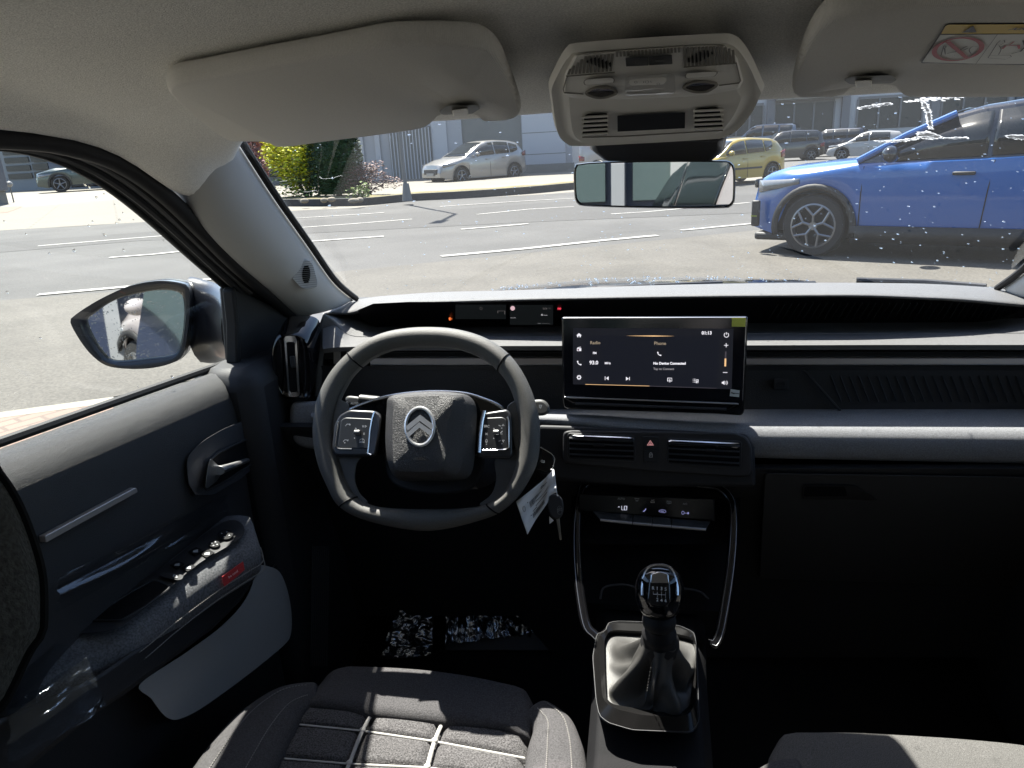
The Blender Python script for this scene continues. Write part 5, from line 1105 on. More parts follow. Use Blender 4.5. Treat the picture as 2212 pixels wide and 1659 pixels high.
for k in range(3): sr([(1400, 742 + 13 * k), (1404, 742 + 13 * k)], 5); sr([(1409, 742 + 13 * k), (1424, 742 + 13 * k)], 4)
sr([(1430, 746), (1446, 746), (1446, 775), (1430, 775)], 4, True); sf(circ(1438, 764, 4, 4, 8)); sf(circ(1378, 478, .1, .1, 6))
b.build('screen_icons', SW, ts, fix=False)
b = B(); b.poly(tz(circ(378, 480, 8, 8, 12), .0037)); b.build('icon_hole', emis('icon_hole', (.2, .03, .08), .4), ts, fix=False)
b = B(); b.poly(tz([(440, 786), (1012, 801), (1012, 805), (440, 790)], .0036)); b.poly(tz([(800, 355), (1050, 352), (1240, 358), (1050, 362)], .0036)); b.poly(tz([(1683, 558), (1698, 558), (1696, 628), (1681, 628)], .0036)); b.build('accent_line', SL, ts, fix=False)
b = B(); b.poly(tz([(1686, 495), (1700, 495), (1698, 556), (1684, 556)], .0036)); b.poly(tz([(1012, 801), (1612, 821), (1612, 825), (1012, 805)], .0036)); b.build('dim_line', emis('dim_line', (.1, .09, .11), .4), ts, fix=False)

# ---- centre vents
cv = Plane(PY(1420, 975, 1.03), (0, -1, .16)); cvt = empty('centre_vents', parent=car)
def cz(pts, l=0.): return cv.P(z('S', pts), l)
bz = rquad([(242, 1215), (300, 1197), (1780, 1218), (1880, 1255), (1925, 1340), (1932, 1560), (1900, 1612), (1780, 1612), (1000, 1560), (260, 1490), (238, 1440)], 35)
b = B(); b.loft([cz(bz, -.05), cz(bz, -.001), cz([(x + (1080 - x) * .012, y + (1400 - y) * .03) for x, y in bz], .003)]); b.build('bezel', DARK, cvt, bevel=.002, seg=3)
skirt = [(20, 1150), (350, 1160), (1100, 1190), (1880, 1230), (1950, 1350), (1960, 1700), (1000, 1700), (100, 1640), (-60, 1500)]
b = B(); b.loft([cz(skirt, -.06), cz(skirt, -.008)]); b.build('centre_panel', DARKER, cvt, bevel=.006, seg=3)
for (vx, col) in (([(290, 1228), (875, 1250), (882, 1468), (292, 1446)], 0), ([(1172, 1272), (1826, 1300), (1822, 1530), (1176, 1492)], 1)):
    q = rquad(vx, 22); b = B(); b.loft([cz(q, .0), cz(q, .0038)]); vo_ = b.build('vent_opening', BLACK, cvt)
    b = B(); b.tube(cz(q, .0035), .0016, closed=True, n=6); b.build('vent_rim', DARK, vo_)
    (x0, y0), (x1, y1), (x2, y2), (x3, y3) = vx
    for k in range(4):
        t = .16 + k * .225; b = B(); a_ = (x0 + 8 + (x3 - x0) * t, y0 + (y3 - y0) * t); c_ = (x1 - 8 + (x2 - x1) * t, y1 + (y2 - y1) * t)
        A_, C_ = cz([a_, c_], .005); b.tube([A_, C_], .0024 if k else .0028, n=8, flat=.45); b.build('slat', DARK, vo_)
    t = .10; b = B(); a0, c0 = (x0 + 10, y0 + (y3 - y0) * .05), (x1 - 6, y1 + (y2 - y1) * .05); a1, c1 = (x3 + 8, y0 + (y3 - y0) * .26), (x2 - 6, y1 + (y2 - y1) * .26)
    o_ = rquad([a0, c0, c1, a1], 10)
    if col == 0: i_ = rquad([(a0[0] + 45, a0[1] + 9), (c0[0] - 6, c0[1] + 9), (c1[0] - 6, c1[1] - 8), (a1[0] + 45, a1[1] - 9)], 7)
    else: i_ = rquad([(a0[0] + 8, a0[1] + 9), (c0[0] - 50, c0[1] + 10), (c1[0] - 50, c1[1] - 9), (a1[0] + 8, a1[1] - 8)], 7)
    A = resample(cz(o_, .006), 40, True); C = align(A, resample(cz(i_, .0075), 40, True)); A0 = [p - cv.n * .003 for p in A]
    b.grid([A0, A, C, [p - cv.n * .003 for p in C]], closed_v=True); b.build('chrome_slat', CHROME, vo_, ang=25)
    b = B(); tx, ty = (x0 + x1) / 2 + (60 if col else -20), (y0 + y3) / 2 - 5; b.loft([cz(rquad([(tx - 50, ty - 14), (tx + 50, ty - 12), (tx + 50, ty + 12), (tx - 50, ty + 10)], 6), .005), cz(rquad([(tx - 50, ty - 14), (tx + 50, ty - 12), (tx + 50, ty + 12), (tx - 50, ty + 10)], 6), .0085)]); b.build('vent_slider', DARKER, vo_, bevel=.001)
for nm, q in (('hazard_button', [(952, 1250), (1094, 1255), (1092, 1368), (955, 1364)]), ('lock_button', [(957, 1374), (1092, 1378), (1092, 1486), (960, 1482)])):
    b = B(); q = rquad(q, 8); b.loft([cz(q, .002), cz(q, .0052)]); bt = b.build(nm, DARKER, cvt, bevel=.0012)
    b = B()
    if nm[0] == 'h': b.ribbon(cz([(994, 1330), (1020, 1290), (1047, 1330)], .0058), .0010, cv.n, closed=True); b.ribbon(cz([(1010, 1323), (1020, 1307), (1031, 1323)], .0058), .0008, cv.n, closed=True); b.build('symbol', mat('hazard_red', (.55, .28, .28), .5, emit=((.7, .3, .3), .12)), bt, fix=False)
    else: b.ribbon(cz([(1012, 1412), (1038, 1412), (1038, 1438), (1012, 1438)], .0058), .0008, cv.n, closed=True); b.ribbon(cz([(1016, 1412), (1016, 1402), (1024, 1397), (1034, 1402), (1034, 1412)], .0058), .0008, cv.n); b.ribbon(cz([(1025, 1418), (1025, 1430)], .0058), .0010, cv.n); b.build('symbol', mat('symbol_grey', (.4, .4, .4), .5), bt, fix=False)

# ---- centre stack
fp = Plane(PZ(1410, 1045, .813), Vector((0, -.146, .18))); cs = empty('centre_console', parent=car)
# the frame plane passes through (Y 1.06, z .813) and (Y .88, z .67)
def fz(pts, l=0.): return fp.P(z('C', pts), l)
fo_ = c2([(170, 140), (500, 140), (790, 162), (865, 185), (912, 245), (922, 330), (920, 460), (905, 620), (885, 760), (862, 890), (845, 960), (820, 1003), (798, 994)], 5)
fi_l = c2([(236, 992), (205, 975), (182, 952), (140, 905), (112, 760), (96, 600), (90, 450), (96, 300), (108, 220), (125, 165), (170, 140)], 5)
ring = fi_l + fo_[1:]
pth = resample(fz(ring, .0), 110)
b = B(); b.tube(pth, .0075, n=12, flat=.8, up=fp.n); b.build('stack_frame', PIANO, cs)
b = B(); b.tube([p + fp.n * .0055 + (p - fp.p(1400, 1200)).normalized() * .004 for p in pth], .0006, n=6); b.tube([p + fp.n * .0055 - (p - fp.p(1400, 1200)).normalized() * .004 for p in pth[18:]], .0004, n=6); b.build('frame_edge', mat('dim_edge', (.20, .20, .21), .35, metal=.8), cs)
ci = [(120, 170), (170, 146), (800, 168), (900, 240), (905, 450), (880, 750), (815, 990), (180, 945), (115, 760), (95, 450)]
b = B(); b.grid([fz(ci + [ci[0]], -.002), fz(ci + [ci[0]], -.05)]); b.build('stack_side', BLACK, cs)
b = B(); b.poly(fz([(60, 120), (960, 120), (960, 470), (60, 470)], -.03)); b.poly([p + Vector((0, .08, 0)) for p in fz([(60, 440), (960, 470), (900, 1010), (100, 950)], -.03)]); b.build('stack_back', BLACK, cs, fix=False)
# climate panel
ap = Plane(PY(1415, 1095, 1.035), (0, -1, .35))
def apz(pts, l=0.): return ap.P(z('A', pts), l)
b = B(); q = rquad([(-330, 330), (1760, 405), (1770, 760), (1500, 740), (-200, 610), (-330, 590)], 30); b.loft([apz(q, -.02), apz(q, 0)]); b.build('climate_panel', mat('climate_black', (.006, .006, .007), .15, spec=.15), cs, bevel=.003)
kb_ = rquad([(-150, 600), (0, 620), (1690, 750), (1705, 765), (1640, 850), (1600, 852), (20, 712), (-35, 700)], 12)
kn = [(-30, 620), (510, 662, ), (800, 690), (1095, 715), (1690, 760)]
segs = [((-110, 598), (505, 655), (500, 755), (20, 706)), ((515, 656), (798, 682), (796, 782), (512, 757)), ((806, 683), (1090, 708), (1088, 806), (804, 784)), ((1098, 709), (1696, 760), (1612, 852), (1096, 808))]
for sgm in segs:
    b = B(); A = apz(sgm, .0); b.loft([A, [A[0] + ap.n * .006, A[1] + ap.n * .006, A[2] + ap.n * .020, A[3] + ap.n * .020]]); b.build('toggle_key', mat('toggle_grey', (.05, .055, .06), .35, metal=.3), cs, bevel=.0012)
    b = B(); b.tube([A[3] + ap.n * .0205, A[2] + ap.n * .0205], .0022, n=8); b.build('toggle_edge', SATIN, cs)
b = B(); ak = (apz([(600, 400)])[0] - apz([(500, 395)])[0]).length / 100
GT = mat('grey_print', (.30, .30, .30), .6)
ar_ = (apz([(1500, 500)])[0] - apz([(200, 420)])[0]).normalized(); ar_ = Vector((1, 0, 0)); au_ = ap.n.cross(ar_); au_ = au_ if au_.z > 0 else -au_
b.text('AUTO', 30 * ak * 1.35, apz([(328, 413)], .001)[0], ar_, au_, bold=.6 * ak); b.text('A/C', 24 * ak * 1.3, apz([(812, 437)], .001)[0], ar_, au_, bold=.5 * ak); b.text('MAX', 24 * ak * 1.3, apz([(810, 466)], .001)[0], ar_, au_, bold=.5 * ak); b.text('A/C', 30 * ak * 1.3, apz([(1310, 490)], .001)[0], ar_, au_, bold=.6 * ak)
def ar2(pts, w=6, cl=False): b.ribbon(apz(pts, .001), w * ak, ap.n, closed=cl)
ar2([(530, 405), (604, 408), (585, 440), (552, 438)], 6, True); ar2([(1028, 447), (1094, 450), (1094, 480), (1028, 478)], 6, True)
for k in range(3): ar2([(555 + 13 * k, 425), (555 + 13 * k, 458)], 4); ar2([(1047 + 13 * k, 460), (1047 + 13 * k, 495)], 4)
b.build('key_print', GT, cs, fix=False)
b = B(); 
ar2([(333, 520), (333, 582), (360, 584)], 8); ar2([(376, 524), (412, 526), (410, 585), (374, 583)], 8, True); b.poly(apz([(276, 542), (290, 524), (305, 543)], .001)); b.build('temperature_readout', emis('lcd_white', (.8, .82, 1), .5), cs, fix=False)
b = B(); ar2([(705, 562), (700, 580), (688, 590), (680, 602), (660, 604)], 12); ar2(c2([(905, 605), (920, 590), (955, 580), (1000, 590), (1012, 610), (990, 625), (940, 618)], 4, True), 5, True); ar2([(935, 600), (980, 605)], 8); ar2(circ(1275, 627, 20, 26, 10), 5, True); ar2([(1290, 632), (1340, 633)], 5); b.poly(apz([(1340, 632), (1354, 612), (1369, 633), (1354, 655)], .001)); b.build('lcd_icon', emis('lcd_blue', (.45, .47, .95), .4), cs, fix=False)
# cup area lips inside the recess
for q in ([(215, 760), (235, 700), (330, 684), (400, 700), (425, 740)], [(600, 720), (650, 705), (740, 720), (790, 760)]): b = B(); b.tube(catmull(fz(q, -.03), 5), .0016, n=6); b.build('cup_lip', DARK, cs)

# ---- tunnel and gear lever
bp_ = Plane((0, .77, .700), (0, -.10, 1))
def gz(pts, l=0.): return bp_.P(z('C', pts), l)
b = B(); rg = []
for y, w, zz in ((1.02, .085, .62), (.90, .078, .655), (.86, .074, .672), (.66, .072, .655), (.60, .072, .62), (.45, .075, .60), (.2, .09, .60), (-.2, .10, .60)):
    rg.append([Vector((-w - .02, y, .25)), Vector((-w, y, zz - .02)), Vector((-w + .012, y, zz)), Vector((w - .012, y, zz)), Vector((w, y, zz - .02)), Vector((w + .02, y, .25))])
b.grid(rg); b.build('tunnel_cover', mat('tunnel_black', (.007, .007, .008), .75, spec=.15, bump=(700, .2)), cs, bevel=.004)
rim_o = rquad([(252, 890), (300, 880), (480, 885), (640, 905), (716, 940), (724, 1000), (735, 1250), (742, 1420), (715, 1460), (690, 1478), (380, 1465), (250, 1425), (205, 1385), (190, 1300), (172, 1070), (195, 945), (245, 935)], 18)
rim_i = rquad([(262, 930), (300, 925), (600, 940), (705, 965), (722, 1010), (712, 1180), (700, 1240), (690, 1330), (640, 1368), (480, 1355), (280, 1320), (246, 1290), (238, 1100), (236, 975)], 18)
A = resample(gz(rim_o, -.045), 80, True); A1 = align(A, resample(gz(rim_o, -.004), 80, True)); Ci = align(A, resample(gz(rim_i, .004), 80, True)); Cm = [a.lerp(c, .6) + bp_.n * .006 for a, c in zip(A1, Ci)]
b = B(); b.grid([A, A1, Cm, Ci, [c - bp_.n * .012 for c in Ci]], closed_v=True); b.build('gaiter_bezel', mat('bezel_black', (.007, .0068, .0068), .2, spec=.22), cs, ang=35)
b = B(); b.tube([a.lerp(c, .04) + bp_.n * .001 for a, c in zip(A1, Ci)][:], .0006, closed=True, n=6); b.build('bezel_edge', DARK, cs)
# gaiter: rings from the rim to the neck, creased
neck = bp_.p(*z1('C', 530, 985), .0); lev = empty('gear_lever', parent=car)
nk = PZ(*z1('C', 530, 985), .770); NK = 80
cr_ = sum(Ci, Vector()) / 80
rings = []
for k in range(15):
    t = k / 14; rg = []
    for i, c in enumerate(Ci):
        a = math.atan2(c.y - cr_.y, c.x - cr_.x); rad = .021 + .001 * math.sin(7 * a)
        top = nk + Vector((math.cos(a) * rad, math.sin(a) * rad, 0))
        h = t ** 1.7 if t < 1 else 1; s = t ** .75
        p = c.lerp(top, s); p.z = c.z - .008 + (nk.z - c.z + .008) * h
        wgt = math.sin(math.pi * min(1, t * 1.02)); cr = .011 * wgt * (math.sin(5 * a + 2.5 * t + .6) + .5 * math.sin(9 * a - 3 * t))
        p += (p - Vector((nk.x, nk.y, p.z))).normalized() * cr; p.z += .004 * wgt * math.sin(6 * a + 5 * t)
        rg.append(p)
    rings.append(rg)
b = B(); b.grid(rings, closed_v=True); b.build('gaiter', BOOT, lev, sub=1, ang=80)
i0 = min(range(80), key=lambda i: (Ci[i] - bp_.p(*z1('C', 462, 1350))).length)
for dlt in (0, 1):
    b = B(); pth = catmull([rings[k][(i0 + dlt) % 80] + bp_.n * .0022 for k in range(0, 13)], 4)
    if dlt == 0: b.tube(pth, .0016, n=6, flat=.5); b.build('gaiter_seam', mat('seam_dark', (.03, .03, .03), .6), lev)
for dd in (-.0045, .0045):
    b = B(); 
    for k in range(0, len(pth) - 2, 2): b.tube([pth[k] + Vector((dd, 0, .0016)), pth[k].lerp(pth[k + 1], .9) + Vector((dd, 0, .0016))], .0006, n=4)
    b.build('stitching', mat('stitch_black', (.02, .02, .02), .7), lev)
kb0 = PZ(*z1('C', 527, 940), .785); kt = PZ(*z1('C', 530, 600), .872)
ax = (kt - kb0).normalized()
def lathe(b, o, ax, prof, n=28, sx=1., sy=1.):
    u = Vector((1, 0, 0)); u = (u - ax * u.dot(ax)).normalized(); v = ax.cross(u)
    b.loft([[o + ax * h + (u * math.cos(2 * math.pi * k / n) * sx + v * math.sin(2 * math.pi * k / n) * sy) * r for k in range(n)] for h, r in prof])
b = B(); lathe(b, nk, (kb0 - nk).normalized(), [(-.012, .0225), (0, .0225), (.004, .0200), (.010, .0185), (.014, .0200), (.018, .0185), (.024, .015), (.03, .0145)]); b.build('neck_collar', RUBBER, lev, ang=50)
kl = (kt - kb0).length
b = B(); lathe(b, kb0, ax, [(-.03, .0140), (.008, .0140), (.012, .0185), (.018, .0195), (.024, .018), (.028, .0145), (.045, .0145)]); b.build('lever_collar', RUBBER, lev, ang=50)
b = B(); prof = [(.028, .012), (.032, .018), (.037, .0225), (.046, .0262), (.058, .0285), (.070, .0290), (.082, .0275), (.092, .0245), (.099, .019), (.1025, .0115), (.1035, .003)]
kk = kl / .1035 * 1.0
lathe(b, kb0, ax, [(h * kk, r * .95) for h, r in prof], sx=1., sy=.78); knob = b.build('gear_knob', PIANO, lev, ang=60)
gp_ = Plane(kb0 + ax * (.07 * kk) - Vector((0, .022, -.012)), (EYE - kt).normalized())
def kz(pts, l=0.): return gp_.P(z('C', pts), l)
pl2 = rquad([(470, 690), (478, 625), (530, 610), (580, 625), (588, 690), (592, 770), (570, 800), (530, 808), (482, 800), (462, 765)], 12)
b = B(); b.loft([kz(pl2, -.008), kz(pl2, .003)]); b.build('knob_plate', mat('knob_plate_black', (.012, .012, .013), .15, coat=.5), knob, bevel=.002, seg=3)
b = B(); b.loft([kz(rquad([(478, 680), (484, 628), (530, 614), (576, 628), (583, 680)], 10), .003), kz(rquad([(480, 678), (486, 630), (530, 617), (574, 630), (581, 678)], 10), .0042)]); b.build('knob_chrome', CHROME, knob, bevel=.001)
b = B(); e1 = [(438, 740), (440, 690), (452, 630), (480, 592), (528, 582), (578, 592), (606, 630), (622, 690), (624, 740)]; b.tube(catmull(kz(e1, -.008), 5), .0022, n=8); b.build('knob_band', CHROME, knob)
kr = Vector((1, 0, 0)); kr = (kr - gp_.n * kr.dot(gp_.n)).normalized(); ku = gp_.n.cross(kr); kq_ = (kz([(600, 700)])[0] - kz([(500, 700)])[0]).length / 100
b = B()
for ch, x, y in (('R', 495, 703), ('1', 517, 705), ('3', 540, 706), ('5', 562, 709), ('2', 518, 765), ('4', 540, 768), ('6', 562, 770)): b.text(ch, 17 * kq_ * 1.4, kz([(x, y)], .0052)[0], kr, ku, bold=.5 * kq_)
def kr2(pts): b.ribbon(kz(pts, .0050), 1.6 * kq_, gp_.n)
kr2([(496, 720), (496, 735), (562, 739)]); kr2([(518, 722), (518, 752)]); kr2([(540, 722), (540, 754)]); kr2([(562, 724), (562, 756)]); b.build('shift_pattern', mat('print_white', (.7, .7, .7), .5), knob, fix=False)
# ================================================================== sun visors
vl = Plane(PY(850, 275, .80), Vector((0, -.062 * 1.0, .30)).cross(Vector((1, 0, 0))) if False else (0, .215, -1))
vl = Plane(PY(850, 262, .80) + Vector((0, 0, -.004)), (PY(850, 262, .80) - PY(850, 75, .56)).cross(Vector((1, 0, 0))))
sv_ = empty('sun_visor', parent=car); sv_['label'] = 'driver side sun visor folded up'
def smooth_pad(b, pl, px, th, n=110, k1=.97):
    A = resample(pl.P(c2(px, 4, True), 0), n, True); c = sum(A, Vector()) / n
    # rounded edge made of stacked rings
    prof = [(-.5, -.004), (-.38, -.0012), (-.15, 0), (.15, 0), (.38, -.0012), (.5, -.004)]
    def inset(P_, d):
        out = []
        for i, p in enumerate(P_):
            t = (P_[(i + 1) % n] - P_[i - 1]).normalized(); q = pl.n.cross(t); q = q if q.dot(c - p) > 0 else -q; out.append(p + q * -d)
        return out
    rings = [[p + pl.n * th * h for p in inset(A, d)] for h, d in prof]
    b.loft(rings)
b = B(); vpx = [(360, 176), (366, 163), (382, 156), (440, 146), (500, 134), (620, 112), (750, 88), (830, 73), (900, 69), (970, 69), (1030, 73), (1062, 86), (1084, 112), (1098, 145), (1112, 180), (1124, 218), (1122, 232), (1105, 239), (1080, 243), (1052, 240), (1040, 228), (1020, 222), (985, 222), (955, 229), (942, 240), (930, 252), (900, 262), (800, 277), (700, 290), (640, 299), (600, 301), (585, 298), (570, 290), (530, 289), (492, 287), (465, 273), (430, 245), (395, 215), (372, 193)]
smooth_pad(b, vl, vpx, .018); b.build('visor_panel', VISOR, sv_, ang=70)
# clip, hinge
b = B(); b.loft([vl.P(rquad([(948, 240), (965, 228), (1030, 226), (1038, 234), (1020, 246), (955, 248)], 5), -.004), vl.P(rquad([(948, 240), (965, 228), (1030, 226), (1038, 234), (1020, 246), (955, 248)], 5), .013)]); cl = b.build('visor_hook', mat('visor_hook_grey', (.18, .18, .17), .6), sv_, bevel=.003)
b = B(); b.loft([vl.P(rquad([(975, 237), (1012, 233), (1012, 250), (979, 252)], 4), .010), vl.P(rquad([(977, 238), (1010, 234), (1010, 248), (980, 250)], 4), .020)]); b.build('hook_tab', PLBEIGE, cl, bevel=.002)
b = B(); b.tube(vl.P([(540, 291), (560, 294), (590, 292)], -.004), .004, n=8); b.build('visor_hinge', PLBEIGE, sv_)
vr = Plane(PY(1900, 195, .82), (PY(1900, 195, .82) - PY(1900, 20, .56)).cross(Vector((1, 0, 0)))); sv2 = empty('sun_visor', parent=car); sv2['label'] = 'passenger side sun visor with a warning label'
vpx = [(1712, 180), (1716, 150), (1724, 120), (1738, 82), (1755, 50), (1775, 26), (1800, 10), (1840, -2), (1900, -12), (2000, -20), (2200, -30), (2400, -36), (2480, -20), (2480, 100), (2470, 180), (2400, 192), (2250, 190), (2060, 191), (1960, 189), (1945, 184), (1935, 172), (1922, 163), (1880, 161), (1840, 163), (1826, 168), (1816, 180), (1800, 186), (1760, 191), (1724, 190)]
b = B(); smooth_pad(b, vr, vpx, .018); b.build('visor_panel', VISOR, sv2, ang=70)
q = rquad([(1822, 172), (1840, 165), (1925, 162), (1938, 172), (1925, 180), (1835, 182)], 5); b = B(); b.loft([vr.P(q, -.004), vr.P(q, .013)]); cl = b.build('visor_hook', mat('visor_hook_grey', (.18, .18, .17), .6), sv2, bevel=.003)
b = B(); b.loft([vr.P(rquad([(1845, 174), (1884, 172), (1884, 188), (1850, 190)], 4), .010), vr.P(rquad([(1847, 175), (1882, 173), (1882, 186), (1852, 188)], 4), .020)]); b.build('hook_tab', PLBEIGE, cl, bevel=.002)
# warning label on the passenger visor
def Lz(pts, l=0.): return vr.P(z('L', pts), l)
lb = .0094; NL = lb + .0006
bdr = [(632, 955), (640, 970), (2900, 1015), (3100, 960), (3100, 350), (1060, 360), (1000, 385)]
b = B(); b.poly(Lz(bdr, lb)); lab = b.build('warning_label', mat('label_black', (.03, .03, .035), .5), sv2, fix=False)
b = B(); b.poly(Lz([(650, 955), (930, 535), (3085, 520), (3085, 990), (1470, 978)], NL)); b.build('label_field', mat('label_white', (.62, .62, .59), .5), lab, fix=False)
b = B(); b.poly(Lz([(940, 520), (1010, 400), (1055, 378), (3085, 368), (3085, 512)], NL)); b.build('label_band', mat('label_yellow', (.62, .42, .04), .5), lab, fix=False)
N2 = NL + .0005; LK = (Lz([(1200, 700)])[0] - Lz([(1100, 700)])[0]).length / 100; lr_ = (Lz([(1700, 450)])[0] - Lz([(1100, 452)])[0]).normalized(); lu_ = vr.n.cross(lr_)
b = B(); b.poly(Lz([(1255, 502), (1435, 392), (1485, 498)], N2)); b.poly([p for p in Lz([(1462, 990), (1470, 990), (1808, 530), (1800, 530)], N2)]); 
b.text('AIRBAG', 105 * LK * 1.35, Lz([(2290, 445)], N2)[0], lr_, lu_, bold=3 * LK)
def Lr(pts, w=8, cl=False): b.ribbon(Lz(pts, N2), w * LK, vr.n, closed=cl)
Lr([(935, 860), (975, 720), (990, 700), (1015, 708), (1010, 735), (990, 740), (1005, 835)], 11); Lr([(935, 860), (1130, 862), (1150, 845)], 9); Lr([(1030, 820), (1160, 795), (1250, 760)], 30); Lr([(1260, 745), (1340, 710)], 26); Lr([(1290, 770), (1350, 740)], 20); Lr(c2([(1500, 712), (1420, 715), (1370, 770), (1400, 825)], 4), 10)
Lr([(1660, 890), (1785, 690), (1800, 665), (1850, 620), (1910, 620), (1920, 650), (1850, 690), (1800, 690)], 10); Lr(c2([(1830, 700), (1860, 760), (1820, 840)], 4), 10); Lr([(1660, 890), (1930, 910), (2020, 870), (2000, 850), (1690, 850)], 9); Lr([(2020, 825), (2160, 790), (2230, 720), (2200, 620)], 22)
b.build('label_drawing', mat('label_ink', (.03, .03, .035), .5), lab, fix=False)
b = B(); b.ribbon([p for p in Lz([(1200 + 365 * math.cos(t) * 1.0 + 0, 757 + 170 * math.sin(t) - 40 * math.cos(t)) for t in [2 * math.pi * k / 48 for k in range(48)]], N2 + .0003)], 62 * LK, vr.n, closed=True); b.ribbon(Lz([(1040, 640), (1330, 890)], N2 + .0006), 60 * LK, vr.n); b.ribbon(Lz([(1880, 750), (1930, 705), (2010, 700), (2130, 700), (2140, 750)], N2), 30 * LK, vr.n); b.ribbon(Lz([(1990, 690), (2060, 640)], N2), 20 * LK, vr.n)
b.build('label_red', mat('label_red', (.36, .012, .03), .5), lab, fix=False)

# ================================================================== overhead console and rear view mirror
op = Plane(PY(1413, 85, .62), (PY(1413, 85, .62) - PY(1413, 300, .80)).cross(Vector((1, 0, 0)))); oc = empty('overhead_console', parent=car)
def oz(pts, l=0.): return op.P(z('O', pts), l)
oo = c2([(-30, 560), (-30, 640), (30, 1010), (120, 1130), (250, 1160), (900, 1130), (1560, 1090), (1700, 1075), (1850, 1000), (2000, 820), (2100, 610), (2085, 570), (1980, 330), (1880, 170), (1800, 110), (1700, 92), (900, 135), (250, 185), (150, 225), (80, 320), (0, 480)], 5, True)
oi = c2([(90, 620), (95, 700), (200, 900), (330, 960), (900, 980), (1500, 950), (1750, 900), (1900, 760), (1960, 600), (1930, 470), (1830, 300), (1720, 215), (1500, 205), (900, 240), (400, 275), (260, 290), (180, 350), (120, 480)], 5, True)
NO = 120; A = resample(oz(oo, -.04), NO, True); A1 = align(A, resample(oz(oo, .004), NO, True)); c = sum(A1, Vector()) / NO
A2 = [p.lerp(c, .03) + op.n * .006 for p in A1]; A3 = [p.lerp(c, .10) + op.n * .004 for p in A1]; A4 = [p.lerp(c, .2) + op.n * .009 for p in A1]
b = B(); b.grid([A, A1, A2, A3, A4], closed_v=True); b.poly(A4); b.build('housing', PLBEIGE, oc, ang=50)
HL = .0135
# raised upper block carrying the buttons
ub = rquad([(105, 690), (130, 480), (230, 300), (420, 280), (900, 245), (1500, 205), (1720, 215), (1830, 330), (1890, 560), (1850, 640), (1600, 690), (1300, 720), (700, 745), (200, 730)], 30)
b = B(); b.loft([oz(ub, .002), oz(ub, HL + .001), oz([(x + (1000 - x) * .03, y + (500 - y) * .06) for x, y in ub], HL + .004)]); b.build('button_block', PLBEIGE, oc, bevel=.0015)
T_ = HL + .0046
def quad_o(x0, y0, x1, y1, sk=-.075): return [(x0, y0 + 0), (x1, y0 + (x1 - x0) * sk), (x1, y1 + (x1 - x0) * sk), (x0, y1)]
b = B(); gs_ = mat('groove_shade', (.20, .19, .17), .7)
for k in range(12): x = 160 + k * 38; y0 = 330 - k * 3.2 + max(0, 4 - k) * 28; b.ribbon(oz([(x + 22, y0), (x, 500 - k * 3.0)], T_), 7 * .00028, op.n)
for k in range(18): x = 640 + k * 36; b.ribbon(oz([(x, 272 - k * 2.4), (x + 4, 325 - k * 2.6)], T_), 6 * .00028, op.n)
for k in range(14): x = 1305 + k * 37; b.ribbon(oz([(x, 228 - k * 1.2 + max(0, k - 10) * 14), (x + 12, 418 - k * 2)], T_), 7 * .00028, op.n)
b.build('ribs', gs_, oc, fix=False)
b = B()
for k, (h, dy) in enumerate([(14, 0), (32, -6), (44, -4), (52, 8), (50, 20), (44, 30), (26, 28)]): x = 350 + k * 37; y = 372 + dy; b.poly(oz(rquad([(x - 10, y - h * .7), (x + 12, y - h), (x + 12, y + h), (x - 6, y + h * .8)], 3), T_ + .0003))
b.build('speaker_slot', BLACK, oc, fix=False); b = B()
for k, (h, dy) in enumerate([(24, 24), (40, 16), (50, 2), (52, -12), (50, -28), (36, -36), (14, -44)]): x = 1350 + k * 38; y = 332 + dy; b.poly(oz(rquad([(x - 10, y - h), (x + 8, y - h * .9), (x + 14, y + h * .8), (x - 4, y + h)], 3), T_ + .0003))
b.build('speaker_slot', BLACK, oc, fix=False)
for q in ([(725, 335), (950, 322), (952, 410), (732, 420)], [(958, 321), (1185, 304), (1190, 396), (960, 409)]):
    b = B(); q = rquad(q, 8); b.loft([oz(q, T_ - .001), oz(q, T_ + .0022)]); bt = b.build('call_button', mat('button_dark_grey', (.028, .030, .032), .5), oc, bevel=.0008)
b = B(); ok = (oz([(1000, 400)])[0] - oz([(900, 400)])[0]).length / 100; or_ = (oz([(1190, 350)])[0] - oz([(725, 380)])[0]).normalized(); ou_ = op.n.cross(or_)
b.text('SOS', 34 * ok * 1.35, oz([(1066, 366)], T_ + .0028)[0], or_, ou_, bold=2 * ok); b.ribbon(oz(circ(842, 376, 20, 18, 14), T_ + .0028), 5 * ok, op.n, closed=True); b.ribbon(oz([(806, 390), (820, 398), (866, 396), (880, 386)], T_ + .0028), 5 * ok, op.n); b.build('button_print', mat('print_dim', (.12, .12, .12), .6), oc, fix=False)
# courtesy lamp, clear lens with silver reflector
lq = rquad([(720, 540), (760, 510), (1180, 485), (1215, 510), (1220, 680), (1195, 695), (740, 715), (716, 695)], 24)
b = B(); b.loft([oz(lq, T_ - .003), oz(lq, T_ - .001)]); b.build('lamp_reflector', mat('reflector', (.55, .55, .55), .12, metal=1.), oc)
b = B(); b.loft([oz(lq, T_ - .0008), oz(lq, T_ + .003), oz([(x + (970 - x) * .05, y + (600 - y) * .08) for x, y in lq], T_ + .006)]); lens = b.build('lamp_lens', glass_mat('clear_lens', (.9, .9, .9), 1.2), oc, bevel=.0008)
rq = rquad([(765, 556), (800, 548), (1110, 525), (1140, 548), (1105, 592), (1060, 600), (780, 606), (762, 590)], 16)
b = B(); b.loft([oz(rq, T_ + .004), oz(rq, T_ + .009)]); rk = b.build('lamp_switch', PLBEIGE, oc, bevel=.0015)
b = B(); 
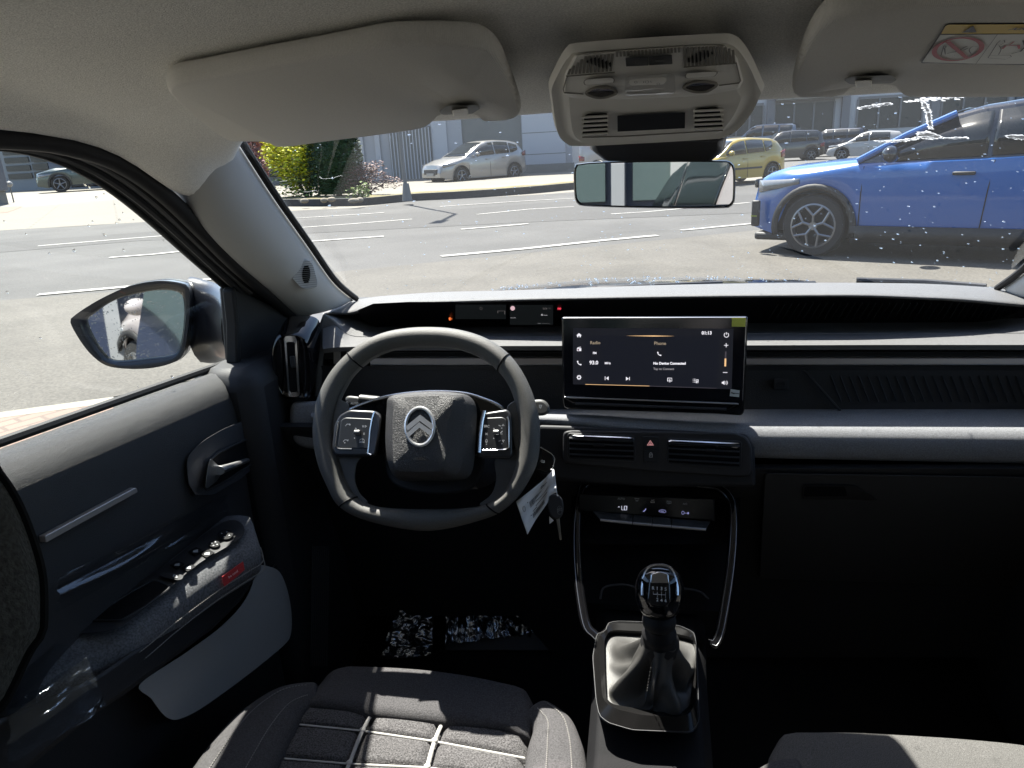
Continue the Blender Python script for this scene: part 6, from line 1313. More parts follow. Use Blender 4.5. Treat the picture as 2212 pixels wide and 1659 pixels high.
for dx, dy, w in ((828, 574, 14), (938, 572, 18), (1050, 592, 14)): b.ribbon(oz(circ(dx, dy, w, w * .7, 12), T_ + .0095), 4 * ok, op.n, closed=True)
b.ribbon(oz([(905, 566), (905, 582)], T_ + .0095), 5 * ok, op.n); b.ribbon(oz([(975, 562), (980, 580)], T_ + .0095), 5 * ok, op.n); b.build('symbol', mat('print_grey', (.12, .12, .11), .6), rk, fix=False)
b = B()
for q in ([(760, 690), (1160, 672), (1160, 684), (760, 702)],): b.poly(oz(q, T_ - .0009))
b.build('lamp_red_trace', mat('dull_red', (.30, .06, .05), .4), oc, fix=False)
for q, (ex, ey, er) in (([(318, 570), (345, 545), (590, 530), (612, 545), (606, 580), (380, 602), (330, 600)], (488, 676, 152)), ([(1322, 510), (1335, 485), (1600, 470), (1632, 480), (1600, 518), (1345, 538), (1325, 530)], (1465, 620, 165))):
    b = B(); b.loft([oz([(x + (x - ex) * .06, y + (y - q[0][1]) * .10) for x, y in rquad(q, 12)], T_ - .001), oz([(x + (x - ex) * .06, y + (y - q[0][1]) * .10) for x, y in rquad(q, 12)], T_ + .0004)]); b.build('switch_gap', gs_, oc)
    b = B(); b.loft([oz(rquad(q, 12), T_), oz(rquad(q, 12), T_ + .004)]); b.build('map_light_switch', PLBEIGE, oc, bevel=.0012)
    e1 = c2([(ex - er, ey + (er * .04)), (ex - er * .5, ey - 40), (ex, ey - 50), (ex + er * .5, ey - 48), (ex + er, ey - (0 if ex < 1000 else 22)), (ex + er * .5, ey + 38), (ex, ey + 52), (ex - er * .5, ey + 44)], 5, True)
    b = B(); b.loft([oz(e1, T_ - .002), oz(e1, T_ + .0008)]); b.build('map_light_reflector', mat('reflector', (.55, .55, .55), .12, metal=1.), oc)
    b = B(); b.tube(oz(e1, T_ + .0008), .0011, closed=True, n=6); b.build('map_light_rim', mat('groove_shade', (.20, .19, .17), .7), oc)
    b = B(); b.poly(oz(c2([(ex - er * .85, ey + 8), (ex, ey - 6), (ex + er * .85, ey - (0 if ex < 1000 else 14)), (ex + er * .4, ey + 34), (ex, ey + 44), (ex - er * .5, ey + 34)], 4, True), T_ + .0011)); b.build('map_light_shade', mat('dark_lens', (.05, .045, .035), .2), oc, fix=False)
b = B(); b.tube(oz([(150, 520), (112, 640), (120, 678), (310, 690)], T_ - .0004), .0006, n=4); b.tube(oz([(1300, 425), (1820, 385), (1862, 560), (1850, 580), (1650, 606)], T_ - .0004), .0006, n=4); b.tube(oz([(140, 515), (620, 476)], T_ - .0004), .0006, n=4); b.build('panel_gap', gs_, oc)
# lower part: two louvres and the display
lo_ = HL + .001
for q in ([(300, 1105), (320, 910), (350, 888), (545, 880), (550, 1098)], [(1405, 1052), (1412, 838), (1620, 818), (1655, 840), (1690, 1035)]):
    q = rquad(q, 14); b = B(); b.loft([oz(q, lo_ - .002), oz(q, lo_ + .0006)]); lv_ = b.build('louvre', BLACK, oc)
    xa, xb = min(p[0] for p in q), max(p[0] for p in q); ya, yb = min(p[1] for p in q), max(p[1] for p in q)
    for k in range(5):
        y = ya + 26 + (yb - ya - 10) * k / 5 + 6; b = B(); b.tube(oz([(xa - 6, y + 8), (xb + 4, y - 6)], lo_ + .0012), .0017, n=8, flat=.7); b.build('louvre_blade', PLBEIGE, lv_)
b = B(); b.poly(oz([(646, 906), (1316, 872), (1312, 1030), (648, 1064)], lo_ + .0008)); b.build('status_display', mat('display_dark', (.006, .008, .012), .6, spec=.1, grain=(900, .5)), oc, fix=False)
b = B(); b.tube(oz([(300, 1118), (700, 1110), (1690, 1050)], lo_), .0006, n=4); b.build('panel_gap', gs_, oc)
# sensor shroud between console and mirror, then the mirror
b = B(); sA = [PY(1262, 300, .92), PY(1575, 300, .92), PY(1568, 330, .98), PY(1545, 352, 1.03), PY(1300, 352, 1.03), PY(1272, 330, .98)]
b.loft([[p + Vector((0, 0, 0)) for p in sA], [p + Vector((0, .10, .05)) for p in sA]]); b.build('sensor_shroud', mat('shroud_black', (.02, .02, .022), .35), car, bevel=.012, seg=3)
mp_ = Plane(PY(1413, 397, 1.03), (-.03, -1, .034)); rv = empty('rear_view_mirror', parent=car)
mo = rquad([(1237, 356), (1585, 345), (1589, 449), (1245, 448)], 22, 6)
mo = c2([(1240, 362), (1252, 353), (1300, 349), (1413, 346), (1560, 346), (1580, 351), (1588, 366), (1588, 425), (1582, 443), (1560, 450), (1413, 450), (1270, 446), (1250, 441), (1241, 425)], 5, True)
mi = [(x + (1413 - x) * .030, y + (398 - y) * .085) for x, y in mo]
A = resample(mp_.P(mo, 0), 90, True); C = align(A, resample(mp_.P(mi, .001), 90, True)); c = sum(A, Vector()) / 90
b = B(); b.grid([C, [a.lerp(q, .4) + mp_.n * .0035 for a, q in zip(A, C)], A, [p - mp_.n * .02 for p in A], [p.lerp(c, .25) - mp_.n * .035 for p in A], [p.lerp(c, .8) - mp_.n * .042 for p in A]], closed_v=True); b.build('mirror_frame', mat('mirror_frame_black', (.010, .010, .011), .3), rv, ang=60)
b = B(); b.poly(mp_.P(mi, .0012)); b.build('mirror_glass', mat('mirror_silvered_dim', (.80, .82, .82), .012, metal=1.), rv, fix=False)
b = B(); b.tube([c - mp_.n * .03, c - mp_.n * .045 + Vector((0, 0, .03)), c + Vector((0, .075, .05))], .012, n=12); b.build('mirror_stem', DARKER, rv)

# ================================================================== seats
ST = .625
def seat(name, px_off, label, driver=True):
    st = empty(name, parent=car); st['label'] = label; dx = px_off
    def G(k, pts, Zv): return [PZ(x, y, Zv) + Vector((dx, 0, 0)) for x, y in z(k, pts)]
    # thigh block
    tb = c2([(640, 985), (690, 930), (735, 875), (790, 842), (870, 838), (1110, 848), (1350, 868), (1600, 905), (1790, 945), (1860, 965), (1890, 1030), (1915, 1090), (1880, 1180), (1862, 1222), (1700, 1186), (1395, 1155), (1000, 1112), (840, 1080), (605, 1052)], 4, True)
    A = resample(G('F', tb, ST + .012), 120, True); c = sum(A, Vector()) / 120
    b = B(); b.loft([[p + Vector((0, 0, -.14)) + (c - p) * .06 for p in A], [p + Vector((0, 0, -.06)) for p in A], [p + Vector((0, 0, -.022)) - (c - p) * .01 for p in A], [p + (c - p) * .03 + Vector((0, 0, -.006)) for p in A], [p + (c - p) * .12 + Vector((0, 0, .001)) for p in A], [p + (c - p) * .35 + Vector((0, 0, .002)) for p in A], [p + (c - p) * .7 + Vector((0, 0, .002)) for p in A]]); b.build('thigh_cushion', SEATB, st, ang=80)
    # quilted centre pads between two bands of piping (rows continue under the backrest)
    V1 = [(1005, 1113), (945, 1217), (872, 1400), (800, 1580), (650, 1950)]; V2 = [(1395, 1156), (1343, 1275), (1302, 1420), (1250, 1620), (1150, 2000)]; V0 = [(605, 1053), (555, 1178), (450, 1365), (330, 1560), (120, 1900)]; V3 = [(1862, 1223), (1842, 1368), (1835, 1500), (1830, 1700), (1820, 2050)]
    cols_ = [V0, V1, V2, V3]
    for r in range(4):
        for k in range(3):
            q = [cols_[k][r], cols_[k + 1][r], cols_[k + 1][r + 1], cols_[k][r + 1]]
            P_ = G('F', q, ST); c = sum(P_, Vector()) / 4
            def bil(u, v): a_ = P_[0].lerp(P_[1], u); c_ = P_[3].lerp(P_[2], u); return a_.lerp(c_, v)
            m = 10; rws = []
            for i in range(m + 1):
                rr_ = []
                for j in range(m + 1):
                    u, v = i / m, j / m; h = (1 - (2 * u - 1) ** 12) * (1 - (2 * v - 1) ** 12); rr_.append(bil(u, v) + Vector((0, 0, -.008 + .012 * h ** .5 + .002 * math.sin(math.pi * u) * math.sin(math.pi * v))))
                rws.append(rr_)
            b = B(); b.grid(rws); b.build('quilted_pad', SEAT, st, ang=80)
    b = B(); w = .0042
    for V in (V1, V2): b.tube([p + Vector((0, 0, .003)) for p in resample(catmull(G('F', V, ST), 6), 40)], .0026, n=6, flat=.6)
    for r in (1, 2, 3): 
        L_ = [G('F', [cols_[k][r]], ST)[0] for k in range(4)]; L_[0] = L_[0].lerp(L_[1], .0); b.tube([p + Vector((0, 0, .002)) for p in resample(L_, 30)], .0015, n=6, flat=.6)
    b.build('piping', PIPING, st)
    b = B()
    for (k, r) in [(1, 1), (2, 1), (1, 2), (2, 2)]: p = G('F', [cols_[k][r]], ST)[0]; b.ell(p + Vector((0, 0, .004)), (.0042, .0042, .002), n=12, m=6)
    b.build('piping_joint', PIPING, st)
    # bolsters
    for lab_, path, rad in (('side_bolster', [(700, 985), (600, 1010), (480, 1080), (350, 1230), (230, 1420), (100, 1650), (-60, 1950)], [.020, .036, .046, .050, .052, .054, .056]), ('side_bolster', [(1895, 1060), (1950, 1110), (2000, 1180), (2010, 1300), (2010, 1450), (2000, 1700), (1990, 2050)], [.018, .026, .034, .037, .039, .042, .044])):
        pp = resample(catmull(G('F', path, ST + .01), 6), 40); rr_ = [interp(list(zip([i / (len(rad) - 1) for i in range(len(rad))], rad)), k / 39) for k in range(40)]
        rings = []
        for i, p in enumerate(pp):
            t = (pp[min(i + 1, 39)] - pp[max(i - 1, 0)]).normalized(); q = t.cross(Vector((0, 0, 1))).normalized(); r_ = rr_[i]; rings.append([p + q * math.cos(a * math.pi / 12) * r_ * 1.05 + Vector((0, 0, 1)) * (math.sin(a * math.pi / 12) * r_ * (.62 if math.sin(a * math.pi / 12) > 0 else 2.6) - .008) for a in range(24)])
        b = B(); b.loft(rings); bo = b.build(lab_, SEATB, st, ang=80, sub=1)
        b = B(); sgn = (9 if path[0][0] > 1000 else 9)
        for a0 in ((5, 8) if path[0][0] > 1000 else (5, 8)):
            ln = [r[a0] + Vector((0, 0, .0008)) for r in rings]
            for i in range(2, 39): 
                for q in (0, .5): b.tube([ln[i].lerp(ln[min(i + 1, 39)], q), ln[i].lerp(ln[min(i + 1, 39)], q + .3)], .0007, n=4)
        b.build('stitching', THREAD, bo)
    b = B(); b.box((-.33 + dx, .42, .47), (.46, .80, .24)); b.build('seat_base', DARKER, st, bevel=.03)
    # backrest and head restraint
    b = B(); M_ = Matrix.Rotation(R(16), 3, 'X')
    b.box((-.375 + dx, -.10, .82), (.46, .13, .46), M_); b.build('backrest', SEAT, st, bevel=.045, seg=4)
    b = B(); b.tube([(-.42 + dx, -.10, 1.0), (-.42 + dx, .17, 1.08)], .006); b.tube([(-.35 + dx, -.10, 1.0), (-.35 + dx, .17, 1.08)], .006); b.build('restraint_post', CHROME, st)
    return st
ds = seat('driver_seat', 0, 'driver seat with quilted cushion and white piping')
hp_ = Plane(PX(101, 1238, -.27), EYE - PX(101, 1238, -.27))
bo_ = [(-20, 985), (0, 1008), (34, 1056), (62, 1113), (86, 1180), (101, 1238), (105, 1295), (103, 1367), (86, 1391), (62, 1434), (38, 1487), (0, 1545), (-100, 1600), (-400, 1640), (-620, 1500), (-650, 1250), (-600, 1050), (-400, 940), (-150, 940)]
b = B(); A = resample(hp_.P(c2(bo_, 4, True), .0), 90, True); c = sum(A, Vector()) / 90
b.loft([[p.lerp(c, .35) + hp_.n * -.085 for p in A], [p.lerp(c, .08) + hp_.n * -.07 for p in A], [p.lerp(c, .0) + hp_.n * -.03 for p in A], [p.lerp(c, .03) + hp_.n * .0 for p in A], [p.lerp(c, .15) + hp_.n * .016 for p in A], [p.lerp(c, .5) + hp_.n * .022 for p in A]]); hr = b.build('head_restraint', mat('restraint_cloth', (.045, .044, .043), .95, bump=(600, .8), grain=(400, .35)), ds, ang=80)
b = B(); b.tube([p.lerp(c, .035) + hp_.n * .002 for p in A], .002, closed=True, n=6); b.build('seam', BLACK, hr)
# passenger seat: only its front corner shows
ps = empty('passenger_seat', parent=car); ps['label'] = 'passenger seat, its sunlit front edge at the lower right'
q = c2([(1660, 1659), (1668, 1620), (1684, 1590), (1700, 1577), (1740, 1576), (1830, 1576), (1950, 1582), (2100, 1592), (2240, 1608), (2330, 1640), (2350, 1800), (2300, 2000), (1660, 2000)], 4, True)
A = resample([PZ(x, y, ST) for x, y in q], 110, True); c = sum(A, Vector()) / 110
b = B(); b.loft([[p + Vector((0, 0, -.16)) for p in A], [p + Vector((0, 0, -.03)) - (c - p) * .012 for p in A], [p + Vector((0, 0, -.006)) for p in A], [p + (c - p) * .04 + Vector((0, 0, .0)) for p in A], [p + (c - p) * .3 + Vector((0, 0, .004)) for p in A], [p + (c - p) * .7 + Vector((0, 0, .004)) for p in A]]); b.build('seat_cushion', mat('pale_seat_cloth', (.080, .078, .075), .95, spec=.2, bump=(1200, .6), grain=(900, .35)), ps, ang=80)
q = [(1655, 1618), (1625, 1618), (1600, 1632), (1575, 1665), (1550, 1750), (1530, 1950)]; pp = resample(catmull([PZ(x, y, ST + .012) + Vector((.04, -.035, 0)) for x, y in q], 6), 30)
rings = []
for i, p in enumerate(pp):
    t = (pp[min(i + 1, 29)] - pp[max(i - 1, 0)]).normalized(); w_ = t.cross(Vector((0, 0, 1))).normalized(); r_ = .032 + .012 * i / 29; rings.append([p + w_ * math.cos(a * math.pi / 10) * r_ + Vector((0, 0, math.sin(a * math.pi / 10) * r_ * (.6 if a < 10 else 2.5) - .012)) for a in range(20)])
b = B(); b.loft(rings); bo = b.build('side_bolster', SEATB, ps, ang=80, sub=1)
b = B()
for i in range(1, 28): b.tube([rings[i][6] + Vector((0, 0, .0008)), rings[i][6].lerp(rings[i + 1][6], .6) + Vector((0, 0, .0008))], .0007, n=4)
b.build('stitching', THREAD, bo)
b = B(); M_ = Matrix.Rotation(R(16), 3, 'X'); b.box((.375, -.22, .84), (.46, .13, .46), M_); b.build('backrest', SEAT, ps, bevel=.045, seg=4)
b = B(); b.box((.375, -.19, 1.15), (.25, .09, .16), M_); b.build('head_restraint', SEATB, ps, bevel=.035, seg=4)

# ================================================================== floor, foot well, pedals
b = B(); b.grid([[Vector((x, y, zz)) for x in (-.72, -.3, 0, .3, .72)] for y, zz in ((-1.6, .30), (.4, .30), (.9, .30), (1.25, .32), (1.5, .48), (1.62, .75), (1.66, 1.0))]); b.build('floor_carpet', CARPET, car, solid=.02)
b = B(); b.grid([[Vector((x, y, zz)) for x in (-.80, -.4, 0, .4, .80)] for y, zz in ((1.44, 1.03), (1.50, .99), (1.53, .8), (1.50, .45), (1.4, .24))]); b.build('bulkhead', BLACK, car, solid=.02)
for s in (-1, 1):
    b = B(); b.box((s * .66, 1.30, .62), (.12, .62, .80)); b.build('kick_panel', DARKER, car, bevel=.03)
    b = B(); b.box((s * .665, .35, .36), (.11, 1.6, .16)); b.build('sill_cover', DARKER, car, bevel=.03)
b = B()
for k in range(9): x = z1('F', 668 + k * 11, 0)[0]; b.tube([PX(x, 1180 + 0 * k, -.585 + .0), PX(x - 2, 1330, -.585), PX(x - 4, 1440, -.585)], .0012, n=4)
b.build('seal_rib', mat('rib_grey', (.014, .0145, .016), .6), car)
pw = Plane(PY(1000, 1260, 1.28), (0, -1, .75))
PED = mat('pedal_rubber', (.07, .07, .074), .5, bump=(300, .3))
for nm, q, ar in (('clutch_pedal', [(1440, 250), (1490, 238), (1550, 250), (1552, 330), (1530, 400), (1480, 408), (1440, 380)], (1575, 80)), ('brake_pedal', [(1730, 262), (1790, 248), (1840, 262), (1842, 340), (1822, 420), (1768, 428), (1730, 380)], (1830, 90)), ('accelerator_pedal', [(2030, 340), (2100, 330), (2110, 420), (2040, 430)], (2100, 150))):
    q = rquad(q, 14); b = B(); b.loft([pw.P(z('F', q), -.008), pw.P(z('F', q), .006)]); pe = b.build(nm, PED, car, bevel=.003)
    b = B(); xm = sum(p[0] for p in q) / len(q)
    for k in range(5): x = xm - 36 + k * 18; ys = [p[1] for p in q]; b.tube(pw.P(z('F', [(x, min(ys) + 25), (x, max(ys) - 25)]), .007), .0016, n=5)
    b.build('pedal_rib', DARKER, pe)
    b = B(); b.tube([pw.p(*z1('F', xm, min(p[1] for p in q) + 20), -.01), pw.p(*z1('F', ar[0], ar[1] + 30), -.02), pw.p(*z1('F', ar[0] + 15, ar[1] - 70), -.04)], .009, n=8, flat=.6); b.build('pedal_arm', DARKER, pe)
b = B(); fr_ = Plane(PZ(915, 1330, .42), (0, -1, 1.0)); q = z('F', [(1230, 330), (1350, 365), (1335, 640), (1330, 800), (1050, 815), (1120, 590)]); b.loft([fr_.P(q, -.03), fr_.P(q, -.002)]); b.build('foot_rest', DARKER, car, bevel=.004)
b = B(); fm = Plane(PZ(1100, 1330, .40), (0, -1, 1.1)); q = z('F', [(1410, 440), (2120, 440), (2130, 770), (1400, 770)]); b.loft([fm.P(q, -.02), fm.P(q, -.003)]); mt = b.build('heel_mat', mat('heel_mat_black', (.012, .012, .013), .5), car, bevel=.003)
b = B()
for k in range(13): x = 1500 + k * 45; b.tube(fm.P(z('F', [(x, 625), (x + 6, 690)]), .000), .0035, n=6, flat=.5)
b.build('mat_rib', DARKER, mt)

# ================================================================== rear of the cabin (light block and what the mirrors see)
for s in (-1, 1):
    b = B(); b.box((s * .655, -.12, 1.20), (.06, .20, .40)); b.build('centre_pillar', mat('pillar_beige', (.30, .29, .27), .7), car, bevel=.02)
    b = B(); b.box((s * .67, -.75, .70), (.08, 1.3, .66)); b.build('rear_door', DARK, car, bevel=.03)
    b = B(); b.solid([(s * .64, -1.0, 1.0), (s * .64, -1.45, 1.0), (s * .60, -1.45, 1.40), (s * .60, -1.22, 1.40)], (s * .05, 0, 0)); b.build('rear_pillar', mat('pillar_beige', (.30, .29, .27), .7), car, bevel=.01)
    b = B(); b.tube([(s * .63, -.22, 1.385), (s * .63, -1.25, 1.385)], .02); b.build('door_seal', RUBBER, car)
    b = B(); b.poly([(s * .68, -.2, 1.03), (s * .68, -1.05, 1.03), (s * .65, -1.2, 1.38), (s * .65, -.2, 1.38)]); b.build('rear_side_glass', glass_mat('tinted_glass', (.35, .36, .36), .9), car, fix=False)
b = B(); b.poly([(-.6, -1.68, 1.18), (.6, -1.68, 1.18), (.55, -1.5, 1.40), (-.55, -1.5, 1.40)]); b.build('rear_window', glass_mat('rear_glass', (.85, .87, .86), .9), car, fix=False)
b = B(); b.box((0, -1.70, .75), (1.34, .1, .9)); b.build('tailgate', DARK, car, bevel=.02)
b = B(); b.box((0, -1.50, 1.0), (1.24, .4, .04)); b.build('parcel_shelf', DARKER, car)
for x in (-.36, .36):
    b = B(); b.box((x, -1.12, .80), (.6, .16, .50), Matrix.Rotation(R(18), 3, 'X')); b.box((x, -.82, .50), (.6, .5, .18)); b.build('rear_seat', SEATB, car, bevel=.05, seg=3)
    b = B(); b.box((x, -1.22, 1.13), (.26, .09, .16)); b.build('head_restraint', SEATB, car, bevel=.03, seg=3)

# ================================================================== windscreen, bonnet, wiper
hdr = [(-.580, .975, 1.352), (-.30, 1.01, 1.372), (0, 1.03, 1.378), (.30, 1.01, 1.372), (.580, .975, 1.352)]
bas = [(-.600, 1.43, 1.025), (-.33, 1.60, 1.005), (0, 1.66, 1.000), (.33, 1.60, 1.005), (.600, 1.43, 1.025)]
NW = 25; Hh = resample(catmull(hdr, 6), NW); Bb_ = resample(catmull(bas, 6), NW)
def ws(u, v):
    """u 0..1 left to right, v 0..1 top to base"""
    i = min(max(u, 0), 1) * (NW - 1); j = min(int(i), NW - 2); f = i - j; a_ = Hh[j].lerp(Hh[j + 1], f); c_ = Bb_[j].lerp(Bb_[j + 1], f)
    return a_.lerp(c_, v) + Vector((0, .02, .030)) * math.sin(math.pi * min(max(v, 0), 1)) * min(1, 6 * u * (1 - u))
b = B(); b.grid([[ws(u / 24, v / 14) for u in range(25)] for v in range(15)]); wsg = b.build('windscreen', glass_mat('windscreen_glass', (.92, .94, .93), .95), car, fix=False)
b = B(); b.tube([ws(0, v / 20) + Vector((.004, -.008, -.004)) for v in range(21)], .007, n=8, flat=.8); b.build('glass_seal', RUBBER, car); b = B(); b.tube([ws(1, v / 20) + Vector((-.004, -.008, -.004)) for v in range(21)], .007, n=8, flat=.8); b.build('glass_seal', RUBBER, car)
# bonnet
HOOD = mat('own_bonnet_paint', (.028, .033, .045), .16, metal=.3, coat=1., var=(2, .1))
rws = []
for k in range(14):
    y = 1.72 + k / 13 * .95; r = []
    for j in range(41):
        x = -.78 + 1.56 * j / 40; ridge = .010 * math.exp(-((abs(x) - .48) / .06) ** 2); c = .962 - .105 * abs(x / .78) ** 2.6 + ridge - .10 * ((y - 1.72) / .95) ** 1.8 - .015 * (k == 0)
        r.append(Vector((x, y, c)))
    rws.append(r)
rws.append([p + Vector((0, .05, -.12)) for p in rws[-1]]); rws.append([p + Vector((0, .02, -.4)) for p in rws[-1]])
b = B(); b.grid(rws); b.build('bonnet', HOOD, car, sub=1)
for s in (-1, 1):
    b = B(); b.grid([[Vector((s * .78, y, .86 - .1 * (max(0, y - 1.72) / .95) ** 1.8)) for y in (1.3, 1.72, 2.0, 2.3, 2.67)], [Vector((s * .86, y, .76)) for y in (1.3, 1.72, 2.0, 2.3, 2.67)], [Vector((s * .88, y, .3)) for y in (1.3, 1.72, 2.0, 2.3, 2.67)]]); b.build('front_wing', HOOD, car, sub=1)
    b = B(); b.grid([[Vector((s * .70, y, beltz(y) - .01)) for y in (-1.7, -1, 0, .7, 1.3)], [Vector((s * .80, y, .9)) for y in (-1.7, -1, 0, .7, 1.3)], [Vector((s * .86, y, .6)) for y in (-1.7, -1, 0, .7, 1.3)], [Vector((s * .84, y, .28)) for y in (-1.7, -1, 0, .7, 1.3)]]); b.build('outer_door_skin', HOOD, car)
b = B(); b.grid([[Vector((x, y, zz)) for x in (-.70, -.35, 0, .35, .70)] for y, zz in ((1.55, .955), (1.66, .945), (1.78, .940))]); b.build('cowl_cover', DARKER, car)
b = B(); b.tube([PY(1160, 634, 1.56), PY(1300, 627, 1.58), PY(1500, 622, 1.60), PY(1650, 618, 1.62), PY(1760, 613, 1.66)], [.006, .008, .008, .008, .006], n=8); b.tube([PY(1290, 623, 1.62), PY(1450, 616, 1.66), PY(1560, 612, 1.68)], .006, n=8); b.tube([PY(1850, 606, 1.68), PY(2000, 610, 1.66), PY(2130, 620, 1.6)], .007, n=8); b.build('wiper', mat('wiper_black', (.012, .012, .013), .35), car)
b = B(); b.box((0, 1.3, .30), (1.5, .06, .1)); b.build('underbody', BLACK, car)
# ================================================================== loose things
# key in the ignition with its paper tag and the spare key hanging from it
kp = Plane(wp.o + Vector((.30, .02, -.10)), (.1, -1, .35))
def Kz(pts, l=0.): return kp.P(z('K', pts), l)
key = empty('car_key', Kz([(560, 400)])[0]); tag(key, 'black glossy key fob with chrome edge right of the steering wheel', 'key')
def kb_build(b, name, m, par, **k):
    o = par.location; b.v = [tuple(Vector(v) - o) for v in b.v]; return b.build(name, m, par, **k)
q = rquad([(420, 190), (500, 212), (640, 290), (690, 340), (700, 400), (670, 510), (620, 560), (580, 565), (430, 520)], 26)
b = B(); b.loft([Kz(q, -.014), Kz(q, -.002), Kz([(x + (540 - x) * .05, y + (390 - y) * .07) for x, y in q], .001)]); kb_build(b, 'fob_shell', PIANO, key, bevel=.003, seg=3)
b = B(); b.tube(Kz(c2([(500, 212), (640, 290), (690, 345), (700, 400), (660, 510), (600, 515)], 5), .0), .0010, n=6); kb_build(b, 'chrome_edge', CHROME, key)
b = B(); kw = (Kz([(300, 400)])[0] - Kz([(200, 400)])[0]).length / 100; b.ribbon(Kz(circ(526, 404, 13, 16, 12), .0018), 5 * kw, kp.n, closed=True); b.ribbon(Kz([(540, 398), (558, 396), (560, 424), (542, 426)], .0018), 5 * kw, kp.n, closed=True); kb_build(b, 'lock_symbol', mat('print_white', (.7, .7, .7), .5), key, fix=False)
tgp = Plane(kp.o + Vector((0, -.02, 0)), (.25, -1, .25))
def Gz(pts, l=0.): return tgp.P(z('K', pts), l)
tg_ = empty('paper_tag', Gz([(680, 520)])[0]); tag(tg_, 'white crumpled paper tag with two barcodes hanging from the key', 'tag')
top = [(168, 965), (370, 805), (545, 662), (690, 515)]; bot = [(322, 1418), (470, 1195), (610, 960 ), (732, 828)]
rws = []
TE = resample([Vector((x, y, 0)) for x, y in c2(top, 5)], 26); BE = resample([Vector((x, y, 0)) for x, y in c2([(322, 1418), (440, 1215), (600, 985), (628, 885), (732, 828)], 4)], 26)
for j in range(10):
    t = j / 9; r = []
    for i in range(26):
        p = TE[i].lerp(BE[i], t); u = i / 25; l = .004 * math.sin(6 * u + 2 * t) + (.010 * (u - .75) * 4 if u > .75 else 0) + (.006 * (.3 - u) * 3 if u < .3 else 0) + .003 * math.sin(11 * t + 5 * u); r.append(Gz([(p.x, p.y)], l)[0])
    rws.append(r)
b = B(); b.grid(rws); kb_build(b, 'paper', mat('tag_paper', (.66, .68, .70), .7), tg_, solid=.0004, ang=80)
def onT(u, t, l=.0012):
    i = min(u * 25, 24.999); j = min(t * 9, 8.999); a, c = int(i), int(j); f, g_ = i - a, j - c
    p = (rws[c][a] * (1 - f) + rws[c][a + 1] * f) * (1 - g_) + (rws[c + 1][a] * (1 - f) + rws[c + 1][a + 1] * f) * g_; return p + tgp.n * l
b = B(); rnd = random.Random(3)
def bars(u0, u1, t0, t1, nb_):
    u = u0
    while u < u1:
        w_ = rnd.choice([.003, .003, .006, .009]); b.add([onT(u, t0), onT(u + w_, t0), onT(u + w_, t1), onT(u, t1)], [[0, 1, 2, 3]]); u += w_ + rnd.choice([.004, .004, .007])
bars(.27, .80, .30, .50, 40); bars(.27, .62, .72, .86, 40)
for (u0, u1, t) in ((.60, .68, .16), (.60, .80, .22), (.22, .25, .26), (.22, .25, .70), (.40, .75, .60), (.30, .42, .66)): b.add([onT(u0, t), onT(u1, t), onT(u1, t + .025), onT(u0, t + .025)], [[0, 1, 2, 3]])
kb_build(b, 'barcode', mat('ink_black', (.03, .03, .035), .7), tg_, fix=False)
b = B(); b.tube([onT(.12 + .03 * math.cos(a), .35 + .08 * math.sin(a), .0008) for a in [k * math.pi / 8 for k in range(16)]], .0006, closed=True, n=5); kb_build(b, 'eyelet', mat('eyelet_grey', (.4, .4, .4), .6), tg_)
b = B(); b.tube([Kz([(650, 515)])[0], Gz([(690, 530)], .004)[0], Gz([(725, 820)], .004)[0], Gz([(740, 900)])[0]], .0008, n=5); kb_build(b, 'tag_string', mat('tag_paper', (.66, .68, .70), .7), tg_)
sk_ = empty('spare_key', Gz([(735, 900)])[0]); tag(sk_, 'black spare key with a long steel blade hanging below the paper tag', 'key')
q = c2([(640, 870), (730, 860), (800, 920), (828, 1020), (815, 1130), (770, 1195), (700, 1205), (645, 1160), (610, 1060), (615, 950)], 5, True)
b = B(); b.loft([Gz(q, -.010), Gz(q, -.001), Gz([(x + (720 - x) * .1, y + (1030 - y) * .1) for x, y in q], .0015)]); kb_build(b, 'key_head', DARK, sk_, bevel=.002, seg=3)
b = B(); b.loft([Gz([(722, 1195), (768, 1195), (800, 1490), (780, 1500), (765, 1480)], -.006), Gz([(722, 1195), (768, 1195), (800, 1490), (780, 1500), (765, 1480)], -.004)]); kb_build(b, 'key_blade', mat('key_steel', (.30, .28, .24), .35, metal=1.), sk_, bevel=.0006)
b = B(); b.ribbon(Gz(circ(770, 1082, 34, 58, 24), .0022), 5 * kw, tgp.n, closed=True); b.ribbon(Gz([(738, 1085), (770, 1050), (800, 1065)], .0022), 9 * kw, tgp.n); b.ribbon(Gz([(742, 1110), (770, 1075), (802, 1090)], .0022), 9 * kw, tgp.n); kb_build(b, 'emblem', mat('emblem_grey', (.14, .14, .14), .4), sk_, fix=False)
b = B(); b.poly(Gz([(625, 1165), (690, 1225), (630, 1275)], -.012)); b.poly(Gz([(640, 1195), (672, 1222), (640, 1240)], -.0115)); 
o_ = kb_build(b, 'paper_corner', mat('tag_paper', (.66, .68, .70), .7), sk_, fix=False)

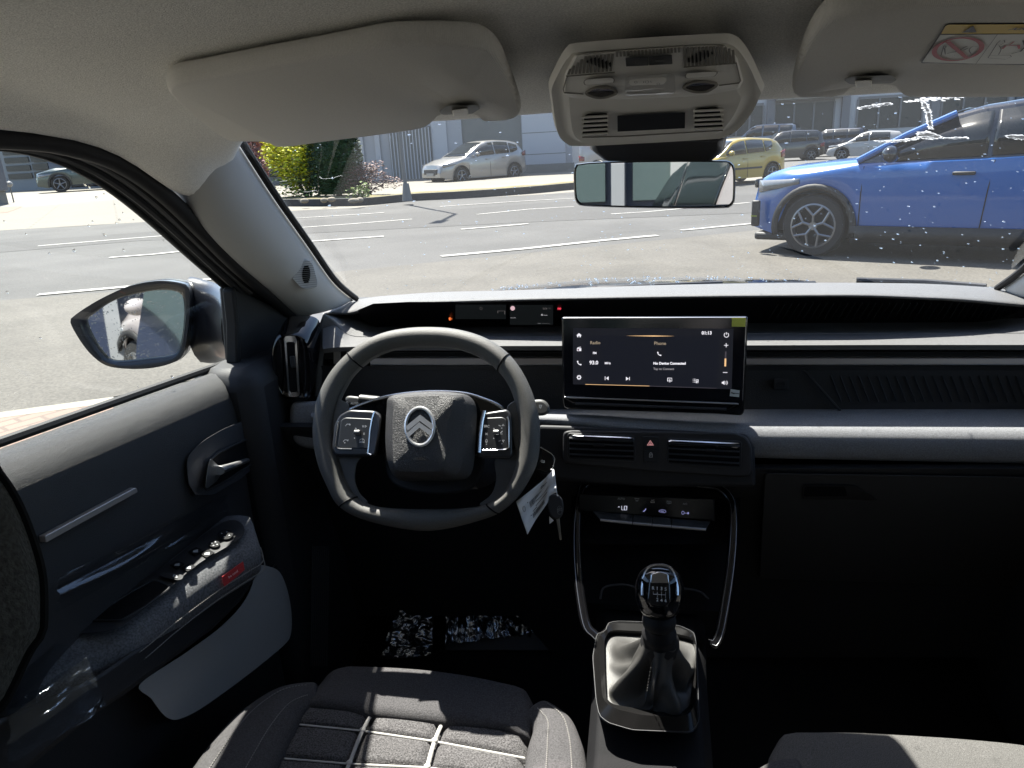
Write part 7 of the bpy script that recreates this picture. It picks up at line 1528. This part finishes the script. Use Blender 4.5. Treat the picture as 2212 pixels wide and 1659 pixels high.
# crinkled transparent film
def film_mat(name, k=.22, tint=(.55, .6, .68), milk=0.):
    m = bpy.data.materials.new(name); m.use_nodes = True; n = m.node_tree.nodes; L = m.node_tree.links; n.remove(n['Principled BSDF'])
    t = n.new('ShaderNodeBsdfTransparent'); t.inputs[0].default_value = (.88, .89, .9, 1); g = n.new('ShaderNodeBsdfGlossy'); g.inputs['Roughness'].default_value = .13; g.inputs['Color'].default_value = (*tint, 1)
    mx = n.new('ShaderNodeMixShader'); lw = n.new('ShaderNodeLayerWeight'); lw.inputs[0].default_value = .35; ml = n.new('ShaderNodeMath'); ml.operation = 'MULTIPLY_ADD'; ml.inputs[1].default_value = .6; ml.inputs[2].default_value = k
    L.new(lw.outputs['Fresnel'], ml.inputs[0]); L.new(ml.outputs[0], mx.inputs[0]); L.new(t.outputs[0], mx.inputs[1]); L.new(g.outputs[0], mx.inputs[2]); L.new(mx.outputs[0], n['Material Output'].inputs[0]); return m
FILM = film_mat('clear_film', .6, (.8, .86, .95))
def crumple(name, quad, nu, nv, amp, fr, nrm, label, seed, m=FILM, stretch=(1, 1), group=None, fine=1.):
    P_ = [Vector(p) for p in quad]; nrm = Vector(nrm).normalized(); rws = []
    for i in range(nu + 1):
        r = []
        for j in range(nv + 1):
            u, v = i / nu, j / nv; p = P_[0].lerp(P_[1], u).lerp(P_[3].lerp(P_[2], u), v)
            q = Vector((u * stretch[0] * fr, v * stretch[1] * fr, seed)); h = abs(noise.noise(q)) * 1.2 + .6 * fine * abs(noise.noise(q * 2.3)) + .3 * fine * noise.noise(q * 5.1)
            e_ = 1 + .0 * u; r.append(p + nrm * (amp * h + .002))
        rws.append(r)
    c = sum(P_, Vector()) / 4; b = B(); b.grid([[p - c for p in r] for r in rws]); o = b.build(name, m, fix=False, ang=170); o.location = c; tag(o, label, 'plastic film', group); return o
crumple('plastic_film', fr_.P(z('F', [(1225, 335), (1345, 372), (1330, 800), (1050, 815)])), 40, 70, .022, 2.0, fr_.n, 'crinkled clear film wrapped on the foot rest left of the pedals', 1.3, stretch=(1, 3.4), fine=.5)
crumple('plastic_film', fm.P(z('F', [(1415, 440), (2125, 440), (2120, 640), (1405, 740)])), 110, 36, .022, 1.6, fm.n, 'crinkled clear film spread on the heel mat below the pedals', 4.7, stretch=(7, 1.2), fine=.5)
# film round the rear end of the armrest
u0 = az([(170, 1085), (400, 1150), (440, 1250), (20, 1420)]) ; 
fa = [PZ(*z1('D', 175, 1085), ZA + .016), PZ(*z1('D', 385, 1155), ZA + .022), PZ(*z1('D', 30, 1375), ZA + .022), PZ(*z1('D', -120, 1290), ZA + .016)]
crumple('plastic_film', fa, 30, 34, .005, 2.6, (0, 0, 1), 'clear film taped over the rear end of the driver door armrest', 8.8, m=film_mat('taped_film', .10, (.75, .82, .9), .26), fine=.4)
fb_ = [PZ(*z1('D', 385, 1155), ZA + .022), PX(*z1('D', 465, 1370), -.51), PX(*z1('D', 20, 1640), -.515), PZ(*z1('D', 30, 1375), ZA + .022)]
crumple('plastic_film', fb_, 34, 40, .018, 2.4, (1, -.5, .3), 'torn clear film hanging down from the side of the armrest at the lower left', 2.2, m=film_mat('hanging_film', .22, (.6, .66, .72), .08), fine=.5)
# glossy film over the pocket of the door panel
fd = dp.P(z('D', [(230, 960), (250, 800), (1000, 420), (1020, 520)]), .006)
crumple('plastic_film', [fd[0], fd[1], fd[2], fd[3]], 24, 60, .012, 1.6, (1, 0, 0), 'smooth glossy protective film on the door panel above the armrest', 5.5, m=film_mat('smooth_film', .05, (.5, .55, .62)), stretch=(1.6, 1), fine=.1)

# ================================================================== rain on the glass
def drop_mat():
    m = bpy.data.materials.new('water_drop'); m.use_nodes = True; n = m.node_tree.nodes; b = n['Principled BSDF']; b.inputs['Transmission Weight'].default_value = 1; b.inputs['Roughness'].default_value = .02; b.inputs['IOR'].default_value = 1.33; t = n.new('ShaderNodeBsdfTransparent'); mx = n.new('ShaderNodeMixShader'); mx.inputs[0].default_value = .6; m.node_tree.links.new(t.outputs[0], mx.inputs[1]); m.node_tree.links.new(b.outputs[0], mx.inputs[2]); m.node_tree.links.new(mx.outputs[0], n['Material Output'].inputs[0])
    return m
DROP = drop_mat(); rnd = random.Random(11)
def nrm_ws(u, v): a_ = ws(min(u + .01, 1), v) - ws(u, v); c_ = ws(u, min(v + .01, 1)) - ws(u, v); q = a_.cross(c_).normalized(); return q if q.y > 0 else -q
def dropadd(b, c, n_, du, r, el, th):
    n_ = n_.normalized(); e1 = (du - n_ * du.dot(n_)).normalized(); e2 = n_.cross(e1); ns_ = 9; rings = []
    ph = rnd.random() * 6
    for h, q in ((0, 1.), (.55, .85), (.9, .5), (1, .12)): rings.append([c + e1 * (math.cos(2 * math.pi * k / ns_) * r * q * (1 + .25 * math.sin(k * 1.7 + ph))) + e2 * (math.sin(2 * math.pi * k / ns_) * r * q * el) + n_ * (h * th * r) for k in range(ns_)])
    b.loft(rings)
b = B(); cnt = 0
while cnt < 760:
    u, v = rnd.random(), rnd.random() ** .8
    dens = (.25 + .75 * u) * (.35 + .65 * abs(noise.noise(Vector((u * 5, v * 5, 3))) * 2.5)) + (.5 if v > .86 else 0)
    if rnd.random() > dens: continue
    r = rnd.choice([.0005, .0006, .0007, .0008, .0010, .0013, .0018]) * rnd.uniform(.8, 1.2); p = ws(u, v); n_ = nrm_ws(min(u, .98), min(v, .98)); dropadd(b, p + n_ * .0008, n_, Vector((1, .0, -.1)), r * 1.15, rnd.uniform(.5, .9), .55); cnt += 1
o = b.build('rain_drops', DROP, ang=70); tag(o, 'rain drops scattered over the outside of the windscreen', 'rain drops', kind='stuff')
b = B()
for k in range(420):
    x = rnd.uniform(-.75, .75); y = 1.74 + rnd.random() ** 1.5 * .8; zz = .962 - .105 * abs(x / .78) ** 2.6 - .10 * ((y - 1.72) / .95) ** 1.8 + .010 * math.exp(-((abs(x) - .48) / .06) ** 2); dropadd(b, Vector((x, y, zz + .0005)), Vector((0, 0, 1)), Vector((1, 0, 0)), rnd.uniform(.0015, .0038), 1, .7)
o = b.build('bonnet_drops', DROP, ang=70); tag(o, 'water beads standing on the black bonnet', 'rain drops', kind='stuff')
b = B()
for px_, py_ in [z1('M', *q) for q in [(505, 385), (530, 400), (617, 437), (575, 460), (680, 500), (730, 550), (710, 592), (792, 590), (903, 580), (528, 627), (620, 685), (620, 680), (440, 775), (295, 790), (735, 770), (970, 715), (445, 770), (240, 1290), (820, 1580), (1020, 1520), (550, 600), (155, 675), (28, 600), (45, 1020), (1020, 1525), (690, 610)]]:
    p = PX(px_, py_, -.672); dropadd(b, p, Vector((-1, 0, .05)), Vector((0, 1, -.6)), rnd.uniform(.0012, .0030), .6, .6)
o = b.build('side_window_drops', DROP, ang=70); tag(o, 'few rain drops on the driver side window', 'rain drops', kind='stuff')
b = B()
for k in range(90):
    t = rnd.random() * 6.28; q = rnd.random() ** .5; c = mz([(790 + 270 * q * math.cos(t), 1220 + 185 * q * math.sin(t))], -.0065)[0]; dropadd(b, c, mg.n, Vector((1, 0, 0)), rnd.uniform(.0006, .0014), 1, .5)
for k in range(110):
    i = rnd.randrange(len(A0_ := H_)); c = A0_[i] + mg.n * .003 + Vector((rnd.uniform(-.012, .012), 0, rnd.uniform(-.012, .012))); dropadd(b, c, mg.n, Vector((1, 0, 0)), rnd.uniform(.0008, .0018), 1, .6)
o = b.build('mirror_drops', DROP, ang=70); tag(o, 'rain drops on the door mirror glass and shell', 'rain drops', kind='stuff')
# dried white smear near the top right of the windscreen
def wsp(px_, py_):
    """point of the windscreen seen at a picture position (search on the glass surface)"""
    best = None; d = ray(px_, py_).normalized(); lo_u, hi_u, lo_v, hi_v = 0, 1, 0, 1
    for it in range(5):
        bst = (9, 0, 0)
        for i in range(9):
            for j in range(9):
                u = lo_u + (hi_u - lo_u) * i / 8; v = lo_v + (hi_v - lo_v) * j / 8; p = ws(u, v) - EYE; e_ = (p - d * p.dot(d)).length
                if e_ < bst[0]: bst = (e_, u, v)
        du, dv = (hi_u - lo_u) / 6, (hi_v - lo_v) / 6; lo_u, hi_u, lo_v, hi_v = max(0, bst[1] - du), min(1, bst[1] + du), max(0, bst[2] - dv), min(1, bst[2] + dv)
    return bst[1], bst[2]
SM = mat('dried_white_residue', (.5, .51, .53), .8)
_n = SM.node_tree.nodes; _tr = _n.new('ShaderNodeBsdfTranslucent'); _tr.inputs[0].default_value = (.5, .51, .53, 1); _mx = _n.new('ShaderNodeMixShader'); _mx.inputs[0].default_value = .6
SM.node_tree.links.new(_n['Principled BSDF'].outputs[0], _mx.inputs[1]); SM.node_tree.links.new(_tr.outputs[0], _mx.inputs[2]); SM.node_tree.links.new(_mx.outputs[0], _n['Material Output'].inputs[0])
def blotch(b, pts, wd, seed, lift=.0012):
    """rough edged streak along picture points, broken into flecks"""
    r_ = random.Random(seed); P2 = resample([Vector((x, y, 0)) for x, y in c2(z('B', pts), 5)], 60)
    for i in range(59):
        w_ = interp([(k / (len(wd) - 1), q) for k, q in enumerate(wd)], i / 58)
        for _ in range(int(1.5 + w_ * .22)):
            c = P2[i].lerp(P2[i + 1], r_.random()); x = c.x + r_.gauss(0, 1.2); y = c.y + r_.uniform(-1, 1) * r_.random() ** .3 * w_ * .5; a = r_.uniform(2.2, 7); h = r_.uniform(.6, 1.7)
            u, v = wsp(x, y); c0 = ws(u, v); n_ = nrm_ws(min(u, .98), min(v, .98)); e1 = Vector((1, 0, 0)); e1 = (e1 - n_ * e1.dot(n_)).normalized(); e2 = n_.cross(e1); s_ = .00058; m_ = 7
            lf_ = lift + r_.random() * .0012; b.add([c0 + n_ * lf_ + e1 * math.cos(k * 6.283 / m_) * a * s_ * r_.uniform(.5, 1.3) + e2 * math.sin(k * 6.283 / m_) * h * s_ * 1.7 * r_.uniform(.5, 1.3) + e1 * .0006 * (k % 2) for k in range(m_)], [list(range(m_))])
b = B(); blotch(b, [(1440, 150), (1600, 130), (1760, 118), (1900, 100), (2050, 90), (2212, 85), (2260, 82)], [2, 14, 12, 12, 14, 12, 10], 1); blotch(b, [(1560, 150), (1590, 200), (1600, 260), (1610, 320)], [16, 12, 18, 10], 2); blotch(b, [(1530, 360), (1600, 365), (1670, 375)], [12, 18, 6], 3); blotch(b, [(1250, 400), (1330, 405), (1450, 395), (1540, 380)], [2, 5, 4, 6], 4); blotch(b, [(1150, 190), (1250, 175), (1350, 160)], [3, 6, 3], 5); blotch(b, [(1700, 382), (1840, 380)], [1.5, 1.5], 6); blotch(b, [(2100, 370), (2212, 378), (2260, 380)], [6, 10, 8], 7)
o = b.build('dried_smear', SM, fix=False, smooth=False); tag(o, 'white dried water smear across the top right of the windscreen', 'smear', kind='stuff')
b = B()
for pts in ([(1100, 850), (1150, 880), (1250, 870), (1420, 835)], [(550, 915), (660, 900)], [(610, 1010), (730, 990)], [(880, 1060), (1060, 1040)]):
    L_ = []
    for x, y in c2(z('T', pts), 4): u, v = wsp(x + rnd.uniform(-1, 1), y + rnd.uniform(-1, 1)); L_.append(ws(u, v) + nrm_ws(min(u, .98), min(v, .98)) * .0012)
    b.ribbon(L_, .00028, nrm_ws(.1, .3))
o = b.build('dried_trickles', SM, fix=False); tag(o, 'thin pale dried water trickles on the glass over the yellow bush', 'smear', kind='stuff')
